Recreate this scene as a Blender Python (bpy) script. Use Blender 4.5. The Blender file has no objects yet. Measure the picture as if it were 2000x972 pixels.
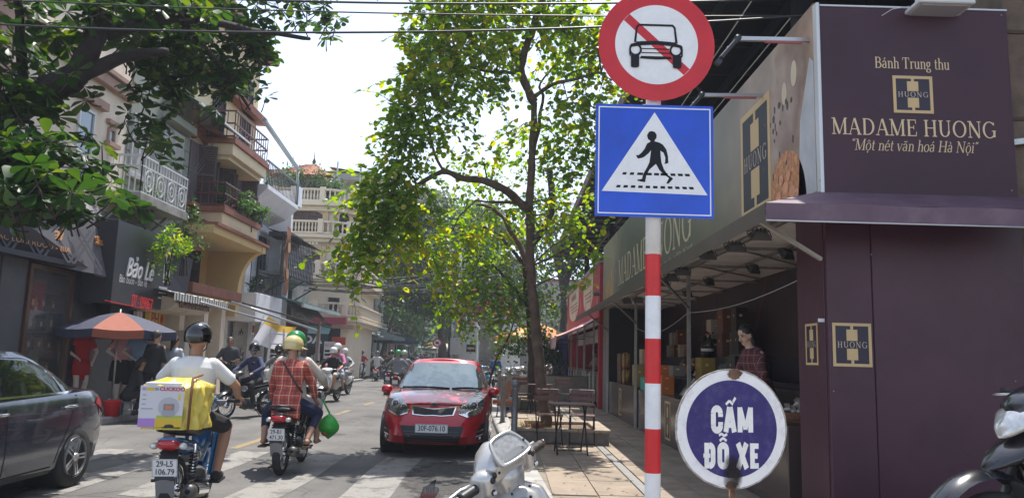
import bpy,bmesh,math,random
from mathutils import Vector,Matrix,Euler
from mathutils.bvhtree import BVHTree
from mathutils import noise as mnoise
import mathutils.geometry as mgeo
rnd=random.Random(7)
ORD='first second third fourth fifth sixth seventh eighth ninth tenth eleventh twelfth thirteenth fourteenth fifteenth sixteenth'.split()
S=bpy.context.scene
COL=S.collection
R=math.radians
PI=math.pi
# ------------------------------------------------------------------ camera, sky, sun, exposure
PITCH,ROLL,CAMH=math.atan(212/1500),R(1.6),1.5
cd=bpy.data.cameras.new('camera')
cd.sensor_width=36;cd.lens=27.0
cd.clip_start=0.05;cd.clip_end=3000
cam=bpy.data.objects.new('camera',cd);COL.objects.link(cam)
_cr=Matrix.Rotation(R(90)+PITCH,3,'X')@Matrix.Rotation(ROLL,3,'Z')
cam.location=(0,0,CAMH);cam.rotation_euler=_cr.to_euler()
S.camera=cam
SUN_EL=R(70)
SUN_DIR=Vector((-0.08,-0.33,-0.94)).normalized()
W=bpy.data.worlds.new('World');S.world=W;W.use_nodes=True
nt=W.node_tree;nt.nodes.clear()
sky=nt.nodes.new('ShaderNodeTexSky');sky.sky_type='NISHITA';sky.sun_disc=False
sky.sun_elevation=math.asin(-SUN_DIR.z)
sky.sun_rotation=math.atan2(-SUN_DIR.x,-SUN_DIR.y)
sky.air_density=1.0;sky.dust_density=1.0;sky.ozone_density=3.0;sky.altitude=10
bg=nt.nodes.new('ShaderNodeBackground');bg.inputs[1].default_value=0.098
wo=nt.nodes.new('ShaderNodeOutputWorld')
hz=nt.nodes.new('ShaderNodeHueSaturation');hz.inputs['Saturation'].default_value=.62
nt.links.new(sky.outputs[0],hz.inputs['Color']);nt.links.new(hz.outputs[0],bg.inputs[0]);nt.links.new(bg.outputs[0],wo.inputs[0])
sl=bpy.data.lights.new('sun','SUN');sl.energy=2.5;sl.angle=R(0.5);sl.color=(1,.955,.88)
sun=bpy.data.objects.new('sun',sl);COL.objects.link(sun)
sun.rotation_euler=SUN_DIR.to_track_quat('-Z','Y').to_euler()
S.view_settings.view_transform='Standard';S.view_settings.look='None'
S.view_settings.exposure=1.62;S.view_settings.gamma=1
S.cycles.max_bounces=8;S.cycles.diffuse_bounces=5;S.cycles.glossy_bounces=3
S.cycles.transparent_max_bounces=12;S.cycles.transmission_bounces=4
# a ray through a picture point, met with a plane of the place (used to read positions off the photograph)
def ray(px,py):return _cr@Vector(((px-1000)/1500,(486-py)/1500,-1))
def P(px,py,Y):d=ray(px,py);return cam.location+d*(Y/d.y)
def G(px,py,z=0.):d=ray(px,py);return cam.location+d*((z-CAMH)/d.z)
def PX(px,py,X):d=ray(px,py);return cam.location+d*(X/d.x)
# ------------------------------------------------------------------ materials
def C(r,g,b):
 f=lambda v:(v/255/12.92) if v<=10 else((v/255+.055)/1.055)**2.4
 return(f(r),f(g),f(b),1)
_mc={}
def M(key,col,rough=.6,metal=0.,coat=0.,var=.0,scale=8.,bump=0.,bscale=40.,spec=.5,col2=None,alpha=1.,trans=0.,emit=None,dirt=0.,dscale=2.5,dcol=(.06,.05,.045,1),sss=0.):
 """a procedural material: base colour broken up by noise, optional stains and fine relief"""
 if key in _mc:return _mc[key]
 m=bpy.data.materials.new(key);m.use_nodes=True;t=m.node_tree;N=t.nodes;L=t.links
 b=N['Principled BSDF']
 if len(col)==3:col=(*col,1)
 b.inputs['Base Color'].default_value=col
 b.inputs['Roughness'].default_value=rough;b.inputs['Metallic'].default_value=metal
 b.inputs['Coat Weight'].default_value=coat;b.inputs['Coat Roughness'].default_value=.04
 b.inputs['Specular IOR Level'].default_value=spec
 if trans:b.inputs['Transmission Weight'].default_value=trans
 if alpha<1:b.inputs['Alpha'].default_value=alpha
 if emit:b.inputs['Emission Color'].default_value=emit[0];b.inputs['Emission Strength'].default_value=emit[1]
 tc=None
 if var or bump or dirt or col2:
  tc=N.new('ShaderNodeTexCoord')
 src=None
 if var or col2:
  n=N.new('ShaderNodeTexNoise');n.inputs['Scale'].default_value=scale;n.inputs['Detail'].default_value=6;n.inputs['Roughness'].default_value=.62
  L.new(tc.outputs['Object'],n.inputs['Vector'])
  r=N.new('ShaderNodeValToRGB');r.color_ramp.elements[0].position=.3;r.color_ramp.elements[1].position=.7
  c2=col2 or tuple(min(1,v*(1+var)) for v in col[:3])+(1,)
  r.color_ramp.elements[0].color=tuple(v*(1-var) for v in col[:3])+(1,);r.color_ramp.elements[1].color=c2
  L.new(n.outputs['Fac'],r.inputs['Fac']);src=r.outputs['Color']
 if dirt:
  n=N.new('ShaderNodeTexNoise');n.inputs['Scale'].default_value=dscale;n.inputs['Detail'].default_value=8;n.inputs['Roughness'].default_value=.7
  L.new(tc.outputs['Object'],n.inputs['Vector'])
  r=N.new('ShaderNodeMapRange');r.inputs[1].default_value=.5;r.inputs[2].default_value=.78;r.inputs[3].default_value=0;r.inputs[4].default_value=dirt
  L.new(n.outputs['Fac'],r.inputs['Value'])
  mx=N.new('ShaderNodeMix');mx.data_type='RGBA';L.new(r.outputs[0],mx.inputs['Factor'])
  if src:L.new(src,mx.inputs[6])
  else:mx.inputs[6].default_value=col
  mx.inputs[7].default_value=dcol;src=mx.outputs[2]
 if src:L.new(src,b.inputs['Base Color'])
 if bump:
  n=N.new('ShaderNodeTexNoise');n.inputs['Scale'].default_value=bscale;n.inputs['Detail'].default_value=5
  L.new(tc.outputs['Object'],n.inputs['Vector'])
  bp=N.new('ShaderNodeBump');bp.inputs['Strength'].default_value=bump;bp.inputs['Distance'].default_value=.02
  L.new(n.outputs['Fac'],bp.inputs['Height']);L.new(bp.outputs[0],b.inputs['Normal'])
 _mc[key]=m
 return m
def leafmat(key,c1,c2,c3=None,trans=.5,rough=.45):
 """leaves: colour varies from leaf to leaf, light passes through the blade"""
 if key in _mc:return _mc[key]
 m=bpy.data.materials.new(key);m.use_nodes=True;t=m.node_tree;N=t.nodes;L=t.links
 b=N['Principled BSDF'];b.inputs['Roughness'].default_value=rough;b.inputs['Specular IOR Level'].default_value=.4
 g=N.new('ShaderNodeNewGeometry');tc=N.new('ShaderNodeTexCoord')
 n=N.new('ShaderNodeTexNoise');n.inputs['Scale'].default_value=.9;n.inputs['Detail'].default_value=3
 L.new(tc.outputs['Object'],n.inputs['Vector'])
 oi=N.new('ShaderNodeObjectInfo')
 ad=N.new('ShaderNodeMath');ad.operation='ADD';L.new(g.outputs['Random Per Island'],ad.inputs[0]);L.new(oi.outputs['Random'],ad.inputs[1])
 fr=N.new('ShaderNodeMath');fr.operation='FRACT';L.new(ad.outputs[0],fr.inputs[0])
 a2=N.new('ShaderNodeMath');a2.operation='MULTIPLY_ADD';L.new(n.outputs['Fac'],a2.inputs[0]);a2.inputs[1].default_value=.7;
 h=N.new('ShaderNodeMath');h.operation='MULTIPLY';h.inputs[1].default_value=.62;L.new(fr.outputs[0],h.inputs[0]);L.new(h.outputs[0],a2.inputs[2])
 r=N.new('ShaderNodeValToRGB');r.color_ramp.elements[0].position=.25;r.color_ramp.elements[1].position=.8
 r.color_ramp.elements[0].color=c1;r.color_ramp.elements[1].color=c2
 if c3:e=r.color_ramp.elements.new(.97);e.color=c3
 L.new(a2.outputs[0],r.inputs['Fac']);L.new(r.outputs['Color'],b.inputs['Base Color'])
 tr=N.new('ShaderNodeBsdfTranslucent');
 hs=N.new('ShaderNodeHueSaturation');hs.inputs['Hue'].default_value=.475;hs.inputs['Saturation'].default_value=1.15;hs.inputs['Value'].default_value=2.1
 L.new(r.outputs['Color'],hs.inputs['Color']);L.new(hs.outputs[0],tr.inputs['Color'])
 mx=N.new('ShaderNodeMixShader');mx.inputs[0].default_value=trans
 L.new(b.outputs[0],mx.inputs[1]);L.new(tr.outputs[0],mx.inputs[2]);L.new(mx.outputs[0],N['Material Output'].inputs['Surface'])
 _mc[key]=m
 return m
 # ------------------------------------------------------------------ mesh building
def superring(hw,hh,n=20,e=2.4):
 out=[]
 for i in range(n):
  a=2*PI*i/n;c,s=math.cos(a),math.sin(a)
  out.append((hw*math.copysign(abs(c)**(2/e),c),hh*math.copysign(abs(s)**(2/e),s)))
 return out
class MB:
 """collects shapes into one mesh; every shape takes a material slot k"""
 def __init__(s):s.v=[];s.f=[];s.m=[];s.sm=[]
 def add(s,vs,fs,k=0,sm=False):
  o=len(s.v);s.v+=[tuple(v) for v in vs]
  for f in fs:s.f.append(tuple(i+o for i in f));s.m.append(k);s.sm.append(sm)
  return s
 def box(s,c,d,rot=None,k=0):
  x,y,z=d[0]/2,d[1]/2,d[2]/2
  vs=[Vector((sx*x,sy*y,sz*z)) for sx in(-1,1) for sy in(-1,1) for sz in(-1,1)]
  if rot is not None:
   m=rot if isinstance(rot,Matrix) else Euler(rot).to_matrix()
   vs=[m@v for v in vs]
  c=Vector(c);vs=[v+c for v in vs]
  return s.add(vs,[(0,1,3,2),(4,6,7,5),(0,4,5,1),(2,3,7,6),(0,2,6,4),(1,5,7,3)],k)
 def lohi(s,a,b,k=0):
  return s.box([(p+q)/2 for p,q in zip(a,b)],[abs(q-p) for p,q in zip(a,b)],None,k)
 def bar(s,a,b,w,h=None,k=0,up=(0,0,1)):
  """square bar from a to b"""
  a,b=Vector(a),Vector(b);d=b-a;h=h or w
  y=d.normalized();u=Vector(up)
  if abs(y.dot(u))>.98:u=Vector((1,0,0))
  x=y.cross(u).normalized();z=x.cross(y)
  m=Matrix((x,y,z)).transposed()
  return s.box((a+b)/2,(w,d.length,h),m,k)
 def tube(s,pts,r,n=8,k=0,sm=True,cap=True,flat=1.,up=None):
  pts=[Vector(p) for p in pts];m=len(pts)
  rs=list(r) if isinstance(r,(list,tuple)) else[r]*m
  vs=[];fs=[];px=None
  for i,p in enumerate(pts):
   t=(pts[min(i+1,m-1)]-pts[max(i-1,0)]).normalized()
   if px is None:
    u=Vector(up) if up else(Vector((0,0,1)) if abs(t.z)<.9 else Vector((0,1,0)))
    px=t.cross(u).normalized()
   else:px=(px-t*px.dot(t)).normalized()
   py=t.cross(px)
   for j in range(n):
    a=2*PI*j/n
    vs.append(p+px*(math.cos(a)*rs[i])+py*(math.sin(a)*rs[i]*flat))
  for i in range(m-1):
   for j in range(n):
    q=(j+1)%n
    fs.append((i*n+j,i*n+q,(i+1)*n+q,(i+1)*n+j))
  if cap:fs.append(tuple(range(n-1,-1,-1)));fs.append(tuple((m-1)*n+j for j in range(n)))
  return s.add(vs,fs,k,sm)
 def cap(s,a,b,ra,rb,n=10,k=0,fx=1.):
  """closed tapered capsule (for bodies)"""
  a,b=Vector(a),Vector(b);d=(b-a);l=d.length or 1e-6;t=d/l if d.length>1e-6 else Vector((0,0,1))
  pts=[];rs=[]
  for q in(-90,-60,-30):pts.append(a+t*ra*math.sin(R(q)));rs.append(max(ra*math.cos(R(q)),.0008))
  pts.append(a);rs.append(ra);pts.append(b);rs.append(rb)
  for q in(30,60,90):pts.append(b+t*rb*math.sin(R(q)));rs.append(max(rb*math.cos(R(q)),.0008))
  return s.tube(pts,rs,n,k,flat=fx)
 def lathe(s,prof,n=20,o=(0,0,0),axis='Z',k=0,sm=True,cap=True,mat=None):
  vs=[];fs=[];m=len(prof)
  for r,h in prof:
   for j in range(n):
    a=2*PI*j/n;v=Vector((r*math.cos(a),r*math.sin(a),h))
    if axis=='X':v=Vector((v.z,v.x,v.y))
    elif axis=='Y':v=Vector((v.y,v.z,v.x))
    if mat is not None:v=mat@v
    vs.append(v+Vector(o))
  for i in range(m-1):
   for j in range(n):
    q=(j+1)%n;fs.append((i*n+j,i*n+q,(i+1)*n+q,(i+1)*n+j))
  if cap:
   if prof[0][0]>1e-5:fs.append(tuple(range(n-1,-1,-1)))
   if prof[-1][0]>1e-5:fs.append(tuple((m-1)*n+j for j in range(n)))
  return s.add(vs,fs,k,sm)
 def ball(s,c,r,n=12,k=0,rot=None):
  r=r if isinstance(r,(list,tuple)) else(r,r,r);c=Vector(c);vs=[];fs=[];h=n//2
  for i in range(h+1):
   p=PI*i/h-PI/2
   for j in range(n):
    a=2*PI*j/n;q=max(math.cos(p),1e-3)
    v=Vector((r[0]*q*math.cos(a),r[1]*q*math.sin(a),r[2]*math.sin(p)))
    if rot is not None:v=Euler(rot).to_matrix()@v
    vs.append(c+v)
  for i in range(h):
   for j in range(n):
    q=(j+1)%n;fs.append((i*n+j,i*n+q,(i+1)*n+q,(i+1)*n+j))
  fs.append(tuple(range(n-1,-1,-1)));fs.append(tuple(h*n+j for j in range(n)))
  return s.add(vs,fs,k,True)
 def loft(s,rings,k=0,sm=True,cap=True,closed=True):
  n=len(rings[0]);vs=[v for r in rings for v in r];fs=[]
  for i in range(len(rings)-1):
   for j in range(n if closed else n-1):
    q=(j+1)%n;fs.append((i*n+j,i*n+q,(i+1)*n+q,(i+1)*n+j))
  if cap and closed:fs.append(tuple(range(n-1,-1,-1)));fs.append(tuple((len(rings)-1)*n+j for j in range(n)))
  return s.add(vs,fs,k,sm)
 def yloft(s,secs,n=20,k=0,e=2.4,x0=0.):
  """sections (y, z, half width, half height[, exponent]) along y"""
  rs=[]
  for q in secs:
   y,z,hw,hh=q[:4];ee=q[4] if len(q)>4 else e
   rs.append([(x0+a,y,z+b) for a,b in superring(hw,hh,n,ee)])
  return s.loft(rs,k)
 def zloft(s,secs,n=20,k=0,e=2.4):
  """sections (z, x, y, half x, half y[, exponent]) going up"""
  rs=[]
  for q in secs:
   z,x,y,hx,hy=q[:5];ee=q[5] if len(q)>5 else e
   rs.append([(x+a,y+b,z) for a,b in superring(hx,hy,n,ee)])
  return s.loft(rs,k)
 def prism(s,poly,d,fr=None,k=0,z0=0.):
  """polygon in a plane (fr: Matrix 4x4 of that plane) with thickness d along its normal"""
  fr=fr or Matrix.Identity(4);n=len(poly)
  vs=[fr@Vector((x,y,z0)) for x,y in poly]+[fr@Vector((x,y,z0+d)) for x,y in poly]
  fs=[tuple(range(n-1,-1,-1)),tuple(range(n,2*n))]
  for j in range(n):q=(j+1)%n;fs.append((j,q,q+n,j+n))
  return s.add(vs,fs,k)
 def ring2(s,outer,inner,d,fr=None,k=0,z0=0.):
  """frame between two outlines with equal point counts"""
  fr=fr or Matrix.Identity(4);n=len(outer);vs=[]
  for h in(z0,z0+d):vs+=[fr@Vector((x,y,h)) for x,y in outer]+[fr@Vector((x,y,h)) for x,y in inner]
  fs=[]
  for j in range(n):
   q=(j+1)%n
   fs+=[(j,n+j,n+q,q),(2*n+j,2*n+q,3*n+q,3*n+j),(j,q,2*n+q,2*n+j),(n+j,3*n+j,3*n+q,n+q)]
  return s.add(vs,fs,k)
 def sheet(s,fn,nu,nv,k=0,sm=True):
  vs=[fn(i/nu,j/nv) for j in range(nv+1) for i in range(nu+1)];w=nu+1
  return s.add(vs,[(j*w+i,j*w+i+1,(j+1)*w+i+1,(j+1)*w+i) for j in range(nv) for i in range(nu)],k,sm)
 def mesh(s,name,mats,sharp=None):
  me=bpy.data.meshes.new(name);me.from_pydata(s.v,[],s.f)
  mats=mats if isinstance(mats,(list,tuple)) else[mats]
  for m in mats:me.materials.append(m)
  me.polygons.foreach_set('material_index',s.m);me.polygons.foreach_set('use_smooth',s.sm)
  if sharp:me.set_sharp_from_angle(angle=R(sharp))
  me.update();return me
 def build(s,name,mats,parent=None,loc=None,rot=None,sharp=None,bevel=0,seg=1):
  o=put(name,s.mesh(name,mats,sharp),parent,loc,rot)
  if bevel:b=o.modifiers.new('bevel','BEVEL');b.width=bevel;b.segments=seg;b.limit_method='ANGLE';b.angle_limit=R(40)
  return o
def put(name,me,parent=None,loc=None,rot=None,scale=None):
 o=bpy.data.objects.new(name,me);COL.objects.link(o)
 if parent is not None:o.parent=parent
 if loc is not None:o.location=loc
 if rot is not None:o.rotation_euler=rot
 if scale is not None:o.scale=scale if isinstance(scale,(tuple,list)) else(scale,)*3
 return o
def tag(o,label=None,cat=None,group=None,kind=None):
 if label:o['label']=label
 if cat:o['category']=cat
 if group:o['group']=group
 if kind:o['kind']=kind
 return o
def thing(name,label,cat,loc=(0,0,0),rz=0.,group=None):
 o=bpy.data.objects.new(name,None);COL.objects.link(o);o.location=loc
 o.rotation_euler=(0,0,rz) if not isinstance(rz,(tuple,list)) else rz
 o.empty_display_size=.1
 return tag(o,label,cat,group)
_kids={}
def dup(o,loc=None,rz=None,label=None,parent=None,cat=None):
 """copy of a thing with copies of its parts and sub-parts, sharing mesh data"""
 c=o.copy();COL.objects.link(c)
 if parent is not None:c.parent=parent
 if loc is not None:c.location=loc
 if rz is not None:c.rotation_euler=(0,0,rz) if not isinstance(rz,(tuple,list)) else rz
 if label:c['label']=label
 for ch in[x for x in o.children]:dup(ch,parent=c)
 return c
def frame(origin,u,v):
 """plane with axes u, v and the normal u x v"""
 u=Vector(u).normalized();v=Vector(v);v=(v-u*v.dot(u)).normalized();n=u.cross(v)
 m=Matrix.Identity(4)
 for i in range(3):m[i][0]=u[i];m[i][1]=v[i];m[i][2]=n[i];m[i][3]=origin[i]
 return m
def circ(cx,cy,rx,ry=None,n=48,a0=0,a1=360):
 ry=rx if ry is None else ry;full=abs(a1-a0)>=360
 return[(cx+rx*math.cos(R(a0+(a1-a0)*i/(n if full else n-1))),cy+ry*math.sin(R(a0+(a1-a0)*i/(n if full else n-1)))) for i in range(n)]
def rrect(x0,y0,x1,y1,r,n=4):
 p=[]
 for cx,cy,a in((x1-r,y1-r,0),(x0+r,y1-r,90),(x0+r,y0+r,180),(x1-r,y0+r,270)):
  p+=[(cx+r*math.cos(R(a+90*i/n)),cy+r*math.sin(R(a+90*i/n))) for i in range(n+1)]
 return p
def wob(p,s=1.,a=1.):return mnoise.noise_vector(Vector(p)*s)*a
# ------------------------------------------------------------------ lettering
def text(body,size,fr,mat,parent=None,name='lettering',align='CENTER',depth=.002,shear=0.,bold=0.,squash=1.,spacing=1.):
 """flat print in the plain built-in face, as a mesh standing depth proud of its plane"""
 cu=bpy.data.curves.new(name,'FONT');cu.body=body;cu.size=size;cu.align_x=align;cu.align_y='CENTER'
 cu.extrude=depth/2;cu.shear=min(1,shear);cu.offset=bold;cu.space_character=spacing;cu.resolution_u=3
 o=bpy.data.objects.new(name,cu);COL.objects.link(o)
 dg=bpy.context.evaluated_depsgraph_get()
 me=bpy.data.meshes.new_from_object(o.evaluated_get(dg));bpy.data.objects.remove(o)
 m=fr@Matrix.Translation((0,0,depth/2))@Matrix.Diagonal((squash,1,1,1))
 me.transform(m);me.materials.clear();me.materials.append(mat)
 return put(name,me,parent)
def _L(x0,y0,x1,y1,w):return('L',x0,y0,x1,y1,w)
K,T=.15,.055
def _S(x,y,w=.3):return('L',x-w/2,y,x+w/2,y,T)
GL={'M':(1.15,[_L(.16,0,.16,1,T*1.3),_L(.16,1,.56,.02,K),_L(.56,.02,.95,1,T),_L(.97,0,.97,1,K),_S(.16,.02),_S(.97,.02,.34),_S(.1,.98,.2),_S(1.02,.98,.2)]),'A':(.92,[_L(.1,0,.44,1,T),_L(.46,1,.8,0,K),_L(.22,.34,.68,.34,T),_S(.1,.02,.26),_S(.8,.02,.3)]),'D':(.98,[_L(.2,0,.2,1,K),_L(.08,.98,.45,.98,T),_L(.08,.02,.45,.02,T),('A',.42,.5,.42,.48,-90,90)]),'E':(.82,[_L(.2,0,.2,1,K),_L(.08,.98,.7,.98,T),_L(.08,.02,.72,.02,T),_L(.2,.52,.55,.52,T),_L(.69,.98,.7,.76,T),_L(.71,.02,.74,.26,T),_L(.55,.4,.55,.64,T)]),'H':(1.0,[_L(.2,0,.2,1,K),_L(.8,0,.8,1,K),_L(.2,.52,.8,.52,T),_S(.2,.02,.32),_S(.2,.98,.32),_S(.8,.02,.32),_S(.8,.98,.32)]),'U':(.98,[_L(.2,.36,.2,1,K),_L(.78,.36,.78,1,T*1.3),('A',.49,.36,.29,.34,180,360),_S(.2,.98,.32),_S(.78,.98,.28)]),'O':(1.04,[('A',.52,.5,.42,.49,0,360)]),'N':(1.02,[_L(.18,0,.18,1,T*1.3),_L(.16,1,.84,0,K),_L(.84,0,.84,1,T*1.3),_S(.18,.02,.28),_S(.1,.98,.18),_S(.84,.98,.28)]),'G':(1.02,[('A',.52,.5,.42,.49,42,330),_L(.86,.06,.86,.44,K),_S(.84,.44,.3),_L(.84,.78,.84,.97,T)]),'B':(.86,[_L(.2,0,.2,1,K),_L(.08,.98,.45,.98,T),_L(.08,.02,.45,.02,T),_L(.2,.53,.45,.53,T),('A',.42,.755,.25,.225,-90,90),('A',.42,.275,.33,.255,-90,90)]),'T':(.86,[_L(.43,0,.43,1,K),_L(.06,.98,.8,.98,T),_L(.06,.98,.05,.74,T),_L(.8,.98,.81,.74,T),_S(.43,.02,.32)]),'a':(.6,[_L(.44,.06,.44,.48,K*.85),('A',.27,.48,.17,.17,0,165),('A',.26,.19,.19,.17,60,330),_L(.44,.08,.54,.04,T)]),'n':(.68,[_L(.17,0,.17,.64,K*.85),('A',.35,.44,.19,.2,0,170),_L(.54,0,.54,.44,K*.85),_S(.17,.02,.26),_S(.54,.02,.26),_S(.1,.63,.14)]),'h':(.68,[_L(.17,0,.17,1.02,K*.85),('A',.35,.44,.19,.2,0,170),_L(.54,0,.54,.44,K*.85),_S(.17,.02,.26),_S(.54,.02,.26),_S(.1,1.01,.14)]),'r':(.48,[_L(.17,0,.17,.64,K*.85),('A',.34,.45,.16,.19,40,170),_S(.17,.02,.28),_S(.1,.63,.14)]),'u':(.68,[_L(.16,.2,.16,.64,K*.85),('A',.33,.2,.18,.19,180,350),_L(.52,0,.52,.64,K*.85),_S(.1,.63,.14),_S(.46,.63,.14),_S(.57,.02,.14)]),'g':(.6,[('A',.27,.43,.17,.21,0,360),('A',.28,-.14,.23,.15,0,360),_L(.2,.24,.2,.04,T*1.4),_L(.4,.58,.54,.64,T)]),'t':(.4,[_L(.18,.12,.18,.86,K*.8),_L(.04,.62,.36,.62,T),('A',.28,.14,.11,.13,180,320)]),'o':(.62,[('A',.31,.32,.24,.33,0,360)]),'e':(.58,[('A',.3,.32,.23,.33,0,315),_L(.1,.35,.5,.35,T)]),'v':(.6,[_L(.08,.64,.3,0,K*.85),_L(.3,0,.53,.64,T),_S(.08,.63,.2),_S(.53,.63,.16)]),'i':(.34,[_L(.17,0,.17,.64,K*.85),_S(.17,.02,.26),_S(.1,.63,.14),('A',.17,.86,.045,.045,0,360)]),'\u201c':(.4,[_L(.08,.8,.14,1.0,K*.7),_L(.24,.8,.3,1.0,K*.7)]),'\u201d':(.4,[_L(.08,.8,.14,1.0,K*.7),_L(.24,.8,.3,1.0,K*.7)]),' ':(.32,[]),}
_ac={'\u00e1':('a','acute'),'\u00e9':('e','acute'),'\u00e0':('a','grave'),'\u0103':('a','breve'),'\u1ed9':('o','circdot'),'\u00f3':('o','acute')}
def glyph(ch):
 if ch in _ac:
  b,a=_ac[ch];adv,st=GL[b];st=list(st);c=adv*.48
  if a=='acute':st.append(_L(c-.04,.76,c+.1,.95,T*1.6))
  if a=='grave':st.append(_L(c+.04,.76,c-.1,.95,T*1.6))
  if a=='breve':st.append(('A',c,.93,.13,.13,190,350))
  if a=='circdot':st+=[_L(c-.14,.76,c,.92,T*1.3),_L(c,.92,c+.14,.76,T*1.3),('A',c,-.16,.045,.045,0,360)]
  return adv,st
 return GL[ch]
B_=.27
GB={'C':(.66,[('A',.34,.73,.2,.2,0,180),('A',.34,.27,.2,.2,180,360),_L(.14,.27,.14,.73,B_),_L(.54,.6,.54,.73,B_),_L(.54,.27,.54,.4,B_)]),'A':(.72,[_L(.12,0,.34,1,B_),_L(.38,1,.6,0,B_),_L(.2,.28,.52,.28,B_*.8)]),'M':(.9,[_L(.15,0,.15,1,B_),_L(.75,0,.75,1,B_),_L(.17,.99,.45,.12,B_*.8),_L(.45,.12,.73,.99,B_*.8)]),'D':(.74,[_L(.2,0,.2,1,B_),_L(.1,.89,.36,.89,B_*.8),_L(.1,.11,.36,.11,B_*.8),('A',.36,.72,.2,.17,0,90),('A',.36,.28,.2,.17,-90,0),_L(.56,.26,.56,.74,B_),_L(.0,.5,.4,.5,B_*.6)]),'O':(.72,[('A',.36,.73,.2,.17,0,180),('A',.36,.27,.2,.17,180,360),_L(.16,.25,.16,.75,B_),_L(.56,.25,.56,.75,B_)]),'X':(.72,[_L(.1,0,.6,1,B_),_L(.6,0,.1,1,B_)]),'E':(.62,[_L(.17,0,.17,1,B_),_L(.1,.89,.54,.89,B_*.8),_L(.1,.11,.54,.11,B_*.8),_L(.1,.5,.48,.5,B_*.8)]),' ':(.3,[]),'^':(-.05,[_L(x-.77,y,u-.77,v,w) for x,y,u,v,w in((.14,1.1,.34,1.25,.11),(.34,1.25,.54,1.1,.11),(.54,1.2,.68,1.38,.12))]),'~':(-.05,[_L(x-.77,y,u-.77,v,w) for x,y,u,v,w in((.16,1.08,.36,1.2,.11),(.36,1.2,.56,1.08,.11),(.12,1.3,.28,1.36,.1),(.26,1.36,.44,1.28,.1),(.43,1.28,.6,1.35,.1))])}
def serif(body,capheight,fr,mat,parent=None,name='lettering',italic=0.,width=None,spacing=.02,weight=1.,block=False):
 """lettering in a thick-and-thin serif face, centred on fr"""
 polys=[];x=0.
 def pen(pts,ws):
  L_=[];R_=[]
  for i,p in enumerate(pts):
   a=pts[max(i-1,0)];b=pts[min(i+1,len(pts)-1)]
   dx,dy=b[0]-a[0],b[1]-a[1];l=math.hypot(dx,dy) or 1
   nx,ny=-dy/l*ws[i]/2,dx/l*ws[i]/2
   L_.append((p[0]+nx,p[1]+ny));R_.append((p[0]-nx,p[1]-ny))
  for i in range(len(pts)-1):polys.append([L_[i],R_[i],R_[i+1],L_[i+1]])
 for ch in body:
  adv,st=GB[ch] if block else glyph(ch)
  for q in st:
   if q[0]=='L':pen([(x+q[1],q[2]),(x+q[3],q[4])],[q[5]*weight]*2)
   else:
    _,cx,cy,rx,ry,a0,a1=q;n=max(4,int(abs(a1-a0)/(18 if rx>.06 else 60)))
    pts=[];ws=[]
    for i in range(n+1):
     a=R(a0+(a1-a0)*i/n);pts.append((x+cx+rx*math.cos(a),cy+ry*math.sin(a)))
     ws.append(B_ if block else weight*((T+(K*(1 if rx>.27 else .85)-T)*abs(math.cos(a))**1.5) if rx>.06 else .09))
    pen(pts,ws)
  x+=adv+spacing
 tot=x-spacing;sx=(width/tot) if width else capheight
 mb=MB()
 for i,pl in enumerate(polys):
  z=.0012+.00004*(i%23)
  q=[((px-tot/2+(py*italic))*sx,(py-.5)*capheight) for px,py in pl]
  ar=sum(q[j][0]*q[(j+1)%4][1]-q[(j+1)%4][0]*q[j][1] for j in range(4))
  if ar<0:q.reverse()
  mb.add([fr@Vector((a,b,z)) for a,b in q],[(0,1,2,3)])
 return mb.build(name,mat,parent)
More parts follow.
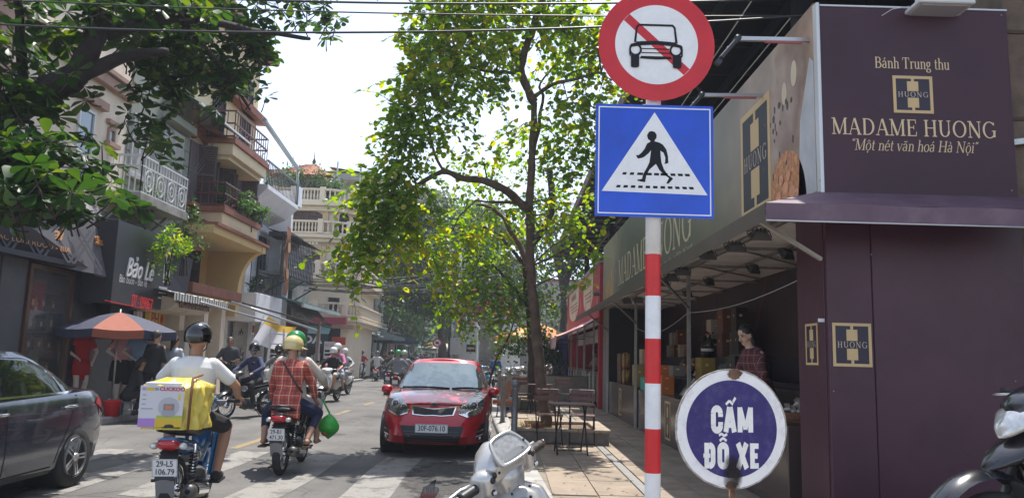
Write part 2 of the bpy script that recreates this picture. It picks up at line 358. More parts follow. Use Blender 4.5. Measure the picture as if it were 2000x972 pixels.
 # ====== GROUND, ROAD, PAVEMENTS
def road_material():
 m=bpy.data.materials.new('asphalt');m.use_nodes=True;t=m.node_tree;N=t.nodes;L=t.links;b=N['Principled BSDF']
 b.inputs['Roughness'].default_value=.86;b.inputs['Specular IOR Level'].default_value=.3
 tc=N.new('ShaderNodeTexCoord')
 def noise(sc,det=6,ro=.6,st=None):
  n=N.new('ShaderNodeTexNoise');n.inputs['Scale'].default_value=sc;n.inputs['Detail'].default_value=det;n.inputs['Roughness'].default_value=ro
  if st:
   mp=N.new('ShaderNodeMapping');mp.inputs['Scale'].default_value=st;L.new(tc.outputs['Object'],mp.inputs[0]);L.new(mp.outputs[0],n.inputs['Vector'])
  else:L.new(tc.outputs['Object'],n.inputs['Vector'])
  return n
 def ramp(src,a,c0,z,c1):
  r=N.new('ShaderNodeValToRGB');r.color_ramp.elements[0].position=a;r.color_ramp.elements[1].position=z
  r.color_ramp.elements[0].color=(c0,)*3+(1,);r.color_ramp.elements[1].color=(c1,)*3+(1,);L.new(src,r.inputs[0]);return r.outputs[0]
 def mul(a,c):
  x=N.new('ShaderNodeMix');x.data_type='RGBA';x.blend_type='MULTIPLY';x.inputs[0].default_value=1;L.new(a,x.inputs[6]);L.new(c,x.inputs[7]);return x.outputs[2]
 base=N.new('ShaderNodeValToRGB');base.color_ramp.elements[0].position=.35;base.color_ramp.elements[1].position=.68
 base.color_ramp.elements[0].color=(.105,.101,.098,1);base.color_ramp.elements[1].color=(.17,.162,.154,1)
 L.new(noise(.7,9,.65).outputs['Fac'],base.inputs[0])
 o=mul(base.outputs[0],ramp(noise(1.0,6,.6,(1.6,.12,1)).outputs['Fac'],.34,.82,.62,1.06))
 o=mul(o,ramp(noise(55,3).outputs['Fac'],.3,.7,.7,1.18))
 v=N.new('ShaderNodeTexVoronoi');v.feature='DISTANCE_TO_EDGE';v.inputs['Scale'].default_value=1.9
 wv=N.new('ShaderNodeMix');wv.data_type='VECTOR';wv.inputs[0].default_value=.12;L.new(tc.outputs['Object'],wv.inputs[4]);L.new(noise(2.3,5).outputs['Color'],wv.inputs[5]);L.new(wv.outputs[1],v.inputs['Vector'])
 crk=ramp(v.outputs['Distance'],.0,.35,.03,1.)
 msk=ramp(noise(.33,3).outputs['Fac'],.5,0,.6,1)
 cx=N.new('ShaderNodeMix');cx.data_type='RGBA';L.new(msk,cx.inputs[0]);cx.inputs[6].default_value=(1,1,1,1);L.new(crk,cx.inputs[7])
 o=mul(o,cx.outputs[2])
 L.new(o,b.inputs['Base Color'])
 bp=N.new('ShaderNodeBump');bp.inputs['Strength'].default_value=.5;bp.inputs['Distance'].default_value=.01;L.new(noise(70,4).outputs['Fac'],bp.inputs['Height']);L.new(bp.outputs[0],b.inputs['Normal'])
 return m
m_road=road_material()
def paint_material(key,col,thr):
 """worn road paint: asphalt shows through where the noise is high"""
 m=bpy.data.materials.new(key);m.use_nodes=True;t=m.node_tree;N=t.nodes;L=t.links;b=N['Principled BSDF'];b.inputs['Roughness'].default_value=.75
 tc=N.new('ShaderNodeTexCoord');n=N.new('ShaderNodeTexNoise');n.inputs['Scale'].default_value=3.2;n.inputs['Detail'].default_value=10;n.inputs['Roughness'].default_value=.75
 L.new(tc.outputs['Object'],n.inputs['Vector'])
 r=N.new('ShaderNodeValToRGB');r.color_ramp.elements[0].position=thr;r.color_ramp.elements[1].position=thr+.12
 r.color_ramp.elements[0].color=col;r.color_ramp.elements[1].color=(.11,.106,.102,1)
 L.new(n.outputs['Fac'],r.inputs[0])
 n2=N.new('ShaderNodeTexNoise');n2.inputs['Scale'].default_value=40;n2.inputs['Detail'].default_value=4;L.new(tc.outputs['Object'],n2.inputs['Vector'])
 r2=N.new('ShaderNodeValToRGB');r2.color_ramp.elements[0].position=.3;r2.color_ramp.elements[0].color=(.72,.72,.72,1);r2.color_ramp.elements[1].position=.6;L.new(n2.outputs['Fac'],r2.inputs[0])
 x=N.new('ShaderNodeMix');x.data_type='RGBA';x.blend_type='MULTIPLY';x.inputs[0].default_value=1;L.new(r.outputs[0],x.inputs[6]);L.new(r2.outputs[0],x.inputs[7])
 L.new(x.outputs[2],b.inputs['Base Color']);return m
m_paint=paint_material('worn white road paint',(.24,.228,.21,1),.50)
m_ypaint=paint_material('worn yellow road paint',(.26,.185,.08,1),.50)
g=MB().sheet(lambda u,v:(-150+300*u,-60+290*v,-.03),2,2,0,False).build('ground',M('packed earth',(.16,.14,.11),.95,var=.3,scale=.5));tag(g,kind='structure')
rd=MB().sheet(lambda u,v:(-34+36.2*u,-6+190*v,0),36,90,0,False).build('road',m_road);tag(rd,kind='structure')
mk=MB()
for x0,x1,y0,y1 in((-5.98,-5.50,8.3,11.7),(-4.93,-4.52,8.1,11.7),(-3.98,-3.52,8.1,11.85),(-2.86,-2.32,7.2,11.75),(-1.76,-1.24,6.6,11.6),(-.70,-.2,6.2,11.4),(-7.05,-6.6,8.3,11.7)):
 mk.sheet(lambda u,v:(x0+(x1-x0)*u+.02*math.sin(v*9+x0),y0+(y1-y0)*v+.03*math.sin(u*7+x0*3),.004),6,30,0,False)
mk.build('crosswalk_stripe',m_paint,rd)
for i,(x,y) in enumerate(((-4.2,12.1),(-4.2,15.6),(-4.2,19.2),(-4.22,23),(-4.25,27.2),(-4.3,32),(-4.3,38))):
 MB().sheet(lambda u,v:(x-.07+.14*u,y+1.6*v,.004),2,8,0,False).build('centre_dash',m_ypaint,rd)
def fade_mat(key,col,c,k):
 """crumbled asphalt that breaks up towards its rim"""
 m=M(key,col,.85,var=.55,scale=14,bump=.9,bscale=45);t=m.node_tree;N=t.nodes;L=t.links;tc=N.new('ShaderNodeTexCoord');g_=N.new('ShaderNodeTexGradient');g_.gradient_type='SPHERICAL';mp=N.new('ShaderNodeMapping');mp.vector_type='TEXTURE';mp.inputs['Location'].default_value=(-.78,9.9,0);mp.inputs['Scale'].default_value=(.75,2.3,1)
 L.new(tc.outputs['Object'],mp.inputs[0]);L.new(mp.outputs[0],g_.inputs[0]);n=N.new('ShaderNodeTexNoise');n.inputs['Scale'].default_value=5;n.inputs['Detail'].default_value=10;n.inputs['Roughness'].default_value=.75;L.new(tc.outputs['Object'],n.inputs[0])
 a=N.new('ShaderNodeMath');a.operation='ADD';L.new(g_.outputs['Fac'],a.inputs[0]);L.new(n.outputs['Fac'],a.inputs[1]);r=N.new('ShaderNodeMapRange');r.inputs[1].default_value=.82;r.inputs[2].default_value=1.0;L.new(a.outputs[0],r.inputs[0]);L.new(r.outputs[0],N['Principled BSDF'].inputs['Alpha']);return m
 # broken asphalt patch and a puddle where the gutter holds water, in front of the red car
pts=[(-.85+.085*math.cos(a)*(1+.35*math.sin(3*a+1)),8.55+.95*math.sin(a)*(1+.2*math.sin(5*a)),.0095) for a in[2*PI*i/40 for i in range(40)]]
MB().add(pts,[tuple(range(40))]).build('puddle',M('muddy water',(.014,.010,.008),.07,spec=.6),rd)
pts=[(-.78+.7*math.cos(a),9.9+2.2*math.sin(a)*(1+.12*math.sin(7*a)),.0075) for a in[2*PI*i/60 for i in range(60)]]
MB().add(pts,[tuple(range(60))]).build('asphalt_patch',fade_mat('black broken asphalt',(.05,.047,.045,1),(0,0),1),rd)
for cx,cy,r1,r2 in((-3.6,14.6,.6,.35),(-5.4,13.2,.45,.45),(-2.6,19,.9,.5)):
 pts=[(cx+r1*math.cos(a)*(1+.1*math.sin(3*a)),cy+r2*math.sin(a),.0035) for a in[2*PI*i/28 for i in range(28)]]
 MB().add(pts,[tuple(range(28))]).build('road_patch',M('newer asphalt',(.06,.058,.057),.85,var=.25,scale=20,bump=.4,bscale=60),rd)
 # ---- right-hand pavement: slab, kerb stones along the curve, paving tiles
KERB=[(.34,-2),(.25,5),(.1,8.5),(-.02,11),(-.08,13.5),(-.2,15.5),(-.5,21),(-.7,30),(-1.2,40),(-2.2,50),(-4.2,60),(-6,75),(-8,120)]
def kx(y):
 for(x0,y0),(x1,y1) in zip(KERB,KERB[1:]):
  if y<=y1:return x0+(x1-x0)*(y-y0)/(y1-y0)
 return KERB[-1][0]
m_conc=M('pale concrete',(.33,.32,.305),.9,var=.22,scale=5,bump=.35,bscale=60,dirt=.5,dscale=3)
sb=MB();ys=[-2+2*i for i in range(62)]
sb.loft([[(kx(y)+.3,y,-.02),(kx(y)+.3,y,.118),(12.5,y,.118),(12.5,y,-.02)] for y in ys],0,False)
pav=sb.build('pavement',M('paving bed',(.2,.17,.13),.95,var=.3,scale=6));tag(pav,kind='structure')
y=-1.5
while y<44:
 l=.95;a,b=kx(y+.006),kx(y+l-.006);mb=MB()
 prof=lambda x,yy:[(x,yy,-.02),(x+.012,yy,.10),(x+.05,yy,.135),(x+.36,yy,.142),(x+.36,yy,-.02)]
 mb.loft([prof(a,y+.006),prof(b,y+l-.006)],0,False)
 o=mb.build('kerb_stone',m_conc,pav,(0,0,rnd.uniform(-.004,.004)),bevel=.012)
 y+=l
mb=MB();mb.loft([[(kx(q),q,0),(kx(q),q,.14),(kx(q)+.36,q,.14),(kx(q)+.36,q,0)] for q in(44,50,60,75,90,118)],0,False);mb.build('kerb',m_conc,pav)
def tile_material(key,c,pattern):
 m=bpy.data.materials.new(key);m.use_nodes=True;t=m.node_tree;N=t.nodes;L=t.links;b=N['Principled BSDF'];b.inputs['Roughness'].default_value=.82
 tc=N.new('ShaderNodeTexCoord');gm=N.new('ShaderNodeNewGeometry');oi=N.new('ShaderNodeObjectInfo')
 n=N.new('ShaderNodeTexNoise');n.inputs['Scale'].default_value=2.4;n.inputs['Detail'].default_value=9;n.inputs['Roughness'].default_value=.7;L.new(gm.outputs['Position'],n.inputs['Vector'])
 r=N.new('ShaderNodeValToRGB');r.color_ramp.elements[0].position=.3;r.color_ramp.elements[1].position=.72
 r.color_ramp.elements[0].color=tuple(v*.62 for v in c)+(1,);r.color_ramp.elements[1].color=tuple(v*1.15 for v in c)+(1,);L.new(n.outputs['Fac'],r.inputs[0])
 mr=N.new('ShaderNodeMapRange');mr.inputs[3].default_value=.8;mr.inputs[4].default_value=1.12;L.new(oi.outputs['Random'],mr.inputs[0])
 x=N.new('ShaderNodeMix');x.data_type='RGBA';x.blend_type='MULTIPLY';x.inputs[0].default_value=1;L.new(r.outputs[0],x.inputs[6]);L.new(mr.outputs[0],x.inputs[7])
 L.new(x.outputs[2],b.inputs['Base Color'])
 # fan-shaped relief pressed into the tile
 w=N.new('ShaderNodeTexWave');w.wave_type='RINGS';w.rings_direction='SPHERICAL';w.inputs['Scale'].default_value=9;w.inputs['Distortion'].default_value=1.5
 mp=N.new('ShaderNodeMapping');mp.inputs['Scale'].default_value=pattern;L.new(tc.outputs['Object'],mp.inputs[0])
 fr=N.new('ShaderNodeVectorMath');fr.operation='FRACTION';L.new(mp.outputs[0],fr.inputs[0]);L.new(fr.outputs[0],w.inputs['Vector'])
 n2=N.new('ShaderNodeTexNoise');n2.inputs['Scale'].default_value=60;L.new(tc.outputs['Object'],n2.inputs['Vector'])
 ad=N.new('ShaderNodeMath');ad.operation='ADD';L.new(w.outputs['Fac'],ad.inputs[0]);L.new(n2.outputs['Fac'],ad.inputs[1])
 bp=N.new('ShaderNodeBump');bp.inputs['Strength'].default_value=.35;bp.inputs['Distance'].default_value=.012;L.new(ad.outputs[0],bp.inputs['Height']);L.new(bp.outputs[0],b.inputs['Normal'])
 return m
m_tile=tile_material('sand-coloured paving',(.34,.27,.205),(4.2,4.2,0))
m_tile2=tile_material('fan-patterned paving',(.32,.255,.195),(6.5,6.5,0))
def tile_mesh(w,l,mat):
 mb=MB();mb.box((0,0,0),(w,l,.03));return mb.mesh('tile',mat)
TW=.475
ta=tile_mesh(TW-.012,TW-.005,m_tile);tb=tile_mesh(TW-.010,TW-.005,m_tile2);ts=tile_mesh(.10,TW-.006,M('grey border paving',(.24,.235,.225),.9,var=.35,scale=4,dirt=.5))
nt_=0
for j in range(60):
 yy=6.0+TW*j;near=yy<26
 if not near:break
 x=1.50
 for i in range(1,7):
  xc=x-.07-TW*(i-.5)
  if xc-TW/2<kx(yy)+.36:continue
  put('tile',ta,pav,(xc,yy,.118+rnd.uniform(-.0025,.0025)),(rnd.uniform(-.004,.004),rnd.uniform(-.004,.004),0));nt_+=1
 put('border_tile',ts,pav,(x,yy,.118));nt_+=1
 for i in range(3):
  put('tile',tb,pav,(x+.07+TW*(i+.5),yy,.118+rnd.uniform(-.002,.002)),(rnd.uniform(-.003,.003),0,0));nt_+=1
mb=MB();mb.lohi((kx(40)+.4,26,.1),(12,118,.128));mb.build('paving',m_tile,pav)
mb=MB();mb.lohi((-.1,-2,.1),(12,5.7,.126));mb.build('paving',m_tile,pav)
# ---- left-hand pavement, the corner beyond the side street
m_lpav=M('grey pavement',(.27,.25,.235),.9,var=.25,scale=3,bump=.3,bscale=30,dirt=.6)
def slab(x0,x1,y0,y1):
 o=MB().lohi((x0,y0,-.02),(x1,y1,.13)).build('pavement',m_lpav,bevel=.02);tag(o,kind='structure');return o
lp=slab(-34,-7.8,-2,36.5);
for q in range(19):MB().lohi((-8.12,-1+q*2,.0),(-7.78,.97+q*2,.137)).build('kerb_stone',m_conc,lp,bevel=.012)
slab(-34,-8.0,38.6,43.0);slab(-34,-10.3,43.01,130)
# scattered dry leaves and litter on the pavement
mb=MB()
for i in range(260):
 yy=rnd.uniform(8,22);xx=rnd.uniform(kx(yy)-.5,2.3);s=rnd.uniform(.012,.03);a=rnd.uniform(0,6.28);zz=.138 if xx>kx(yy)+.36 else(.15 if xx>kx(yy) else .012)
 c,q=math.cos(a)*s,math.sin(a)*s
 mb.add([(xx+c,yy+q,zz),(xx-q*.5,yy+c*.5,zz+.004),(xx-c,yy-q,zz),(xx+q*.5,yy-c*.5,zz+.004)],[(0,1,2,3)])
tag(mb.build('litter',M('dry leaves',(.22,.12,.05),.8,var=.5,scale=30)),kind='stuff')
# ====== MARKET STALLS ON THE RIGHT
m_plum=M('plum printed vinyl',(.062,.018,.037),.42,var=.22,scale=1.3,bump=.22,bscale=3.2,spec=.45,dirt=.35,dscale=1.7,dcol=(.085,.045,.065,1))
m_plum2=M('plum lacquered counter',(.085,.06,.058),.2,var=.2,scale=1.2,bump=.03,bscale=4,spec=.6)
m_gold=M('pale gold print',(.62,.44,.22),.5,var=.06,scale=4)
m_goldl=M('cream gold lettering',(.72,.55,.34),.5)
m_dk=M('dark backing vinyl',(.02,.012,.022),.5,var=.2,scale=3)
m_steel=M('galvanised steel',(.42,.42,.41),.38,.85,var=.15,scale=12)
m_alu=M('white aluminium edge',(.62,.62,.63),.35,.3)
m_tarp=M('white awning underside',(.80,.76,.73),.7,var=.14,scale=2,bump=.12,bscale=7)
def emblem(fr,w,h,parent,name='emblem',fs=None):
 """square gold frame with two gold blocks and the name across the middle"""
 b=w*.075;mb=MB()
 q=lambda x0,y0,x1,y1:[(x0,y0),(x1,y0),(x1,y1),(x0,y1)]
 mb.ring2(q(-w/2,-h/2,w/2,h/2),q(-w/2+b,-h/2+b,w/2-b,h/2-b),.004,fr)
 bw=w*.14
 mb.prism(q(-bw,h*.09,bw,h*.35),.004,fr);mb.prism(q(-bw,-h*.35,bw,-h*.09),.004,fr)
 mb.prism(q(-w*.035,h*.351,w*.035,h/2-b),.004,fr);mb.prism(q(-w*.035,-h/2+b,w*.035,-h*.351),.004,fr)
 o=mb.build(name,m_gold,parent)
 p=MB().prism(q(-w/2+b,-h/2+b,w/2-b,h/2-b),.0015,fr).build('emblem_ground',M('dark emblem ground',(.025,.018,.04),.5),o)
 serif('HUONG',h*.14,fr@Matrix.Translation((0,0,.003)),M('emblem lettering',(.55,.45,.36),.5),o,'lettering',width=w*.76,spacing=.22)
 return o
SX,SY0,SY1=2.66,6.45,21.8
stall=thing('market_stall','long plum coloured mooncake stall with gold lettering and white lined awning','stall',(0,0,0))
# end wall facing the camera: two panels with a seam, corner pillar, side of pillar towards the street
MB().lohi((2.662,6.44,.14),(3.04,6.49,3.0)).build('end_panel',m_plum,stall,bevel=.006)
MB().lohi((3.046,6.445,.14),(4.34,6.49,3.0)).build('end_panel',m_plum,stall,bevel=.006)
MB().lohi((2.655,6.495,.14),(2.715,7.1,3.0)).build('corner_pillar',m_plum,stall,bevel=.004)
MB().lohi((2.72,7.06,.14),(3.1,7.1,3.0)).build('corner_pillar',m_dk,stall)
emblem(frame((2.856,6.4385,1.685),(1,0,0),(0,0,1)),.325,.36,stall)
emblem(frame((2.654,6.78,1.69),(0,-1,0),(0,0,1)),.27,.36,stall)
for x,z in((3.043,2.45),(4.2,1.42),(2.69,1.3)):MB().lathe([(.008,0),(.006,.004),(0,.005)],10,(x,6.438,z),'Y',mat=Matrix.Rotation(PI,3,'X')).build('screw',m_steel,stall)
MB().lohi((2.60,6.493,1.87),(2.654,6.497,1.90)).build('sticker',M('white sticker',(.7,.7,.72)),stall)
# upper board on the end
UZ0,UZ1=2.96,4.64
MB().lohi((2.64,6.40,UZ0),(4.30,6.46,UZ1)).build('end_board',M('plum banner',(.045,.013,.028),.55,var=.2,scale=1.2,bump=.15,bscale=2.5,dirt=.25,dscale=1.4,dcol=(.06,.03,.045,1)),stall,bevel=.004)
ef=frame((3.45,6.398,3.72),(1,0,0),(0,0,1))
def ep(px,py):
 q=ray(px,py);q=cam.location+q*(6.398/q.y);return frame(q,(1,0,0),(0,0,1))
serif('B\u00e1nh Trung thu',.10,ep(1781,124),m_goldl,stall,width=.655)
emblem(ep(1783,185),.345,.335,stall)
serif('MADAME HUONG',.145,ep(1785,250),m_goldl,stall,width=1.42,spacing=.06)
serif('\u201cM\u1ed9t n\u00e9t v\u0103n ho\u00e1 H\u00e0 N\u1ed9i\u201d',.098,ep(1785,285),m_goldl,stall,width=1.09,italic=.22,weight=.85)
MB().lohi((2.615,6.385,UZ0-.02),(2.645,6.47,UZ1+.03)).build('edge_trim',m_alu,stall,bevel=.004)
MB().lohi((2.65,6.39,UZ1),(4.30,6.41,UZ1+.014)).build('edge_trim',m_alu,stall)
for px,py in((1599,32),(1956,30),(1602,352),(1976,372)):
 MB().lathe([(.009,0),(.006,.004),(0,.005)],10,P(px,py,6.396),'Y',mat=Matrix.Rotation(PI,3,'X')).build('screw',m_steel,stall)
 # long printed fascia towards the street: a soft printed picture fading to olive grey
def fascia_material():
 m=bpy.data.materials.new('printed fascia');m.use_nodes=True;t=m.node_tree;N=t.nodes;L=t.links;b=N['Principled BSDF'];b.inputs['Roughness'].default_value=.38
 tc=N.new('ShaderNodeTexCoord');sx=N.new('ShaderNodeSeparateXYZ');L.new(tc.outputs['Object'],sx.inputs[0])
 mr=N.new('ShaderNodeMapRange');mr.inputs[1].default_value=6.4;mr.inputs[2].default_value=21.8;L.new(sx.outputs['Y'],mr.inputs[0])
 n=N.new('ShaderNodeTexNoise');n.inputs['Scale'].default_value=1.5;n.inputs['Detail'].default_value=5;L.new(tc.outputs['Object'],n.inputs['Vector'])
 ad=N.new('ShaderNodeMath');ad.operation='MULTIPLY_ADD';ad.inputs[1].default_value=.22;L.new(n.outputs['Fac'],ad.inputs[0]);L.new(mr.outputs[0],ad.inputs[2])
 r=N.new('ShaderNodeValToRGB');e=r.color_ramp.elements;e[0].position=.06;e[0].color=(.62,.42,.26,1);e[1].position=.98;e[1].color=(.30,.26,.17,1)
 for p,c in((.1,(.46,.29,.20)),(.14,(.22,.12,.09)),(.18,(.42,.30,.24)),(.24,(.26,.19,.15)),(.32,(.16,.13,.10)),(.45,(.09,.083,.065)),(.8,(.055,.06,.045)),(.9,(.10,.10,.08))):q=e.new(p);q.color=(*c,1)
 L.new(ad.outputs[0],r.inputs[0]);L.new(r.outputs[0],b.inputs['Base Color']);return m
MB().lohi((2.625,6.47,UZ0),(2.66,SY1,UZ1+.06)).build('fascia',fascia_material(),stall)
def sf(y,z,x=2.6245):return frame((x,y,z),(0,-1,0),(0,0,1))
q=lambda x0,y0,x1,y1:[(x0,y0),(x1,y0),(x1,y1),(x0,y1)]
emblem(sf(8.15,3.72),1.0,1.2,stall)
serif('MADAME HUONG',.62,sf(14.9,3.62),M('fascia lettering',(.60,.52,.33),.45),stall,width=7.6,spacing=.06)
serif('\u201cM\u1ed9t n\u00e9t v\u0103n ho\u00e1 H\u00e0 N\u1ed9i\u201d',.2,sf(12.8,3.12),M('fascia lettering',(.60,.52,.33),.45),stall,width=3.4,italic=.2)
# printed cake, eggs and flames: flat print
mb=MB()
mb.prism(circ(0,.0,.52,.56,40,0,180),.002,sf(7.25,2.99));cake=mb.build('cake_print',M('printed mooncake',(.50,.07,.03),.4,var=.5,scale=16,col2=(.80,.36,.12,1)),stall)
for ci,(dy,dz,s) in enumerate(((0,.2,.07),(.18,.13,.065),(-.18,.14,.065),(.09,.3,.055),(-.1,.3,.055),(.3,.09,.05),(-.3,.09,.05),(0,.07,.06))):
 MB().prism(circ(dy,dz,s,s*.95,14),.001,sf(7.25,2.99,2.6222-.0011*ci)).build('cake_petal',M('printed cake highlight',(.72,.30,.16),.4,var=.35,scale=25),stall)
for y_,z_,k in((6.97,4.24,1),(7.23,4.13,.9)):MB().prism(circ(0,0,.075*k,.125*k,24),.002,sf(y_,z_)).build('egg_print',M('printed egg',(.62,.52,.36),.4,var=.1,scale=4),stall)
mb=MB();mb.prism([(-.18,-.62),(.24,-.62),(.24,.55),(.16,.62),(.02,.35),(-.1,.1)],.002,sf(6.74,3.62));mb.build('cloth_print',M('printed apron',(.50,.50,.52),.4,var=.18,scale=3),stall)
mb=MB()
for i in range(24):
 a,b_=rnd.uniform(-.42,.42),rnd.uniform(-.45,.4);mb.prism(circ(a,b_,rnd.uniform(.012,.035),rnd.uniform(.02,.05),8),.0015+i*.00005,sf(7.45,3.75))
mb.build('seed_print',M('printed dark seeds',(.08,.055,.05),.5),stall)
for i,y_ in enumerate((20.0,20.5,20.95)):
 MB().prism([(-.22,0),(.22,0),(.2,.5),(.02,.95-.1*i),(-.17,.5)],.002,sf(y_,3.0)).build('flame_print',M('printed flame',(.55,.33,.10),.4,var=.3,scale=3),stall)
 # awning: sloping sheet round the corner, hanging flap, lining, tube frame
WZ,OZ,AX,AY=2.99,2.74,1.95,5.82
m_awn=M('plum awning cloth',(.14,.085,.12),.6,var=.18,scale=3,bump=.2,bscale=6,dirt=.4,dscale=3,dcol=(.25,.2,.2,1))
m_awn2=M('brown awning cloth',(.085,.062,.055),.45,var=.15,scale=2)
mb=MB();mb.add([(2.655,6.45,WZ),(2.655,SY1+1,WZ),(AX,SY1+1,OZ),(AX,AY,OZ)],[(0,1,2,3)],1);mb.add([(2.655,6.45,WZ),(AX,AY,OZ),(4.5,AY,OZ),(4.5,6.45,WZ)],[(0,1,2,3)],0)
mb.build('awning_sheet',[m_awn,m_awn2],stall)
mb=MB();mb.sheet(lambda u,v:(AX+2.55*u,AY-.004+.006*math.sin(u*40),OZ-.14*v-.004*math.sin(u*17)),40,3,0);mb.sheet(lambda u,v:(AX-.003,AY+(SY1+1-AY)*u,OZ-.14*v),40,2,1)
mb.build('awning_flap',[m_awn,m_awn2],stall)
MB().add([(AX+.02,AY+.05,OZ-.02),(2.66,6.5,WZ-.03),(2.66,SY1+.8,WZ-.03),(AX+.02,SY1+.8,OZ-.02)],[(0,1,2,3)]).build('awning_lining',m_tarp,stall)
MB().tube([(AX,AY-.012,OZ-.14),(4.5,AY-.012,OZ-.14)],.006,6).build('awning_hem',m_alu,stall)
MB().add([(2.66,7.1,2.96),(4.25,7.1,2.96),(4.25,SY1,2.96),(2.66,SY1,2.96)],[(0,1,2,3)]).build('ceiling_sheet',m_tarp,stall)
for y_ in(7.4,9.35,11.2,13.2,15.3,17.4,19.6):
 MB().bar((2.68,y_,2.91),(4.22,y_,2.91),.035).build('ceiling_tube',m_steel,stall)
 MB().bar((2.68,y_+.03,2.93),(4.2,y_+1.7,2.93),.025).build('brace_tube',m_steel,stall)
 MB().bar((AX+.04,y_,OZ-.04),(2.66,y_,WZ-.06),.025).build('awning_rib',m_steel,stall)
MB().bar((AX+.03,AY+.1,OZ-.05),(AX+.03,SY1,OZ-.05),.035).build('awning_tube',m_steel,stall)
MB().bar((2.67,7.1,2.90),(2.67,SY1,2.90),.04).build('front_tube',m_steel,stall)
MB().bar((3.4,7.1,2.93),(3.4,SY1,2.93),.03).build('ceiling_tube',m_steel,stall)
for y_ in(11.29,16.05,20.6):MB().bar((2.62,y_,.13),(2.62,y_,2.9),.05,.05).build('post',m_steel,stall)
for y0,z0,y1 in((6.2,OZ-.06,6.47),(10.4,OZ-.08,11.29),(15.1,OZ-.08,16.05),(19.8,OZ-.08,20.6)):
 MB().bar((AX+.05,y0,z0),(2.63,y1,2.28 if y1>7 else 2.4),.03).build('strut',m_steel if y1>7 else M('pale steel strut',(.55,.53,.48),.4,.5),stall)
 # rear and far walls
MB().lohi((4.25,6.5,.14),(4.32,SY1,2.98)).build('back_wall',m_dk if False else M('aubergine back wall',(.035,.014,.022),.45,var=.35,scale=1.1),stall)
for y_,dz in((13.6,.9),(15.6,-.5),(17.2,.6),(18.4,-.7)):MB().prism([(-.06,0),(.1,0),(.1+dz,1.3),(.0+dz,1.3)],.002,frame((4.247,y_,1.7),(0,-1,0),(0,0,1))).build('ray_print',M('printed light ray',(.12,.035,.035),.5),stall)
MB().lohi((2.64,SY1-.08,.14),(4.3,SY1,4.6)).build('far_wall',m_dk,stall)
MB().lohi((2.63,20.9,.14),(2.68,21.7,2.9)).build('far_panel',M('grey panel',(.20,.19,.20),.5),stall)
# counters
CTR=((7.45,11.15,.93),(11.45,15.9,.93),(16.25,20.5,.96))
for i,(y0,y1,z1) in enumerate(CTR):
 o=MB().lohi((2.66,y0,.14),(3.25,y1,z1)).build('counter',m_plum2,stall,bevel=.01)
 for yy in((8.7,10.4),(13.0,14.8),(18.5,))[i]:emblem(sf(yy,.54,2.6585),.42,.62,o)
 MB().lohi((3.55,y0,.14),(4.0,y1,1.28)).build('back_counter',m_dk,stall)
 MB().lohi((3.78,y0,1.29),(4.15,y1,1.62)).build('shelf_riser',m_dk,stall)
w=[Vector((2.72,6.52,2.36))];b_=Vector((2.60,11.27,2.22));pts=[w[0].lerp(b_,i/10)+Vector((0,0,-.10*math.sin(PI*i/10))) for i in range(11)]
b2=Vector((2.60,16.05,2.2));pts+=[b_.lerp(b2,i/10)+Vector((0,0,-.2*math.sin(PI*i/10))) for i in range(1,11)]
MB().tube(pts,.005,5).build('cable',M('grey cable',(.4,.4,.4),.6),stall)
# stack of the wall behind the right end of the stall
pw=thing('stone_pillar','brown stone pillar of the market building at the right edge of the view','pillar',(4.62,6.7,.13))
MB().lohi((-.28,-.2,0),(.6,.4,5.9)).build('shaft',M('brown stone',(.14,.10,.075),.8,var=.35,scale=5,bump=.3,bscale=20),pw,bevel=.01)
for z in(.9,1.8,2.7,3.55,4.35,5.2):MB().lohi((-.295,-.215,z),(.615,.4,z+.03)).build('stone_joint',M('stone joint',(.08,.06,.05),.9),pw)
MB().bar((-.32,-.25,3.33),(.5,-.3,3.45),.05).build('bracket',m_steel,pw)
# floodlights on the ceiling tubes: body, glass, bracket
def floodlight(loc,rx,rz,label):
 t=thing('floodlight',label,'floodlight',loc,(rx,0,rz),'floodlights under the stall awning');t.scale=(.72,.72,.72)
 mb=MB();mb.loft([[(-.13,0,-.09),(.13,0,-.09),(.13,0,.09),(-.13,0,.09)],[(-.125,-.03,-.085),(.125,-.03,-.085),(.125,-.03,.085),(-.125,-.03,.085)],[(-.07,-.10,-.05),(.07,-.10,-.05),(.07,-.10,.05),(-.07,-.10,.05)]],0,False)
 mb.build('body',M('grey lamp casting',(.10,.10,.105),.5,.4),t,bevel=.004)
 for k in range(4):MB().lohi((-.1+.05*k,-.125,-.05),(-.09+.05*k,-.06,.05)).build('cooling_fin',M('grey lamp casting',(.10,.10,.105),.5,.4),t)
 MB().lohi((-.115,.001,-.075),(.115,.006,.075)).build('glass',M('lamp glass',(.45,.45,.47),.08,spec=.8),t)
 MB().tube([(-.145,-.02,0),(-.145,-.05,.1),(-.06,-.06,.135),(.06,-.06,.135),(.145,-.05,.1),(.145,-.02,0)],.008,6).build('bracket',M('grey lamp casting',(.10,.10,.105),.5,.4),t)
 return t
FL=[('nearest the striped awning strut',1484,465,8.3),('above the tall post, second from the corner',1436,488,9.6),('between steel post and sign pole',1382,503,11.4),('just left of the post top',1334,534,13.2),('small, beside the pole edge',1312,546,14.8),('smallest, half behind the striped pole',1296,556,16.6)]
for n_,px,py,y_ in FL:
 p=PX(px,py,2.25);floodlight((p.x,p.y,p.z),R(-60),0,'grey floodlight facing down on the awning tube, '+n_)
for n_,px,py in(('high on the ceiling sheet close to the pillar',1535,500),('middle one of the inner row with lit glass',1470,528),('third along the inner row, tilted down',1384,552),('small, by the upper shelf boxes',1342,575)):
 p=PX(px,py,3.35);floodlight((p.x,p.y,p.z),R(-40),R(25),'dark floodlight hung inside the stall, '+n_)
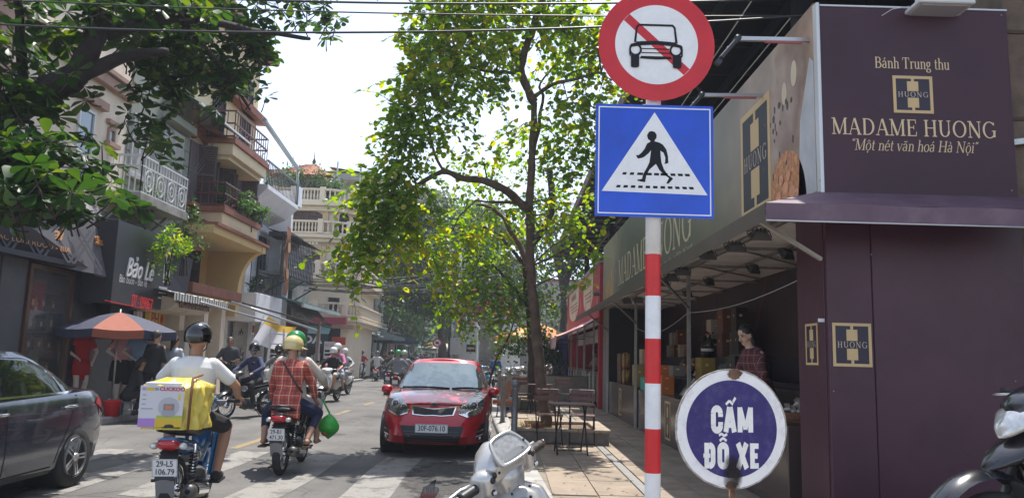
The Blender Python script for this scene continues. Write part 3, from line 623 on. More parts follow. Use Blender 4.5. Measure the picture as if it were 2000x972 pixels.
for px,py,y_ in((1165,575,21),(1225,590,18.6),(1247,588,17.2)):
 p=PX(px,py,2.4);floodlight((p.x,p.y,p.z),R(-50),0,{1165:'floodlight far along the awning tube near the red stall',1225:'floodlight beside the far steel post',1247:'square floodlight tilted beyond the far steel post'}[px])
 # boom lamps reaching out from the top of the fascia
def boom(px,py,y_,ln,label):
 p=PX(px,py,1.95);t=thing('boom_lamp',label,'lamp',p)
 MB().bar((0,0,0),(.85,.12,.06),.035).build('arm',M('silver lamp arm',(.5,.5,.52),.35,.6),t)
 MB().bar((.25,.02,-.012),(.6,.07,.012),.02).build('stripe',M('faded red tape',(.35,.1,.1),.6),t)
 MB().bar((.02,0,.02),(-.16,-.03,-.2),.06,.035).build('lamp_head',M('black lamp head',(.02,.022,.03),.4),t,bevel=.006)
 MB().box((-.09,-.034,-.1),(.028,.006,.02),(0,R(40),0)).build('sticker',M('white sticker',(.7,.7,.72)),t)
 MB().box((-.18,-.03,-.235),(.05,.05,.05),(0,R(40),0)).build('lamp_tip',M('black lamp head',(.02,.022,.03),.4),t)
 MB().lathe([(.03,-.03),(.03,.03)],10,(0,0,0),'Y').build('joint',M('black lamp head',(.02,.022,.03),.4),t)
 return t
boom(1440,76,0,.8,'lamp on a silver arm with a black head above the printed fascia, nearer one')
boom(1370,186,0,.8,'lamp on a thin arm sticking out behind the blue sign, farther one')
t=thing('lantern_lamp','white square floodlamp housing on top of the plum end board','lamp',P(1832,8,6.3))
mb=MB();mb.loft([[(-.24,-.15,-.06),(.24,-.15,-.06),(.24,.15,-.06),(-.24,.15,-.06)],[(-.24,-.15,-.03),(.24,-.15,-.03),(.24,.15,-.03),(-.24,.15,-.03)],[(-.15,-.1,.05),(.15,-.1,.05),(.15,.1,.05),(-.15,.1,.05)],[(-.14,-.1,.16),(.14,-.1,.16),(.14,.1,.16),(-.14,.1,.16)]],0,False)
mb.build('housing',M('white lamp housing',(.62,.62,.64),.4),t,bevel=.008);MB().lohi((-.2,-.11,-.068),(.2,.11,-.061)).build('glass',M('lamp glass',(.45,.45,.47),.08,spec=.8),t)
MB().tube([(-.25,0,-.03),(-.4,0,-.06),(-.47,.05,-.1)],.004,5).build('cable',M('pale cable',(.6,.6,.6)),t)
# ---- the big dark roof of the market hall above
m_roofd=M('dark blue steel roofing',(.008,.009,.018),.7,var=.25,scale=2)
rf=thing('market_roof','big dark market roof overhanging the stalls with steel ribs','roof',(0,0,0))
RX0,RX1=2.75,9.5
mb=MB();n=60
def rz(x):return 8.12+(x-RX0)*.12
mb.loft([[(RX0,y_,rz(RX0)),(RX1,y_,rz(RX1)),(RX1,y_,rz(RX1)+.04),(RX0,y_,rz(RX0)+.04)] for y_ in(3.6,20,36,50)],0,False);mb.build('roof_sheet',m_roofd,rf)
for i in range(30):
 y_=4.2+i*1.55
 MB().lohi((RX0+.05,y_,7.96),(RX1,y_+.09,8.1)).build('rafter',M('roof steel',(.022,.022,.034),.5,.3),rf)
for x in(3.6,4.8,6.2):MB().lohi((x,3.6,7.82),(x+.1,50,7.95)).build('purlin',M('roof steel',(.022,.022,.034),.5,.3),rf)
for y_ in(6.3,9.8,15):MB().bar((3.1,y_,7.8),(4.4,y_+2.4,7.78),.07).build('brace',M('roof steel light',(.10,.095,.10),.5,.3),rf)
for x in(4.0,4.9):MB().tube([(x,3.6,7.74),(x+.1,24,7.74)],.012,5).build('conduit',M('pale cable',(.6,.6,.6)),rf)
for i in range(46):
 MB().lohi((RX0-.02,3.6+i,8.0),(RX0+.04,4.58+i,8.36)).build('eave_plank',M('red-brown eave board',(.11,.045,.035),.7,var=.4,scale=4),rf,(0,0,rnd.uniform(-.01,.01)))
for y_ in(12,24,36,48):MB().lohi((4.6,y_,.13),(4.9,y_+.3,8.1)).build('column',M('roof steel',(.022,.022,.034),.5,.3),rf)
MB().lohi((8.9,3.6,.1),(9.4,50,8.9)).build('rear_wall',M('aubergine back wall',(.035,.014,.022)),rf)
# ====== ROAD SIGNS IN FRONT
m_white=M('white sign sheeting',(.82,.82,.83),.35,var=.06,scale=12,spec=.4,dirt=.22,dscale=7,dcol=(.5,.48,.45,1))
m_red=M('red sign sheeting',(.56,.008,.014),.3,var=.14,scale=5,coat=.15,bump=.2,bscale=7)
m_blue=M('blue sign sheeting',(.0,.065,.56),.3,var=.2,scale=3.2,coat=.15,bump=.2,bscale=7)
m_blk=M('black sign print',(.010,.010,.014),.5,spec=.25)
m_grey=M('sign back metal',(.4,.4,.42),.4,.5)
pole=thing('sign_pole','red and white striped metal pole carrying two round and square road signs','pole',(.735,3.96,0))
zs=[(.0,.36,0),(.36,.80,1)]
b=[0.0,.42,.955,1.305,1.665,2.02,2.0]
def zpole(py):return P(1272,py,3.96).z
edges=[-.02,.55,zpole(922),zpole(836),zpole(748),zpole(661),zpole(578),zpole(497),3.35]
edges=[-.02,zpole(1015),zpole(922),zpole(836),zpole(748),zpole(661),zpole(578),zpole(497),3.35]
for i,(a,c) in enumerate(zip(edges,edges[1:])):
 red=i%2==0
 MB().lathe([(.0395,a),(.0395,c)],32,cap=(i in(0,7))).build('red_band' if red else 'white_band',M('red pole paint',(.62,.02,.025),.4,var=.12,scale=9,bump=.12,bscale=22,dirt=.25,dscale=9,dcol=(.3,.02,.02,1)) if red else M('white pole paint',(.78,.79,.81),.4,var=.07,scale=9,bump=.12,bscale=22,dirt=.3,dscale=14,dcol=(.45,.44,.42,1)),pole)
MB().lathe([(.0,3.35),(.042,3.35),(.042,3.37),(0,3.385)],24).build('cap',m_grey,pole)
MB().box((0,0,2.62),(.1,.1,.04)).build('clamp',m_grey,pole);MB().box((0,0,2.4),(.1,.1,.04)).build('clamp',m_grey,pole);MB().box((0,0,3.2),(.1,.1,.04)).build('clamp',m_grey,pole)
# crossing sign
TILT=ROLL*-.15
def signframe(px,py,y,tilt):
 c=P(px,py,y);u=Vector((math.cos(tilt),0,math.sin(tilt)));return frame(c,u,Vector((-math.sin(tilt),0,math.cos(tilt))))
fs=signframe(1278,314,3.90,0)
cs=thing('crossing_sign','blue square sign with a walking figure in a white triangle','road sign',fs.translation)
F0=fs.copy();F0.translation=(0,0,0);k=3.90/1500
hw=.308
q4=lambda a,b_:[(-a,-b_),(a,-b_),(a,b_),(-a,b_)]
MB().prism(rrect(-hw,-.30,hw,.30,.006),.004,F0).build('plate',m_blue,cs)
MB().ring2(q4(hw-.014,.286),q4(hw-.020,.280),.001,F0,z0=.004).build('border_line',m_white,cs)
def pxy(px,py):return((px-480)/855*.616,-(py-505)/838*.60)
MB().prism([pxy(100,740),pxy(862,752),pxy(480,142)],.001,F0,z0=.004).build('triangle',m_white,cs)
man=[[(440,290),(425,318),(432,345),(450,358),(448,366),(425,380),(408,420),(385,450),(362,470),(350,466),(347,472),(358,492),(368,495),(376,488),(380,492),(405,480),(437,452),(455,428),(450,470),(443,520),(425,560),(400,605),(390,645),(358,650),(356,658),(382,664),(412,668),(422,612),(445,572),(490,530),(515,575),(545,605),(585,632),(566,672),(580,675),(612,640),(610,632),(578,612),(548,570),(530,520),(524,470),(522,430),(545,445),(558,480),(556,518),(550,528),(566,526),(580,520),(577,470),(565,420),(540,385),(515,370),(480,362),(482,352),(494,335),(495,312),(482,292),(460,285)]]
mb=MB()
for p in man:mb.prism([pxy(*a) for a in p],.0012,F0,z0=.005)
mb.build('walking_figure',m_blk,cs)
def dashes(y0,y1,xs):
 for a,c,s in xs:
  MB().prism([pxy(a+s,y0),pxy(c+s*.6,y0),pxy(c,y1),pxy(a,y1)],.001,F0,z0=.0052).build('dash',m_blk,cs)
dashes(598,616,[(246,275,8),(300,330,6),(354,396,4),(420,460,0),(477,512,0),(524,575,0),(598,632,-4),(652,686,-6),(704,736,-8)])
dashes(694,712,[(202,232,8),(254,286,6),(308,340,5),(362,394,3),(416,448,1),(470,502,0),(524,556,-1),(578,610,-3),(632,662,-5),(684,714,-6),(734,764,-8)])
# no cars sign
fr_=signframe(1282,88,3.905,0);ns=thing('no_cars_sign','round red and white sign with a crossed-out black car','road sign',fr_.translation)
RR=.310
def nxy(px,py):return((px-563)/522*RR,-(py-437)/522*RR)
MB().prism(circ(0,0,RR,n=72),.004,F0).build('plate',m_red,ns)
MB().prism(circ(0,0,.221,n=72),.001,F0,z0=.004).build('white_disc',m_white,ns)
def onbar(t,w):d=Vector((math.cos(R(-45+2)),math.sin(R(-45+2))));n=Vector((-d.y,d.x));return d*t+n*w
MB().prism([tuple(onbar(-.219,-.023)),tuple(onbar(.219,-.023)),tuple(onbar(.219,.023)),tuple(onbar(-.219,.023))],.0008,F0,z0=.005).build('diagonal_bar',m_red,ns)
mb=MB();z1=.0064
def poly(pts,z=z1,d=.0008):mb.prism([nxy(*p) for p in pts],d,F0,z0=z)
def ringp(o_,i_,z=z1):mb.ring2([nxy(*p) for p in o_],[nxy(*p) for p in i_],.0008,F0,z0=z)
ringp([(360,420),(376,275),(400,247),(710,247),(734,275),(752,425),(560,402)][:6],[(380,414),(393,282),(408,266),(702,266),(717,282),(730,414)])
poly([(330,440),(420,412),(560,404),(690,412),(790,445),(798,470),(690,450),(560,440),(425,450),(318,470)],z1+.0009)
for cx in(373,736):
 o_=[(cx+57*math.cos(R(a)),492+60*math.sin(R(a))) for a in range(0,360,15)];i_=[(cx+41*math.cos(R(a)),492+41*math.sin(R(a))) for a in range(0,360,15)]
 ringp(o_,i_,z1+.0018)
poly([(316,480),(330,455),(330,560),(318,540)],z1+.0027);poly([(798,480),(783,455),(783,565),(796,545)],z1+.0027)
for y0,y1 in((476,484),(514,522)):poly([(425,y0),(686,y0),(686,y1),(425,y1)],z1+.0009)
poly([(425,550),(686,550),(700,572),(560,580),(410,572)],z1+.0009)
for x0,x1 in((333,406),(708,784)):poly([(x0,540),(x1,540),(x1,650),(x1-18,660),(x0+18,660),(x0,652)],z1+.0036)
mb.build('car_symbol',m_blk,ns)
# no parking notice, rusty disc on a rusty pipe
fp=signframe(1428,836,3.0,0);c=fp.translation;fq=frame((0,0,0),(math.cos(R(9)),math.sin(R(9)),0),(0,0,1))
pk=thing('parking_sign','rusty round blue and white sign reading no parking in white letters','road sign',c)
RP=.226
m_blue2=M('faded navy enamel',(.018,.010,.135),.45,var=.18,scale=6,dirt=.55,dscale=22,dcol=(.12,.10,.2,1))
m_wh2=M('chipped white enamel',(.80,.80,.81),.5,var=.06,scale=14,dirt=.35,dscale=26,dcol=(.24,.17,.12,1))
m_rust=M('rust',(.10,.045,.028),.85,var=.55,scale=18,bump=.5,bscale=50,col2=(.24,.13,.08,1))
mb=MB();rim=[(x*(1+rnd.uniform(-.006,.006)),y*(1+rnd.uniform(-.006,.006))) for x,y in circ(0,0,RP,RP*.995,64)]
mb.prism(rim,.006,fq);mb.build('plate',M('rusty rim',(.30,.25,.2),.8,var=.5,scale=30,bump=.3,bscale=60,col2=(.55,.53,.5,1)),pk)
MB().prism([(x*(1+rnd.uniform(-.012,.0)),y*(1+rnd.uniform(-.012,.0))) for x,y in circ(0,0,RP*.975,n=80)],.001,fq,z0=.006).build('white_face',m_wh2,pk)
MB().prism(circ(0,.0,RP*.81,RP*.805,64),.001,fq,z0=.007).build('blue_disc',m_blue2,pk)
mw=M('sign lettering white',(.82,.82,.80),.5,var=.08,scale=20,dirt=.3,dscale=30,dcol=(.3,.28,.35,1))
fl=lambda x,y:fq@Matrix.Translation((x,y,.0082))
SQ=.62
serif('CA^M',.094,fl(.0,.034),mw,pk,width=.172,spacing=.05,block=True);serif('DO~ XE',.094,fl(-.003,-.100),mw,pk,width=.228,spacing=.05,block=True)
def stain(cx,cy,rx,ry,seed,mat,name,z=.0094):
 n=46;r_=random.Random(seed);pts=[]
 for i in range(n):
  a=2*PI*i/n;k_=1+.42*mnoise.noise((math.cos(a)*1.8+seed,math.sin(a)*1.8,0))+r_.uniform(-.06,.06);pts.append((cx+rx*k_*math.cos(a),cy+ry*k_*math.sin(a)))
 MB().prism(pts,.0006,fq,z0=z).build(name,mat,pk)
stain(.012,.205,.033,.02,3,m_rust,'rust_patch');stain(-.005,-.208,.022,.016,5,m_rust,'rust_patch',.0100)
def smear_mat():
 m=bpy.data.materials.new('burnt rust smear');m.use_nodes=True;t=m.node_tree;N=t.nodes;L=t.links;b=N['Principled BSDF'];b.inputs['Base Color'].default_value=(.02,.014,.012,1);b.inputs['Roughness'].default_value=.8
 tc=N.new('ShaderNodeTexCoord');g_=N.new('ShaderNodeTexGradient');g_.gradient_type='SPHERICAL';mp=N.new('ShaderNodeMapping');mp.vector_type='TEXTURE'
 mp.inputs['Location'].default_value=(0,0,-.165);mp.inputs['Scale'].default_value=(.05,.05,.095)
 L.new(tc.outputs['Object'],mp.inputs[0]);L.new(mp.outputs[0],g_.inputs[0])
 n=N.new('ShaderNodeTexNoise');n.inputs['Scale'].default_value=26;n.inputs['Detail'].default_value=8;L.new(tc.outputs['Object'],n.inputs['Vector'])
 a=N.new('ShaderNodeMath');a.operation='MULTIPLY';L.new(g_.outputs['Fac'],a.inputs[0]);L.new(n.outputs['Fac'],a.inputs[1])
 r=N.new('ShaderNodeMapRange');r.inputs[1].default_value=.06;r.inputs[2].default_value=.36;r.inputs[4].default_value=.7;L.new(a.outputs[0],r.inputs[0]);L.new(r.outputs[0],b.inputs['Alpha']);return m
MB().prism(circ(0,-.125,.075,.1,40),.0004,fq,z0=.0104).build('burnt_smear',smear_mat(),pk)
def scratch_mat():
 m=bpy.data.materials.new('white scratches');m.use_nodes=True;t=m.node_tree;N=t.nodes;L=t.links;b=N['Principled BSDF'];b.inputs['Base Color'].default_value=(.6,.6,.64,1)
 tc=N.new('ShaderNodeTexCoord');n=N.new('ShaderNodeTexNoise');n.inputs['Scale'].default_value=38;n.inputs['Detail'].default_value=9;n.inputs['Roughness'].default_value=.75;mp=N.new('ShaderNodeMapping');mp.inputs['Scale'].default_value=(1.6,1.6,.7)
 L.new(tc.outputs['Object'],mp.inputs[0]);L.new(mp.outputs[0],n.inputs['Vector'])
 r=N.new('ShaderNodeMapRange');r.inputs[1].default_value=.665;r.inputs[2].default_value=.70;r.inputs[4].default_value=.6;L.new(n.outputs['Fac'],r.inputs[0]);L.new(r.outputs[0],b.inputs['Alpha']);return m
MB().prism(circ(0,0,RP*.8,n=48),.0003,fq,z0=.0112).build('scratches',scratch_mat(),pk)
pc=thing('rusty_post','thin rusty pipe holding up the round no parking disc','post',(c.x+.004,c.y+.014,0))
MB().lathe([(.0115,-.0),(.0115,c.z-RP+.03)],14).build('pipe',m_rust,pc);MB().lathe([(.16,.0),(.16,.05),(.06,.07),(.0,.075)],24).build('base',M('cast concrete base',(.3,.29,.28),.9,var=.2),pc)
# ====== GOODS ON THE STALL COUNTERS
def giftbox(loc,d,rot,col,label,band=None,stamp=True,name='gift_box'):
 """lidded cardboard gift box: lid, body, printed band or stamp; loc is the middle of its underside"""
 t=thing(name,label,'box',loc,rot,'gift boxes on the stall')
 w,l,h=d;mt=M('card %s'%str(col),col,.45,var=.12,scale=12,bump=.05,bscale=60)
 MB().lohi((-w/2+.002,-l/2+.002,0),(w/2-.002,l/2-.002,h*.45)).build('body',mt,t,bevel=.002)
 MB().lohi((-w/2,-l/2,h*.45+.001),(w/2,l/2,h)).build('lid',mt,t,bevel=.003)
 if band:MB().lohi((-w/2-.0015,-l*.12,0),(w/2+.0015,l*.12,h+.0015)).build('band',M('card band %s'%str(band),band,.4),t)
 if stamp:MB().lohi((-.025-w*.1,-l/2-.0015,h*.62),(.025-w*.1,-l/2,h*.72)).build('stamp',m_gold,t);MB().lohi((-w/2-.0015,-.02,h*.62),(-w/2,.02,h*.72)).build('stamp',m_gold,t)
 return t
OR,GY,DK,BR,CR,OL,TL,WN=(.42,.115,.02),(.13,.12,.115),(.03,.022,.022),(.15,.055,.025),(.42,.36,.27),(.30,.20,.045),(.055,.085,.105),(.10,.025,.03)
def at(px,py,x):p=PX(px,py,x);return p
# front row on the near part of the middle counter (their undersides stand on counters or on one another)
z0=.931
L1=[(1300,2.80,z0,(.22,.42,.17),(0,0,0),OR,'flat orange gift box at the bottom of the orange stack by the striped pole'),(1300,2.80,z0+.171,(.22,.40,.17),(0,0,.03),OR,'orange gift box in the middle of the orange stack, lighter front'),(1298,2.82,z0+.342,(.22,.38,.17),(0,0,-.03),OR,'topmost orange gift box of the stack with a gold seal'),(1322,2.84,z0+.342,(.2,.34,.17),(0,0,.0),GY,'grey gift box beside the topmost orange one'),]
for px,x,z,d,r_,c_,l_ in L1:
 p=PX(px,800,x);giftbox((x,p.y,z),d,r_,c_,l_)
Y=lambda px,x:PX(px,790,x).y
giftbox((2.82,Y(1335,2.82),z0+.03),(.06,.36,.34),(0,R(38),R(6)),DK,'dark display box leaning back with a cream picture lid, left of the steel post',band=CR)
giftbox((2.82,Y(1352,2.82),z0+.03),(.06,.34,.32),(0,R(38),R(4)),CR,'cream display box leaning back just left of the steel post')
yb=Y(1300,3.4)
MB().lohi((3.18,11.45,1.20),(3.5,15.6,1.225)).build('display_step',m_dk,stall)
MB().lohi((3.18,7.5,1.20),(3.5,11.1,1.225)).build('display_step',m_dk,stall)
M2=[(1305,(.2,.3,.2),(0,0,0),OL,'small ochre box on the middle step near the orange stack'),(1322,(.07,.3,.34),(0,R(30),0),WN,'dark wine coloured box tilted on the middle step'),(1338,(.07,.34,.36),(0,R(30),.0),BR,'brown tilted box with a cream face on the middle step'),(1360,(.07,.3,.36),(0,R(30),0),CR,'cream tilted box behind the steel post'),(1378,(.24,.36,.36),(0,0,.04),OL,'large ochre upright box right of the steel post'),(1400,(.09,.36,.26),(0,R(34),0),TL,'low slate blue box tilted beside the ochre box'),(1413,(.09,.34,.42),(0,R(28),0),TL,'tall slate blue box tilted right of the ochre box'),(1428,(.09,.34,.42),(0,R(28),0),(.04,.065,.085),'darker slate blue box tilted beside its twin')]
for px,d,r_,c_,l_ in M2:giftbox((3.34,Y(px,3.34),1.228+(.03 if r_[1] else 0)),d,r_,c_,l_)
giftbox((3.34,Y(1445,3.34),1.228),(.26,.45,.38),(0,0,0),(.012,.01,.014),'large black box left of the shopkeeper');
zr=1.622
T2=[(1312,0,(.2,.26,.34),(.28,.25,.22),'grey-beige box on the top shelf, far left'),(1323,0,(.2,.24,.34),BR,'brown box with two gold seals on the top shelf'),(1333,0,(.16,.22,.34),CR,'cream patterned box on the top shelf beside the brown one'),(1344,0,(.12,.2,.3),(.25,.03,.025),'red box on the top shelf behind the steel post'),(1318,.342,(.2,.26,.36),(.32,.29,.25),'pale box stacked second high at the left of the top shelf'),(1330,.342,(.2,.26,.42),BR,'tall brown box stacked second high on the left'),(1396,0,(.25,.34,.42),DK,'black box under the white box on the top shelf'),(1398,.422,(.25,.3,.44),(.40,.35,.31),'white printed box second high in the middle of the top shelf'),(1420,0,(.26,.34,.52),(.13,.05,.035),'tall reddish brown box on the top shelf'),(1422,.522,(.26,.36,.52),(.17,.065,.04),'tallest reddish brown box, second high on the top shelf'),(1437,0,(.14,.2,.52),(.05,.03,.025),'dark box with white edges on the top shelf'),(1450,0,(.2,.3,.52),DK,'black box at the right end of the top shelf'),(1446,.522,(.2,.28,.5),(.035,.026,.026),'black box with a silver seal, second high at the right')]
for px,dz,d,c_,l_ in T2:giftbox((3.95,Y(px,3.95),zr+dz*.82),(d[0],d[1],d[2]*.82),(0,0,rnd.uniform(-.05,.05)),c_,l_)
# far counter
giftbox((2.92,19.7,.962),(.25,.6,.36),(0,0,0),(.10,.035,.02),'low brown box with gold dots on the far counter');giftbox((2.92,19.75,1.323),(.25,.6,.36),(0,0,0),(.13,.05,.03),'brown box with gold dots stacked second high on the far counter')
giftbox((2.9,17.3,.962),(.22,.5,.46),(0,0,0),(.30,.22,.08),'ochre box at the near end of the far counter');giftbox((3.1,16.7,.962),(.22,.4,.6),(0,0,0),TL,'slate blue box behind the ochre box on the far counter');giftbox((3.1,17.6,1.43),(.22,.4,.34),(0,0,0),CR,'beige box above the ochre one on the far counter')
giftbox((2.82,15.75,.932),(.2,.26,.25),(0,0,.3),(.03,.30,.26),'small turquoise box beside the far steel post')
for i,z in enumerate((.962,1.33)):
 t=thing('round_tin',('lower' if i==0 else 'upper')+' round gold-and-brown tin standing on the far counter','tin',(2.78,18.45,z+.18),0,'round tins')
 MB().lathe([(.0,-.06),(.18,-.06),(.18,.06),(.0,.06)],28,axis='X',sm=False).build('drum',M('brown tin',(.07,.03,.015),.35,var=.4,scale=9,col2=(.35,.22,.07,1)),t)
 for k in range(8):a=2*PI*k/8;MB().lathe([(.042,0),(.042,.006),(.02,.012)],12,(-.066,.12*math.cos(a),.12*math.sin(a)),'X',mat=None).build('gold_boss',M('gold foil',(.5,.34,.1),.3,.8),t)
 MB().lathe([(.19,-.015),(.195,0),(.19,.015)],28,axis='X',cap=False).build('gold_rim',M('gold foil',(.5,.34,.1),.3,.8),t)
 # potted red-leaved plant between the boxes
t=thing('potted_plant','dark leafy potted plant with a pink top among the gift boxes','plant',(3.7,Y(1383,3.7),1.60))
MB().lathe([(.0,0),(.10,0),(.13,.2),(.115,.2),(.11,.16),(0,.16)],20).build('pot',M('black pot',(.015,.012,.015),.3),t);MB().lathe([(.118,.12),(.1265,.17)],20,cap=False).build('pot_band',M('white sticker',(.7,.7,.72)),t)
mb=MB()
for i in range(90):
 a,b_=rnd.uniform(0,6.28),rnd.uniform(.0,1.2);d=Vector((math.cos(a)*math.cos(b_),math.sin(a)*math.cos(b_),math.sin(b_)));p=Vector((0,0,.24))+d*rnd.uniform(.08,.27);s=Vector((-d.y,d.x,.1)).normalized()*.028;e=d*.055-Vector((0,0,.02))
 mb.add([p-e,p+s,p+e,p-s],[(0,1,2,3)])
mb.build('leaves',leafmat('stall plant leaf',(.01,.03,.01,1),(.03,.07,.02,1)),t)
MB().yloft([(-.03,.44,.01,.01),(0,.45,.05,.03),(.04,.46,.01,.01)],10).build('pink_flower',M('pink petal',(.5,.12,.13),.6),t)
# basket of wrapped cakes at the right end, price cards
t=thing('cake_basket','woven basket of clear-wrapped cakes at the right end of the counter','basket',(2.92,7.75,.931))
MB().lathe([(.0,.0),(.17,.0),(.2,.1),(.205,.115),(.19,.115),(.16,.02),(0,.02)],28).build('basket',M('woven cane',(.13,.055,.03),.7,var=.5,scale=60,bump=.8,bscale=90),t)
for k in range(3):MB().lathe([(.178+.009*k,.025+.03*k),(.184+.009*k,.032+.03*k),(.178+.009*k,.039+.03*k)],28,cap=False).build('weave_band',M('woven cane',(.13,.055,.03)),t)
m_wrap=M('clear wrapper',(.55,.50,.46),.12,trans=.4,spec=.7)
for i in range(26):
 a=rnd.uniform(0,6.28);r_=rnd.uniform(0,.16);mb=MB();p=Vector((r_*math.cos(a),r_*math.sin(a),.115+rnd.uniform(0,.03)+(.06 if r_<.07 else 0)))
 mb.ball(p,(.03,.03,.02),8);mb.add([p+Vector((-.01,0,.015)),p+Vector((.01,0,.015)),p+Vector((.03*rnd.uniform(.3,1),.01,.055)),p+Vector((-.03,-.01,.06))],[(0,1,2,3)]);mb.build('wrapped_cake',m_wrap,t)
t=thing('price_card','small white printed price card leaning on the cake basket','card',(2.74,7.9,.932),R(-70))
MB().box((0,.0,.06),(.1,.003,.12),(R(-15),0,0)).build('card',M('white card',(.62,.62,.65),.5),t)
for k in range(4):MB().box((0,-.004-.006+.008*k-.012,.03+.02*k),(.07-.01*(k%2),.002,.005),(R(-15),0,0)).build('print_line',M('blue print',(.1,.14,.35),.5),t)
# ====== RED STALL FURTHER ALONG
m_rst=M('red stall paint',(.42,.018,.035),.5,var=.14,scale=2);m_rst2=M('dark red backdrop',(.13,.008,.012),.6,var=.3,scale=3)
rs=thing('red_stall','bright red food stall with printed cream panels behind the plum one','stall',(0,0,0))
RY0,RY1=22.05,35.0
MB().lohi((2.56,RY0,.14),(2.68,RY0+.3,4.25)).build('end_post',m_rst,rs,bevel=.01)
MB().lohi((2.60,RY0+.3,2.75),(2.68,RY1,4.3)).build('fascia',m_rst,rs)
MB().lohi((4.2,RY0,.14),(4.3,RY1,4.3)).build('back_wall',m_rst2,rs)
MB().lohi((2.68,RY0,.14),(4.2,RY0+.06,2.8)).build('end_wall',m_dk,rs)
MB().lohi((2.68,RY1-.06,.14),(4.2,RY1,4.3)).build('end_wall',m_rst,rs)
MB().lohi((2.5,RY0,4.3),(4.4,RY1,4.36)).build('roof_sheet',M('grey sheet',(.3,.3,.3)),rs)
for i,(y0,y1) in enumerate(((24.2,27.3),(29.2,33.8))):
 pts=[(-(y1-y0)/2,.62),((y1-y0)/2,.62)]+[((y1-y0)/2*math.cos(R(a)),-.0+.62*math.sin(R(a))) for a in range(0,-181,-15)]
 o=MB().prism(pts[::-1],.006,frame((2.597,(y0+y1)/2,3.66),(0,-1,0),(0,0,1))).build('cream_panel',M('cream print',(.62,.50,.34),.5,var=.1,scale=2),rs)
 text('BANH TRUNG THU',.34,frame((2.588,(y0+y1)/2,3.98),(0,-1,0),(0,0,1)),M('brown print',(.25,.12,.07),.5),o,squash=.72)
 for k in range(3):MB().lohi((2.588,y0+.5,3.66-k*.13),(2.591,y1-.5-.3*k,3.70-k*.13)).build('print_line',M('brown print',(.25,.12,.07),.5),o)
for k in range(7):MB().prism(circ(0,0,.12,.3,18),.004,frame((2.594,23+1.8*k,3.2+.3*(k%2)),(0,-1,0),(0,0,1))).build('pale_swirl',M('pink print',(.55,.22,.2),.5),rs)
for i in range(5):MB().lohi((2.55-.02*(i%2),RY0+1.6+2.8*i,.14),(2.60,RY0+1.65+2.8*i,2.75)).build('post',m_steel,rs)
# glass-fronted counters
for i in range(5):
 y0=RY0+.9+2.5*i;o=MB().lohi((2.66,y0,.2),(3.1,y0+2.35,1.12)).build('counter',M('brown counter',(.16,.07,.045),.5),rs)
 MB().lohi((2.64,y0+.04,.25),(2.655,y0+2.31,1.06)).build('glass',M('shop glass',(.20,.21,.22),.04,.55),o)
 for yy in(y0,y0+1.15,y0+2.3):MB().lohi((2.625,yy,.16),(2.66,yy+.05,1.14)).build('frame_bar',M('aluminium bar',(.55,.55,.56),.3,.7),o)
 MB().lohi((2.625,y0,1.125),(3.1,y0+2.35,1.16)).build('top',M('brown counter',(.16,.07,.045)),o)
 # hanging white lanterns
for i in range(9):
 y_=23.4+.95*i;t=thing('paper_lantern','%s white tube lantern from the near end inside the red stall'%ORD[i],'lantern',(2.78,y_,2.25),0,'white lanterns in the red stall')
 MB().lathe([(.0,-.22),(.07,-.2),(.07,.2),(0,.22)],12).build('shade',M('white paper',(.7,.66,.64),.7),t);MB().lathe([(.045,.22),(.045,.3)],8).build('cap',m_blk,t);MB().tube([(0,0,.3),(0,0,.5)],.006,4).build('string',m_blk,t)
MB().lohi((2.70,RY0+.3,2.58),(2.78,RY1,2.72)).build('lantern_rail',M('white rail',(.6,.55,.55)),rs)
# red and white striped tent awning beyond, with folding frame
def stripe_mat(key,ca,cb,sc,axis='Y'):
 m=bpy.data.materials.new(key);m.use_nodes=True;t=m.node_tree;N=t.nodes;L=t.links;b=N['Principled BSDF'];b.inputs['Roughness'].default_value=.7
 tc=N.new('ShaderNodeTexCoord');sx=N.new('ShaderNodeSeparateXYZ');L.new(tc.outputs['Object'],sx.inputs[0])
 a=N.new('ShaderNodeMath');a.operation='MULTIPLY';a.inputs[1].default_value=sc;L.new(sx.outputs[axis],a.inputs[0])
 f=N.new('ShaderNodeMath');f.operation='FRACT';L.new(a.outputs[0],f.inputs[0]);g_=N.new('ShaderNodeMath');g_.operation='GREATER_THAN';g_.inputs[1].default_value=.5;L.new(f.outputs[0],g_.inputs[0])
 mx=N.new('ShaderNodeMix');mx.data_type='RGBA';mx.inputs[6].default_value=ca;mx.inputs[7].default_value=cb;L.new(g_.outputs[0],mx.inputs[0]);L.new(mx.outputs[2],b.inputs['Base Color']);return m
m_rw=stripe_mat('red and white stripe',(.45,.10,.11,1),(.62,.52,.50,1),3.2)
ta_=thing('striped_awning','pink and white striped awning with a scalloped edge at the red stall','awning',(0,0,0))
mb=MB();mb.sheet(lambda u,v:(2.56-1.15*u,23.2+9.6*v,2.72-.55*u-.05*math.sin(PI*u)+.05*math.sin(v*19)),6,24);mb.build('sheet',m_rw,ta_)
mb=MB();mb.sheet(lambda u,v:(1.41-.02*v,23.2+9.6*u,2.17-.3*v*(1+.25*abs(math.sin(u*32)))),64,2);mb.build('valance',m_rw,ta_)
for y_ in(23.3,26.4,29.5,32.6):MB().tube([(2.56,y_,2.2),(1.43,y_,2.16),(2.56,y_,2.66)],.02,6).build('arm',m_steel,ta_)
MB().tube([(1.43,23.2,2.17),(1.43,32.8,2.17)],.022,6).build('front_tube',M('pale blue tube',(.45,.52,.58),.4,.5),ta_)
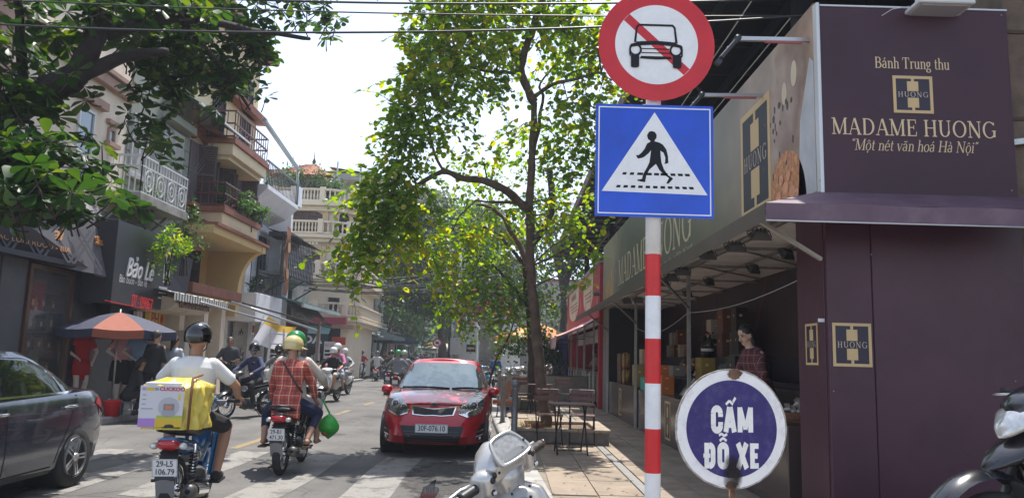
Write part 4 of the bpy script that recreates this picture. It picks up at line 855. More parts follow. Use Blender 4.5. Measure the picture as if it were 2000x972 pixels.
# blue tarp hung as a curtain
t=thing('blue_tarp','dark blue tarpaulin curtain hanging beside the red stall','tarp',(0,0,0))
MB().sheet(lambda u,v:(1.9+.75*u+.09*math.sin(u*14+v*2)*(1-v*.3),34.6+.5*u+.25*math.sin(u*11+1+v),.14+2.6*v-.6*(1-u)*v),40,8).build('cloth',M('navy tarp',(.012,.02,.11),.35,var=.2,scale=3,bump=.2,bscale=4),t)
# orange parasol and shelter behind
t=thing('orange_canopy','orange and yellow market canopy with a scalloped edge behind the tree trunk','canopy',(1.35,38.5,0))
mb=MB();n=8
for k in range(n):
 a0,a1=2*PI*k/n,2*PI*(k+1)/n
 f_=lambda a,r_,z:(2.1*r_*math.cos(a),2.1*r_*math.sin(a),z)
 mb.add([f_(a0,.05,3.25),f_(a1,.05,3.25),f_(a1,1,2.5),f_(a0,1,2.5)],[(0,1,2,3)],k%2)
mb.build('canopy',[M('orange canvas',(.60,.17,.03),.7),M('yellow canvas',(.66,.36,.10),.7)],t)
mb=MB();mb.sheet(lambda u,v:(2.1*math.cos(2*PI*u),2.1*math.sin(2*PI*u),2.5-.18*v*(1+.4*abs(math.sin(u*50)))),100,2);mb.build('valance',M('orange canvas',(.60,.17,.03)),t)
MB().lathe([(.03,.13),(.03,3.3)],8).build('pole',m_steel,t)
# ====== PAVEMENT FURNITURE
m_wood=M('brown slat wood',(.13,.055,.042),.5,var=.3,scale=6,bump=.1,bscale=30)
m_iron=M('dark painted iron',(.035,.026,.026),.5,.3)
def chair(label,loc,rz_):
 t=thing('folding_chair',label,'chair',loc,rz_,'slatted folding chairs by the trees')
 for k in range(4):MB().lohi((-.21,-.19+.1*k,.455),(.21,-.105+.1*k,.475)).build('seat_slat',m_wood,t,bevel=.004)
 for k,z in enumerate((.72,.83)):MB().box((0,.225+.02*k,z),(.43,.016,.08),(R(-8),0,0)).build('back_slat',m_wood,t,bevel=.004)
 for s in(-1,1):
  MB().tube([(s*.2,-.22,0),(s*.2,.06,.45),(s*.2,.22,.66),(s*.2,.25,.87)],.011,6).build('back_leg',m_iron,t)
  MB().tube([(s*.185,.25,0),(s*.185,-.19,.455)],.011,6).build('front_leg',m_iron,t)
 MB().tube([(-.2,-.2,.03),(.2,-.2,.03)],.009,6).build('stretcher',m_iron,t);MB().tube([(-.185,.22,.05),(.185,.22,.05)],.009,6).build('stretcher',m_iron,t)
 MB().tube([(-.19,.19,.44),(.19,.19,.44)],.009,6).build('stretcher',m_iron,t)
 return t
def cafetable(label,loc,rz_):
 t=thing('folding_table',label,'table',loc,rz_,'slatted folding tables by the trees')
 for k in range(5):MB().lohi((-.32,-.29+.117*k,.70),(.32,-.183+.117*k,.722)).build('top_slat',m_wood,t,bevel=.004)
 MB().lohi((-.3,-.29,.68),(-.27,.29,.70)).build('top_batten',m_iron,t);MB().lohi((.27,-.29,.68),(.3,.29,.70)).build('top_batten',m_iron,t)
 for s in(-1,1):
  MB().tube([(s*.22,-.27,0),(s*.22,.2,.69)],.012,6).build('leg',m_iron,t);MB().tube([(s*.2,.27,0),(s*.2,-.2,.69)],.012,6).build('leg',m_iron,t)
 MB().tube([(-.22,-.22,.06),(.22,-.22,.06)],.009,6).build('stretcher',m_iron,t);MB().tube([(-.2,.22,.06),(.2,.22,.06)],.009,6).build('stretcher',m_iron,t)
 return t
PZ=.135
p=G(1124,886,PZ);TBL=cafetable('small brown slatted table in front of the stone tree planter',(p.x-.07,p.y+.12,PZ),R(3))
p=G(1140,872,PZ);chair('brown slatted folding chair right of the small table',(p.x+.0,p.y+.35,PZ),R(-4))
p=G(1073,872,PZ);chair('brown slatted folding chair left of the small table, against the trunk',(p.x,p.y+.42,PZ),R(6))
TB2=(0.40,20.6,PZ)
cafetable('second brown slatted table, farther back between the two tree trunks',(.82,19.9,PZ),R(-5));chair('brown slatted chair behind the front trunk, left of the second table',(.36,20.0,PZ),R(10));chair('brown slatted chair half hidden to the right of the front trunk',(1.42,20.4,PZ),R(-8))
def planter(name_label,x0,x1,y0,y1,h,soil=True):
 t=thing('tree_planter',name_label,'planter',((x0+x1)/2,(y0+y1)/2,.13));w,l=(x1-x0)/2,(y1-y0)/2
 m1=M('rough grey stone',(.17,.145,.125),.9,var=.3,scale=9,bump=.4,bscale=40);m2=M('tan coping stone',(.32,.255,.195),.85,var=.25,scale=6,bump=.25,bscale=30,dirt=.5)
 for s in(-1,1):MB().lohi((-w,s*l-(.0 if s<0 else .16),0),(w,s*l+(.16 if s<0 else 0),h-.05)).build('side_wall',m1,t);MB().lohi((s*w-(0 if s<0 else .16),-l+.16,0),(s*w+(.16 if s<0 else 0),l-.16,h-.05)).build('side_wall',m1,t)
 n=max(2,round(2*w/.6))
 for s in(-1,1):
  for k in range(n):MB().lohi((-w-.03+k*(2*w+.06)/n+.003,s*l-(.03 if s<0 else .19),h-.049),(-w-.03+(k+1)*(2*w+.06)/n-.003,s*l+(.19 if s<0 else .03),h+rnd.uniform(-.003,.003))).build('coping_stone',m2,t,bevel=.008)
  MB().lohi((s*w-(.03 if s<0 else .19),-l+.193,h-.049),(s*w+(.19 if s<0 else .03),l-.193,h)).build('coping_stone',m2,t,bevel=.008)
 mb=MB();mb.sheet(lambda u,v:(-w+.16+(2*w-.32)*u,-l+.16+(2*l-.32)*v,h-.06+.05*mnoise.noise((u*4,v*4,x0))),14,14);mb.build('soil',M('dry soil',(.14,.095,.065),.95,var=.4,scale=12,bump=.6,bscale=30),t)
 return t
PL1=planter('low stone planter round the front tree trunk with a small table before it',.12,1.66,12.75,14.5,.25)
PL2=planter('low stone planter round the second tree trunk farther along',-.0,1.25,20.9,22.8,.27)
# bits in the planter: brick, grass tufts
t=thing('brick','single reddish brick lying on the rim of the front tree planter','brick',(.50,12.84,.385),R(20));MB().lohi((-.1,-.05,0),(.1,.05,.065)).build('block',M('red brick',(.25,.09,.05),.9,var=.3,scale=20,bump=.4),t,bevel=.006)
mb=MB()
for i in range(120):
 x,y_=rnd.gauss(.35,.12),rnd.gauss(13.15,.1);a=rnd.uniform(0,6.28);h=rnd.uniform(.06,.2);dx,dy=math.cos(a)*h*.5,math.sin(a)*h*.5
 mb.add([(x-.006,y_,.33),(x+.006,y_,.33),(x+dx,y_+dy,.33+h)],[(0,1,2)])
tag(mb.build('grass',leafmat('dry grass',(.12,.12,.03,1),(.30,.25,.10,1))),kind='stuff')
def bollard(label,x,y_,h=.95,ball=True):
 t=thing('bollard',label,'bollard',(x,y_,.14),0,'grey steel bollards along the kerb')
 m_b=M('grey bollard paint',(.20,.205,.21),.45,.3,var=.2,scale=14,dirt=.5,dscale=8,dcol=(.16,.09,.06,1))
 MB().lathe([(.075,0),(.075,.012),(.052,.02),(.05,h-.13),(.058,h-.12),(.058,h-.10)],20).build('tube',m_b,t)
 if ball:MB().lathe([(.0,h-.10)]+[(.068*math.sin(R(a)),h-.045-.068*math.cos(R(a))) for a in range(36,181,18)],20).build('ball',m_b,t)
 MB().lathe([(.051,h*.55),(.053,h*.56),(.053,h*.57),(.051,h*.58)],20,cap=False).build('collar',m_b,t)
 return t
p=G(1003,876,.14);bollard('nearest grey steel bollard with a round knob, beside the tree planter',.115,12.5,.99)
bollard('second grey steel bollard, just right of the red car mirror',-.1,16.7,.98);bollard('third steel bollard, farther along the kerb behind the red car',-.28,23.5,.98);bollard('fourth and thinnest bollard by the parked blue motorbike',-.4,29.5,.98)
# plastic stools, crates, boxes by the kerb
def stool(label,x,y_,col,h=.3):
 t=thing('plastic_stool',label,'stool',(x,y_,.135),rnd.uniform(0,1));m=M('stool plastic %s'%str(col),col,.4)
 MB().lohi((-.14,-.14,h-.03),(.14,.14,h)).build('seat',m,t,bevel=.01)
 for sx in(-1,1):
  for sy in(-1,1):MB().tube([(sx*.13,sy*.13,0),(sx*.11,sy*.11,h-.03)],.016,6).build('leg',m,t)
 return t
stool('low blue plastic stool by the kerb right of the red car',-.07,18.3,(.08,.14,.30),.27);
t=thing('wooden_tray','brown wooden tray resting on the low blue stool by the kerb','tray',(-.07,18.3,.407),.3)
MB().lohi((-.24,-.18,0),(.24,.18,.02)).build('base',M('brown plank',(.22,.09,.05),.7,var=.3),t)
for s in(-1,1):MB().lohi((-.24,s*.18-.012,.02),(.24,s*.18+.012,.1)).build('side',M('brown plank',(.22,.09,.05)),t)
t=thing('folded_boards','orange-brown folded boards leaning over the kerb near the parked bikes','boards',(-.02,20.8,.14),R(20))
for k in range(3):MB().box((.08*k,0,.38-.03*k),(.03,.5,.75),(0,R(18),0)).build('board',M('orange board %d'%(k%2),(.30-.08*k,.11,.05),.7,var=.2),t)
t=thing('white_bucket','pale plastic bucket standing by the second planter','bucket',(.18,20.3,.135));MB().lathe([(.0,.0),(.13,0),(.16,.33),(.168,.335),(.168,.35),(.15,.35),(.125,.02),(0,.02)],20).build('pail',M('pale plastic',(.50,.50,.46),.4),t)
MB().tube([(.165*math.cos(R(a)),.02,.34+.1*math.sin(R(a))) for a in range(0,181,20)],.006,5).build('handle',m_steel,t)
t=thing('planter_box','large grey planter box with bushes behind the chairs','planter',(1.3,26.5,.13))
MB().lohi((-1.6,-.4,0),(1.4,.4,.8)).build('trough',M('grey planter',(.28,.26,.24),.8,var=.2),t,bevel=.02);MB().lohi((-1.5,-.35,.8),(1.3,.35,.82)).build('soil',M('dry soil',(.14,.095,.065)),t)
# white gate pillars of the compound, with stepped caps and plaques
def gatepillar(label,x,y_,w,h):
 t=thing('gate_pillar',label,'pillar',(x,y_,.1),0,'white gate pillars');m=M('white limewash',(.70,.73,.72),.8,var=.1,scale=2,dirt=.3)
 MB().lohi((-w/2,-w/2,0),(w/2,w/2,h)).build('shaft',m,t,bevel=.02);MB().lohi((-w/2-.12,-w/2-.12,h),(w/2+.12,w/2+.12,h+.22)).build('cap',m,t,bevel=.03)
 mb=MB();mb.loft([[(sx*a,sy*a,h+.22+z) for sx,sy in((-1,-1),(1,-1),(1,1),(-1,1))] for a,z in((w/2+.02,0),(w/2-.12,.3),(w/2-.25,.55),(.14,.72),(.02,.8))],0,False);mb.build('roof',m,t)
 MB().lohi((-w/2-.1,-w/2-.1,0),(w/2+.1,w/2+.1,.4)).build('plinth',m,t)
 MB().lohi((-w*.05,-w/2-.03,h*.50),(w*.42,-w/2-.002,h*.66)).build('plaque',m_blk,t);MB().lohi((0,-w/2-.034,h*.56),(w*.36,-w/2-.031,h*.6)).build('plaque_print',m_gold,t)
 return t
gatepillar('white gate pillar with a small black plaque behind the red car roof',-3.2,60,1.5,3.5);gatepillar('white gate pillar beyond the parked motorbikes, partly behind leaves',.1,61,1.5,3.2)
gw=thing('compound_wall','weathered grey compound wall between the white gate pillars','wall',(0,62,0));m=M('weathered wall',(.27,.25,.24),.9,var=.4,scale=.6,dirt=.5,dscale=.7)
MB().lohi((-2.4,0,0),(9,.4,4.3)).build('wall',m,gw)
for k in range(5):MB().lohi((-2.3+2.2*k,-.08,0),(-1.95+2.2*k,-.001,4.3)).build('pier',m,gw)
MB().lohi((-2.5,-.12,4.3),(9,.5,4.45)).build('coping',m,gw)
# far no-cars sign on the striped pole, utility pole with boxes
t=thing('far_road_sign','distant round red no-vehicles sign on a red and white pole','road sign',(-5.15,55,0))
p=P(854,669,55);t.location=(p.x,55,0)
MB().prism(circ(0,p.z,.33,n=36),.02,frame((0,0,0),(1,0,0),(0,0,1))).build('plate',m_red,t);MB().prism(circ(0,p.z,.235,n=36),.005,frame((0,-.02,0),(1,0,0),(0,0,1))).build('white_disc',m_white,t)
MB().prism([(-.17,p.z+.2),(.2,p.z-.17),(.17,p.z-.2),(-.2,p.z+.17)],.003,frame((0,-.026,0),(1,0,0),(0,0,1))).build('diagonal_bar',m_red,t)
MB().prism([(-.13,p.z-.06),(.1,p.z-.06),(.13,p.z+.03),(.0,p.z+.08),(-.1,p.z+.03)],.002,frame((0,-.03,0),(1,0,0),(0,0,1))).build('symbol',m_blk,t)
for k in range(6):MB().lathe([(.05,k*.42),(.05,k*.42+.42)],12,(0,.05,0),cap=False).build('pole_band',m_red if k%2 else m_white,t)
t=thing('utility_pole','concrete utility pole with grey meter boxes behind the red car','pole',(-4.75,52,0));p=P(893,650,52);t.location=(p.x,52,0)
MB().lathe([(.2,0),(.13,9.5)],14).build('shaft',m_conc,t);MB().lohi((-.42,-.4,1.6),(.28,-.16,2.7)).build('meter_box',M('grey box',(.36,.36,.36),.6),t,bevel=.02);MB().lohi((-.5,-.4,4.6),(-.05,-.16,5.4)).build('meter_box',M('grey box',(.36,.36,.36)),t,bevel=.02)
MB().bar((-1,0,8.6),(1,0,8.6),.12).build('crossarm',m_conc,t);MB().lathe([(.1,0),(.08,7)],10,(-.5,0,0)).build('service_pipe',M('dark pipe',(.04,.04,.05)),t)
# ====== TREES
def bark(key,c):return M(key,c,.9,var=.45,scale=5,bump=.9,bscale=16)
def limb(mb,pts,r0,r1,n=9,wig=.0):
 """bent tapered limb through pts, refined and roughened"""
 out=[];pts=[Vector(p) for p in pts]
 for i in range(len(pts)-1):
  p0=pts[max(i-1,0)];p1=pts[i];p2=pts[i+1];p3=pts[min(i+2,len(pts)-1)]
  for k in range(5):
   u=k/5;out.append(.5*((2*p1)+(p2-p0)*u+(2*p0-5*p1+4*p2-p3)*u*u+(3*p1-p0-3*p2+p3)*u**3))
 out.append(pts[-1]);m=len(out)
 out=[p+wob(p,2.2,wig*(1 if 0<i<m-1 else 0)) for i,p in enumerate(out)]
 rs=[(r0+(r1-r0)*i/(m-1))*(1+.08*math.sin(i*2.3)) for i in range(m)]
 mb.tube(out,rs,n);return out
def leafmesh(name,L_,W_,mat,kind='obovate',curl=.12):
 """one leaf lying along +Y from its stalk, folded on the midrib and drooping at the tip"""
 mb=MB()
 if kind=='obovate':prof=[(0,.02),(.25,.28),(.55,.75),(.78,1.0),(.93,.72),(1,.12)]
 elif kind=='heart':prof=[(-.08,.45),(.1,.9),(.4,1.0),(.7,.85),(.93,.5),(1,.16)]
 else:prof=[(0,.05),(.35,1.0),(.7,.8),(1,.05)]
 vs=[]
 for t,w in prof:
  z=-curl*L_*t*t;vs+=[(-w*W_/2,t*L_,z+.1*W_*w),(0,t*L_,z),(w*W_/2,t*L_,z+.1*W_*w)]
 fs=[]
 for i in range(len(prof)-1):a=i*3;fs+=[(a,a+1,a+4,a+3),(a+1,a+2,a+5,a+4)]
 mb.add(vs,fs,0,True);return mb.mesh(name,mat)
def orient(d,up,roll=0.):
 y=d.normalized();x=y.cross(up);x=x.normalized() if x.length>1e-3 else Vector((1,0,0));z=x.cross(y)
 return Matrix((x,y,z)).transposed()@Matrix.Rotation(roll,3,'Y')
def foliage(tree,name,leaves,tmpl,nparts,mat):
 """leaves: (point, direction, up, size); the nparts that show largest become leaf objects, the others one joined mass"""
 cp=cam.location
 def vis(q):
  px=(q[0]-cp);
  if px.y<.5:return 0
  w=_cr.transposed()@px;u,v=w.x/-w.z*1500+1000,486-w.y/-w.z*1500
  return q[3]/px.length if 0<u<2000 and 0<v<972 else q[3]/px.length*.02
 leaves=sorted(leaves,key=vis,reverse=True)
 base=Vector(tree.location)
 for p,d,u,s in leaves[:nparts]:
  o=put('leaf',tmpl,tree);o.matrix_local=Matrix.Translation(p-base)@(orient(d,u).to_4x4())@Matrix.Scale(s,4)
 tv=[v.co.copy() for v in tmpl.vertices];tf=[tuple(f.vertices) for f in tmpl.polygons]
 vs=[];fs=[];o_=0
 for p,d,u,s in leaves[nparts:]:
  m=orient(d,u)*s;q=p-base
  vs+=[tuple(m@c+q) for c in tv];fs+=[tuple(i+o_ for i in f) for f in tf];o_+=len(tv)
 me=bpy.data.meshes.new(name);me.from_pydata(vs,[],fs);me.materials.append(mat);me.polygons.foreach_set('use_smooth',[True]*len(fs));me.update()
 o=put(name,me,tree);o['kind']='stuff';return o
def rdir(r_):a=r_.uniform(0,6.283);z=r_.uniform(-1,1);q=math.sqrt(1-z*z);return Vector((q*math.cos(a),q*math.sin(a),z))
UP=Vector((0,0,1))
# ---- tropical almond on the left: big leathery leaves in whorls, its limbs reaching in from the left
m_alm=leafmat('almond leaf',(.010,.032,.009,1),(.026,.075,.014,1),(.09,.15,.02,1),.36,.42)
al=thing('almond_tree','large dark almond tree with big whorled leaves reaching in at the top left','tree',(-8.9,10.2,.1))
B0=Vector(al.location);rel=lambda*p:Vector(p)-B0
mb=MB();limb(mb,[(0,0,0),(.1,.1,1.6),(.3,0,3.2),rel(-8.0,10.2,4.4)],.34,.26,14,.05);mb.build('trunk',bark('almond bark',(.022,.015,.014)),al)
mb=MB();tips=[]
mt=[[(-8.0,10.2,4.3),(-6.9,10.0,4.55),(-6.2,9.7,4.75),(-5.75,9.6,4.95)],[(-5.8,9.6,4.9),(-5.55,9.6,5.4),(-5.5,9.7,6.1),(-5.3,9.8,7.0)],[(-5.8,9.6,4.9),(-5.2,9.75,5.3),(-4.7,9.9,5.45)],[(-5.45,9.7,5.6),(-4.9,10.5,6.2),(-4.3,11.8,6.6),(-3.7,13,7.0)],[(-4.9,10.5,6.2),(-4.8,12,6.0),(-4.8,13.4,5.8)],[(-8.0,10.2,4.3),(-7,9.4,4.1),(-6.1,8.8,3.9),(-5.4,8.4,3.5)],[(-6.6,10,4.6),(-6.3,9.2,5.6),(-6.2,8.8,6.4)],[(-6.9,10.0,4.5),(-6.9,9,4.6),(-6.5,8.4,4.4)]]
wd=[(.22,.17),(.15,.09),(.11,.05),(.10,.03),(.05,.02),(.12,.04),(.08,.03),(.07,.03)]
for pts,(r0,r1) in zip(mt,wd):limb(mb,[Vector(p)-B0 for p in pts],r0,r1,10,.03)
mb.build('limb',bark('almond bark',(.022,.015,.014)),al)
r2=random.Random(11);leaves=[];tw=MB()
def whorl(c,size=1.,n=None):
 ax=Vector((r2.gauss(0,.45),r2.gauss(0,.45),1)).normalized();n=n or r2.randint(6,9);a0=r2.uniform(0,6.28)
 x=ax.orthogonal().normalized();y=ax.cross(x)
 for k in range(n):
  a=a0+2*PI*k/n+r2.uniform(-.25,.25);el=r2.uniform(-.5,.25)
  d=(x*math.cos(a)+y*math.sin(a))*math.cos(el)+ax*math.sin(el)
  leaves.append((c+d*.02,d,(ax+Vector((0,0,.3))).normalized(),size*r2.uniform(.62,1.12)))
def cluster(px,py,Y,rx,ry,n,size=1.,dy=.6):
 """n whorls round the place that is met at depth Y"""
 c=P(px,py,Y);n=int(n*(1.9 if Y<9 else 1.5))
 for i in range(n):
  while True:
   a,b_=r2.uniform(-1,1),r2.uniform(-1,1)
   if a*a+b_*b_<1:break
  q=c+Vector((a*rx/1500*Y,r2.uniform(-dy,dy),b_*ry/1500*Y));whorl(q,size)
  e=q+Vector((r2.uniform(-.25,.25)-a*.2,r2.uniform(-.2,.2),.25*r2.uniform(-1,.6)-.15));tw.tube([e-B0,(e+q)/2-B0+Vector((0,0,-.03)),q-B0],[.012,.009,.006],5)
for a in[(40,330,8.4,85,60,20),(120,375,8.2,70,40,15),(30,400,8.0,60,28,9),(165,310,8.6,45,40,7),(235,385,8.6,22,14,3),(70,230,9.2,75,50,15),(20,200,9.2,60,70,14),(150,160,9.5,25,30,3),(30,90,9.4,50,70,12),(75,40,9.4,60,45,10),(290,70,11,90,60,26),(390,45,12,100,45,30),(470,60,12.6,60,60,18),(560,20,13,60,25,11),(630,25,13.2,48,30,11),(420,130,12.4,75,45,22),(340,120,11.4,60,45,16),(310,190,11.5,45,45,12),(290,250,11.6,40,42,9),(380,185,12.2,36,30,7),(470,160,12.8,40,35,11),(330,20,10.4,120,40,22),(220,30,9.6,70,35,10),(262,95,10.6,25,25,3),(160,20,9.4,40,25,5),(500,110,13,30,30,6),(10,280,8.2,40,60,10),(315,280,11.6,18,20,3),(-60,250,8.4,90,200,22),(450,-40,12.4,160,30,22)]:
 cluster(*a)
tag(tw.build('twig',bark('dark bark',(.045,.032,.028)),al),kind='stuff')
foliage(al,'foliage',leaves,leafmesh('leaf',.225,.13,m_alm),300,m_alm)
# ---- orchid trees on the pavement in the middle
def orchid_tree(label,base,limbs,radii,clumps,leafsize,matc,seed,nparts,droop=.5,per=1.,barkc=(.11,.075,.055)):
 t=thing('orchid_tree',label,'tree',base);B=Vector(base);r3=random.Random(seed);lv=[]
 mb=MB();limb(mb,[Vector(p)-B for p in limbs[0]],*radii[0],14,.03);mb.build('trunk',bark('brown bark %d'%seed,barkc),t)
 mb=MB()
 allp=[]
 for pts,(r0,r1) in zip(limbs[1:],radii[1:]):allp+=limb(mb,[Vector(p)-B for p in pts],r0,r1,7,.06)
 for p in limbs[0]:allp.append(Vector(p)-B)
 if len(limbs)>1:mb.build('limb',bark('brown bark %d'%seed,barkc),t)
 tw_=MB()
 for c,rad,n in clumps:
  c=Vector(c)
  nsp=max(2,int(n/9))
  for s_ in range(nsp):
   d=rdir(r3);q=c+Vector((d.x*rad[0],d.y*rad[1],d.z*rad[2]))*r3.uniform(.15,1.0)**.5
   dr=(rdir(r3)+Vector((0,0,-.15))).normalized();ln=r3.uniform(.35,.8);pts=[q+dr*ln*k/5+Vector((0,0,-droop*ln*(k/5)**2)) for k in range(6)]
   tw_.tube([p_-B for p_ in pts[::2]+pts[-1:]],.004,3)
   for k in range(9):
    f=k/8;i=min(int(f*5),4);p_=pts[i].lerp(pts[i+1],f*5-i);sd=dr.cross(UP).normalized()*(1 if k%2 else-1)
    lv.append((p_,(sd+dr*.5+rdir(r3)*.5-UP*r3.uniform(.1,.7)).normalized(),(UP+rdir(r3)*.55).normalized(),leafsize*r3.uniform(.6,1.2)))
  if allp and r3.random()<.75:
   nb=min(allp,key=lambda a:(a-(c-B)).length);mid=(nb+(c-B))/2+Vector((r3.uniform(-.1,.1),r3.uniform(-.1,.1),.12));tw_.tube([nb,mid,c-B],[.018,.012,.006],5)
 tag(tw_.build('twig',bark('brown bark %d'%seed,barkc),t),kind='stuff')
 lm=leafmesh('leaf',1.,.95,matc,'heart',.18)
 foliage(t,'foliage',lv,lm,nparts,matc);return t
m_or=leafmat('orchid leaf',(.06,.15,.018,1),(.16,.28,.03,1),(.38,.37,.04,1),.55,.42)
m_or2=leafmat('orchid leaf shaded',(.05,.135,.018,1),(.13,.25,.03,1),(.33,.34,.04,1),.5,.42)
def clump(px,py,Y,rpx,n,dy=.5):p=P(px,py,Y);r_=rpx/1500*Y;return(tuple(p),(r_,max(dy,r_*.7),r_*.8),n)
q=lambda px,py,Y:tuple(P(px,py,Y))
L1=[[(.68,13.55,.3),q(1052,700,13.55),q(1040,560,13.6),q(1035,420,13.6),q(1040,330,13.6),q(1043,200,13.6)],[q(1043,200,13.6),q(1015,130,13.6),q(1040,60,13.5),q(1060,0,13.4),q(1080,-100,13.3)],[q(1015,140,13.6),q(990,80,13.8),q(960,10,13.9),q(940,-80,14)],[q(1035,410,13.6),q(980,365,13.3),q(910,350,13.0),q(860,335,12.8),q(790,385,12.4)],[q(1036,520,13.6),q(1000,450,13.8),q(965,410,14),q(930,400,14.2)],[q(1043,190,13.6),q(1080,165,13.4),q(1140,150,13.0),q(1180,145,12.8)],[q(870,340,12.8),q(845,290,12.8),q(820,180,12.9)],[q(1040,330,13.6),q(1060,200,13.9),q(1055,160,14),q(1110,100,14.2)],[q(1038,395,13.6),q(980,395,13.5),q(930,390,13.4)],[q(1015,140,13.6),q(960,140,13.4),q(900,130,13.2)]]
R1=[(.10,.058),(.085,.05),(.06,.03),(.085,.03),(.06,.02),(.045,.015),(.03,.012),(.04,.012),(.04,.015),(.04,.012)]
CL1=[clump(*a) for a in[(850,20,13,62,520),(920,20,13.2,70,560),(1000,20,13.4,70,420),(1080,30,13.3,65,420),(1150,40,13,60,420),(1160,110,13.2,50,300),(830,90,12.9,55,440),(900,100,13,70,560),(970,90,13.3,55,330),(820,160,12.8,50,400),(880,180,13,65,470),(800,210,12.8,48,360),(960,170,13.4,40,170),(860,250,12.8,45,200),(790,270,12.6,45,330),(770,320,12.4,42,260),(745,350,12.4,45,330),(715,400,12.2,38,280),(770,410,12.3,50,330),(720,450,12.2,40,260),(695,470,12.1,24,70),(705,510,12.2,26,80),(695,545,12.2,18,30),(740,490,12.3,35,170),(800,460,12.6,40,170),(820,390,12.7,38,130),(1110,200,13.3,50,210),(1170,180,13,40,200),(1090,270,13.6,55,240),(1130,320,13.6,50,210),(1000,260,13.9,50,130),(940,310,13.6,45,120),(1080,100,14,60,300),(1010,420,13.8,40,110),(930,440,13.8,50,200),(870,480,13.4,45,190),(1090,400,13.8,45,160),(1150,240,13.4,35,110),(900,-60,13.2,110,500),(1060,-60,13.2,110,420),(845,545,13,28,70),(1180,60,12.6,26,120)]]
CL1+=[(q(px,py,Y_),(.14,.14,.1),n_) for px,py,Y_,n_ in((1125,460,12.6,22),(1150,485,12.5,26),(1185,445,12.4,22),(1160,500,12.5,18),(1140,545,12.6,22),(1110,450,12.7,18),(655,490,12.0,12),(660,547,12.0,14))]
orchid_tree('tall light green orchid tree with a curved brown trunk rising from the front planter',(.68,13.55,.25),L1,R1,CL1,.098,m_or,21,300)
L2=[[(.68,21.8,.3),q(1040,700,21.8),q(1036,620,21.8),q(1030,500,21.8),q(1075,420,22),q(1073,330,22)],[q(1036,600,21.8),q(985,540,22),q(940,500,22.2)],[q(1030,520,21.8),q(960,450,22),q(900,440,22)]]
CL2=[clump(*a) for a in[(960,480,22,70,420),(900,520,22,60,380),(1010,500,22,55,300),(930,560,22,60,380),(990,560,22,55,320),(880,450,22.5,60,330),(1000,420,22.5,60,260),(1090,450,22,50,250),(930,610,21.8,48,300),(980,620,21.8,50,280),(1000,590,21.6,45,240),(890,570,21.8,35,200),(1080,360,22.4,60,260),(1120,400,22.2,40,150),(940,390,22.6,60,240),(870,590,22,28,120),(1020,330,22.8,70,240),(900,350,22.8,70,240),(1100,250,23,60,200),(1060,580,21.4,30,130)]]
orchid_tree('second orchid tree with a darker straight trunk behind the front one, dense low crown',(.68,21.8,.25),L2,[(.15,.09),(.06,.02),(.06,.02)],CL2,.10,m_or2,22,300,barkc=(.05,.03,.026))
# pink blossoms hanging in the second crown
fl_=thing('bougainvillea','trailing bougainvillea with scattered pink blossoms under the second tree crown','plant',(-.6,22.5,.2));mb=MB();mb2=MB();r4=random.Random(5)
for i in range(46):
 p=P(r4.uniform(895,1000),r4.gauss(600,22),r4.uniform(21,22))-Vector(fl_.location);(mb2 if i%5==0 else mb).ball(p,(.05,.05,.04),6)
mb.build('blossom',M('pink blossom',(.52,.12,.12),.6),fl_);mb2.build('blossom',M('magenta blossom',(.5,.03,.16),.6),fl_)
mb=MB();limb(mb,[(0,0,0),(.15,0,1.0),(.6,-.3,2.0),(.9,-.5,3.2)],.04,.015,6,.05);mb.build('stem',bark('dark bark',(.045,.032,.028)),fl_)
# bush in the planter box
def bush(label,loc,r_,n,mat,sz=.12,seed=1,h=1.,cat='bush',grp=None):
 t=thing('bush',label,cat,loc,0,grp);r5=random.Random(seed);lv=[]
 mb=MB()
 for k in range(5):mb.tube([(r5.uniform(-.1,.1),r5.uniform(-.1,.1),-.3),(r5.uniform(-.3,.3)*r_[0],r5.uniform(-.3,.3)*r_[1],r_[2]*.6)],[.02,.008],5)
 mb.build('stem',bark('dark bark',(.045,.032,.028)),t)
 cl=[(rdir(r5),r5.uniform(.5,1)) for k in range(14)]
 for i in range(n):
  d,f=r5.choice(cl);d=(d+rdir(r5)*.45);p=Vector((d.x*r_[0]*f,d.y*r_[1]*f,r_[2]*(.55+.5*d.z*f)))
  lv.append((p+Vector(loc),(rdir(r5)+UP*.2).normalized(),(UP+rdir(r5)*.6).normalized(),sz*r5.uniform(.6,1.3)))
 foliage(t,'foliage',lv,leafmesh('leaf',1,.5,mat,'lance'),0,mat);return t
m_bs=leafmat('bush leaf',(.010,.03,.010,1),(.035,.085,.022,1),None,.3)
bush('dark green bush growing out of the large grey planter box',(.9,26.5,.9),(1.0,.6,1.7),2600,m_bs,.13,31)
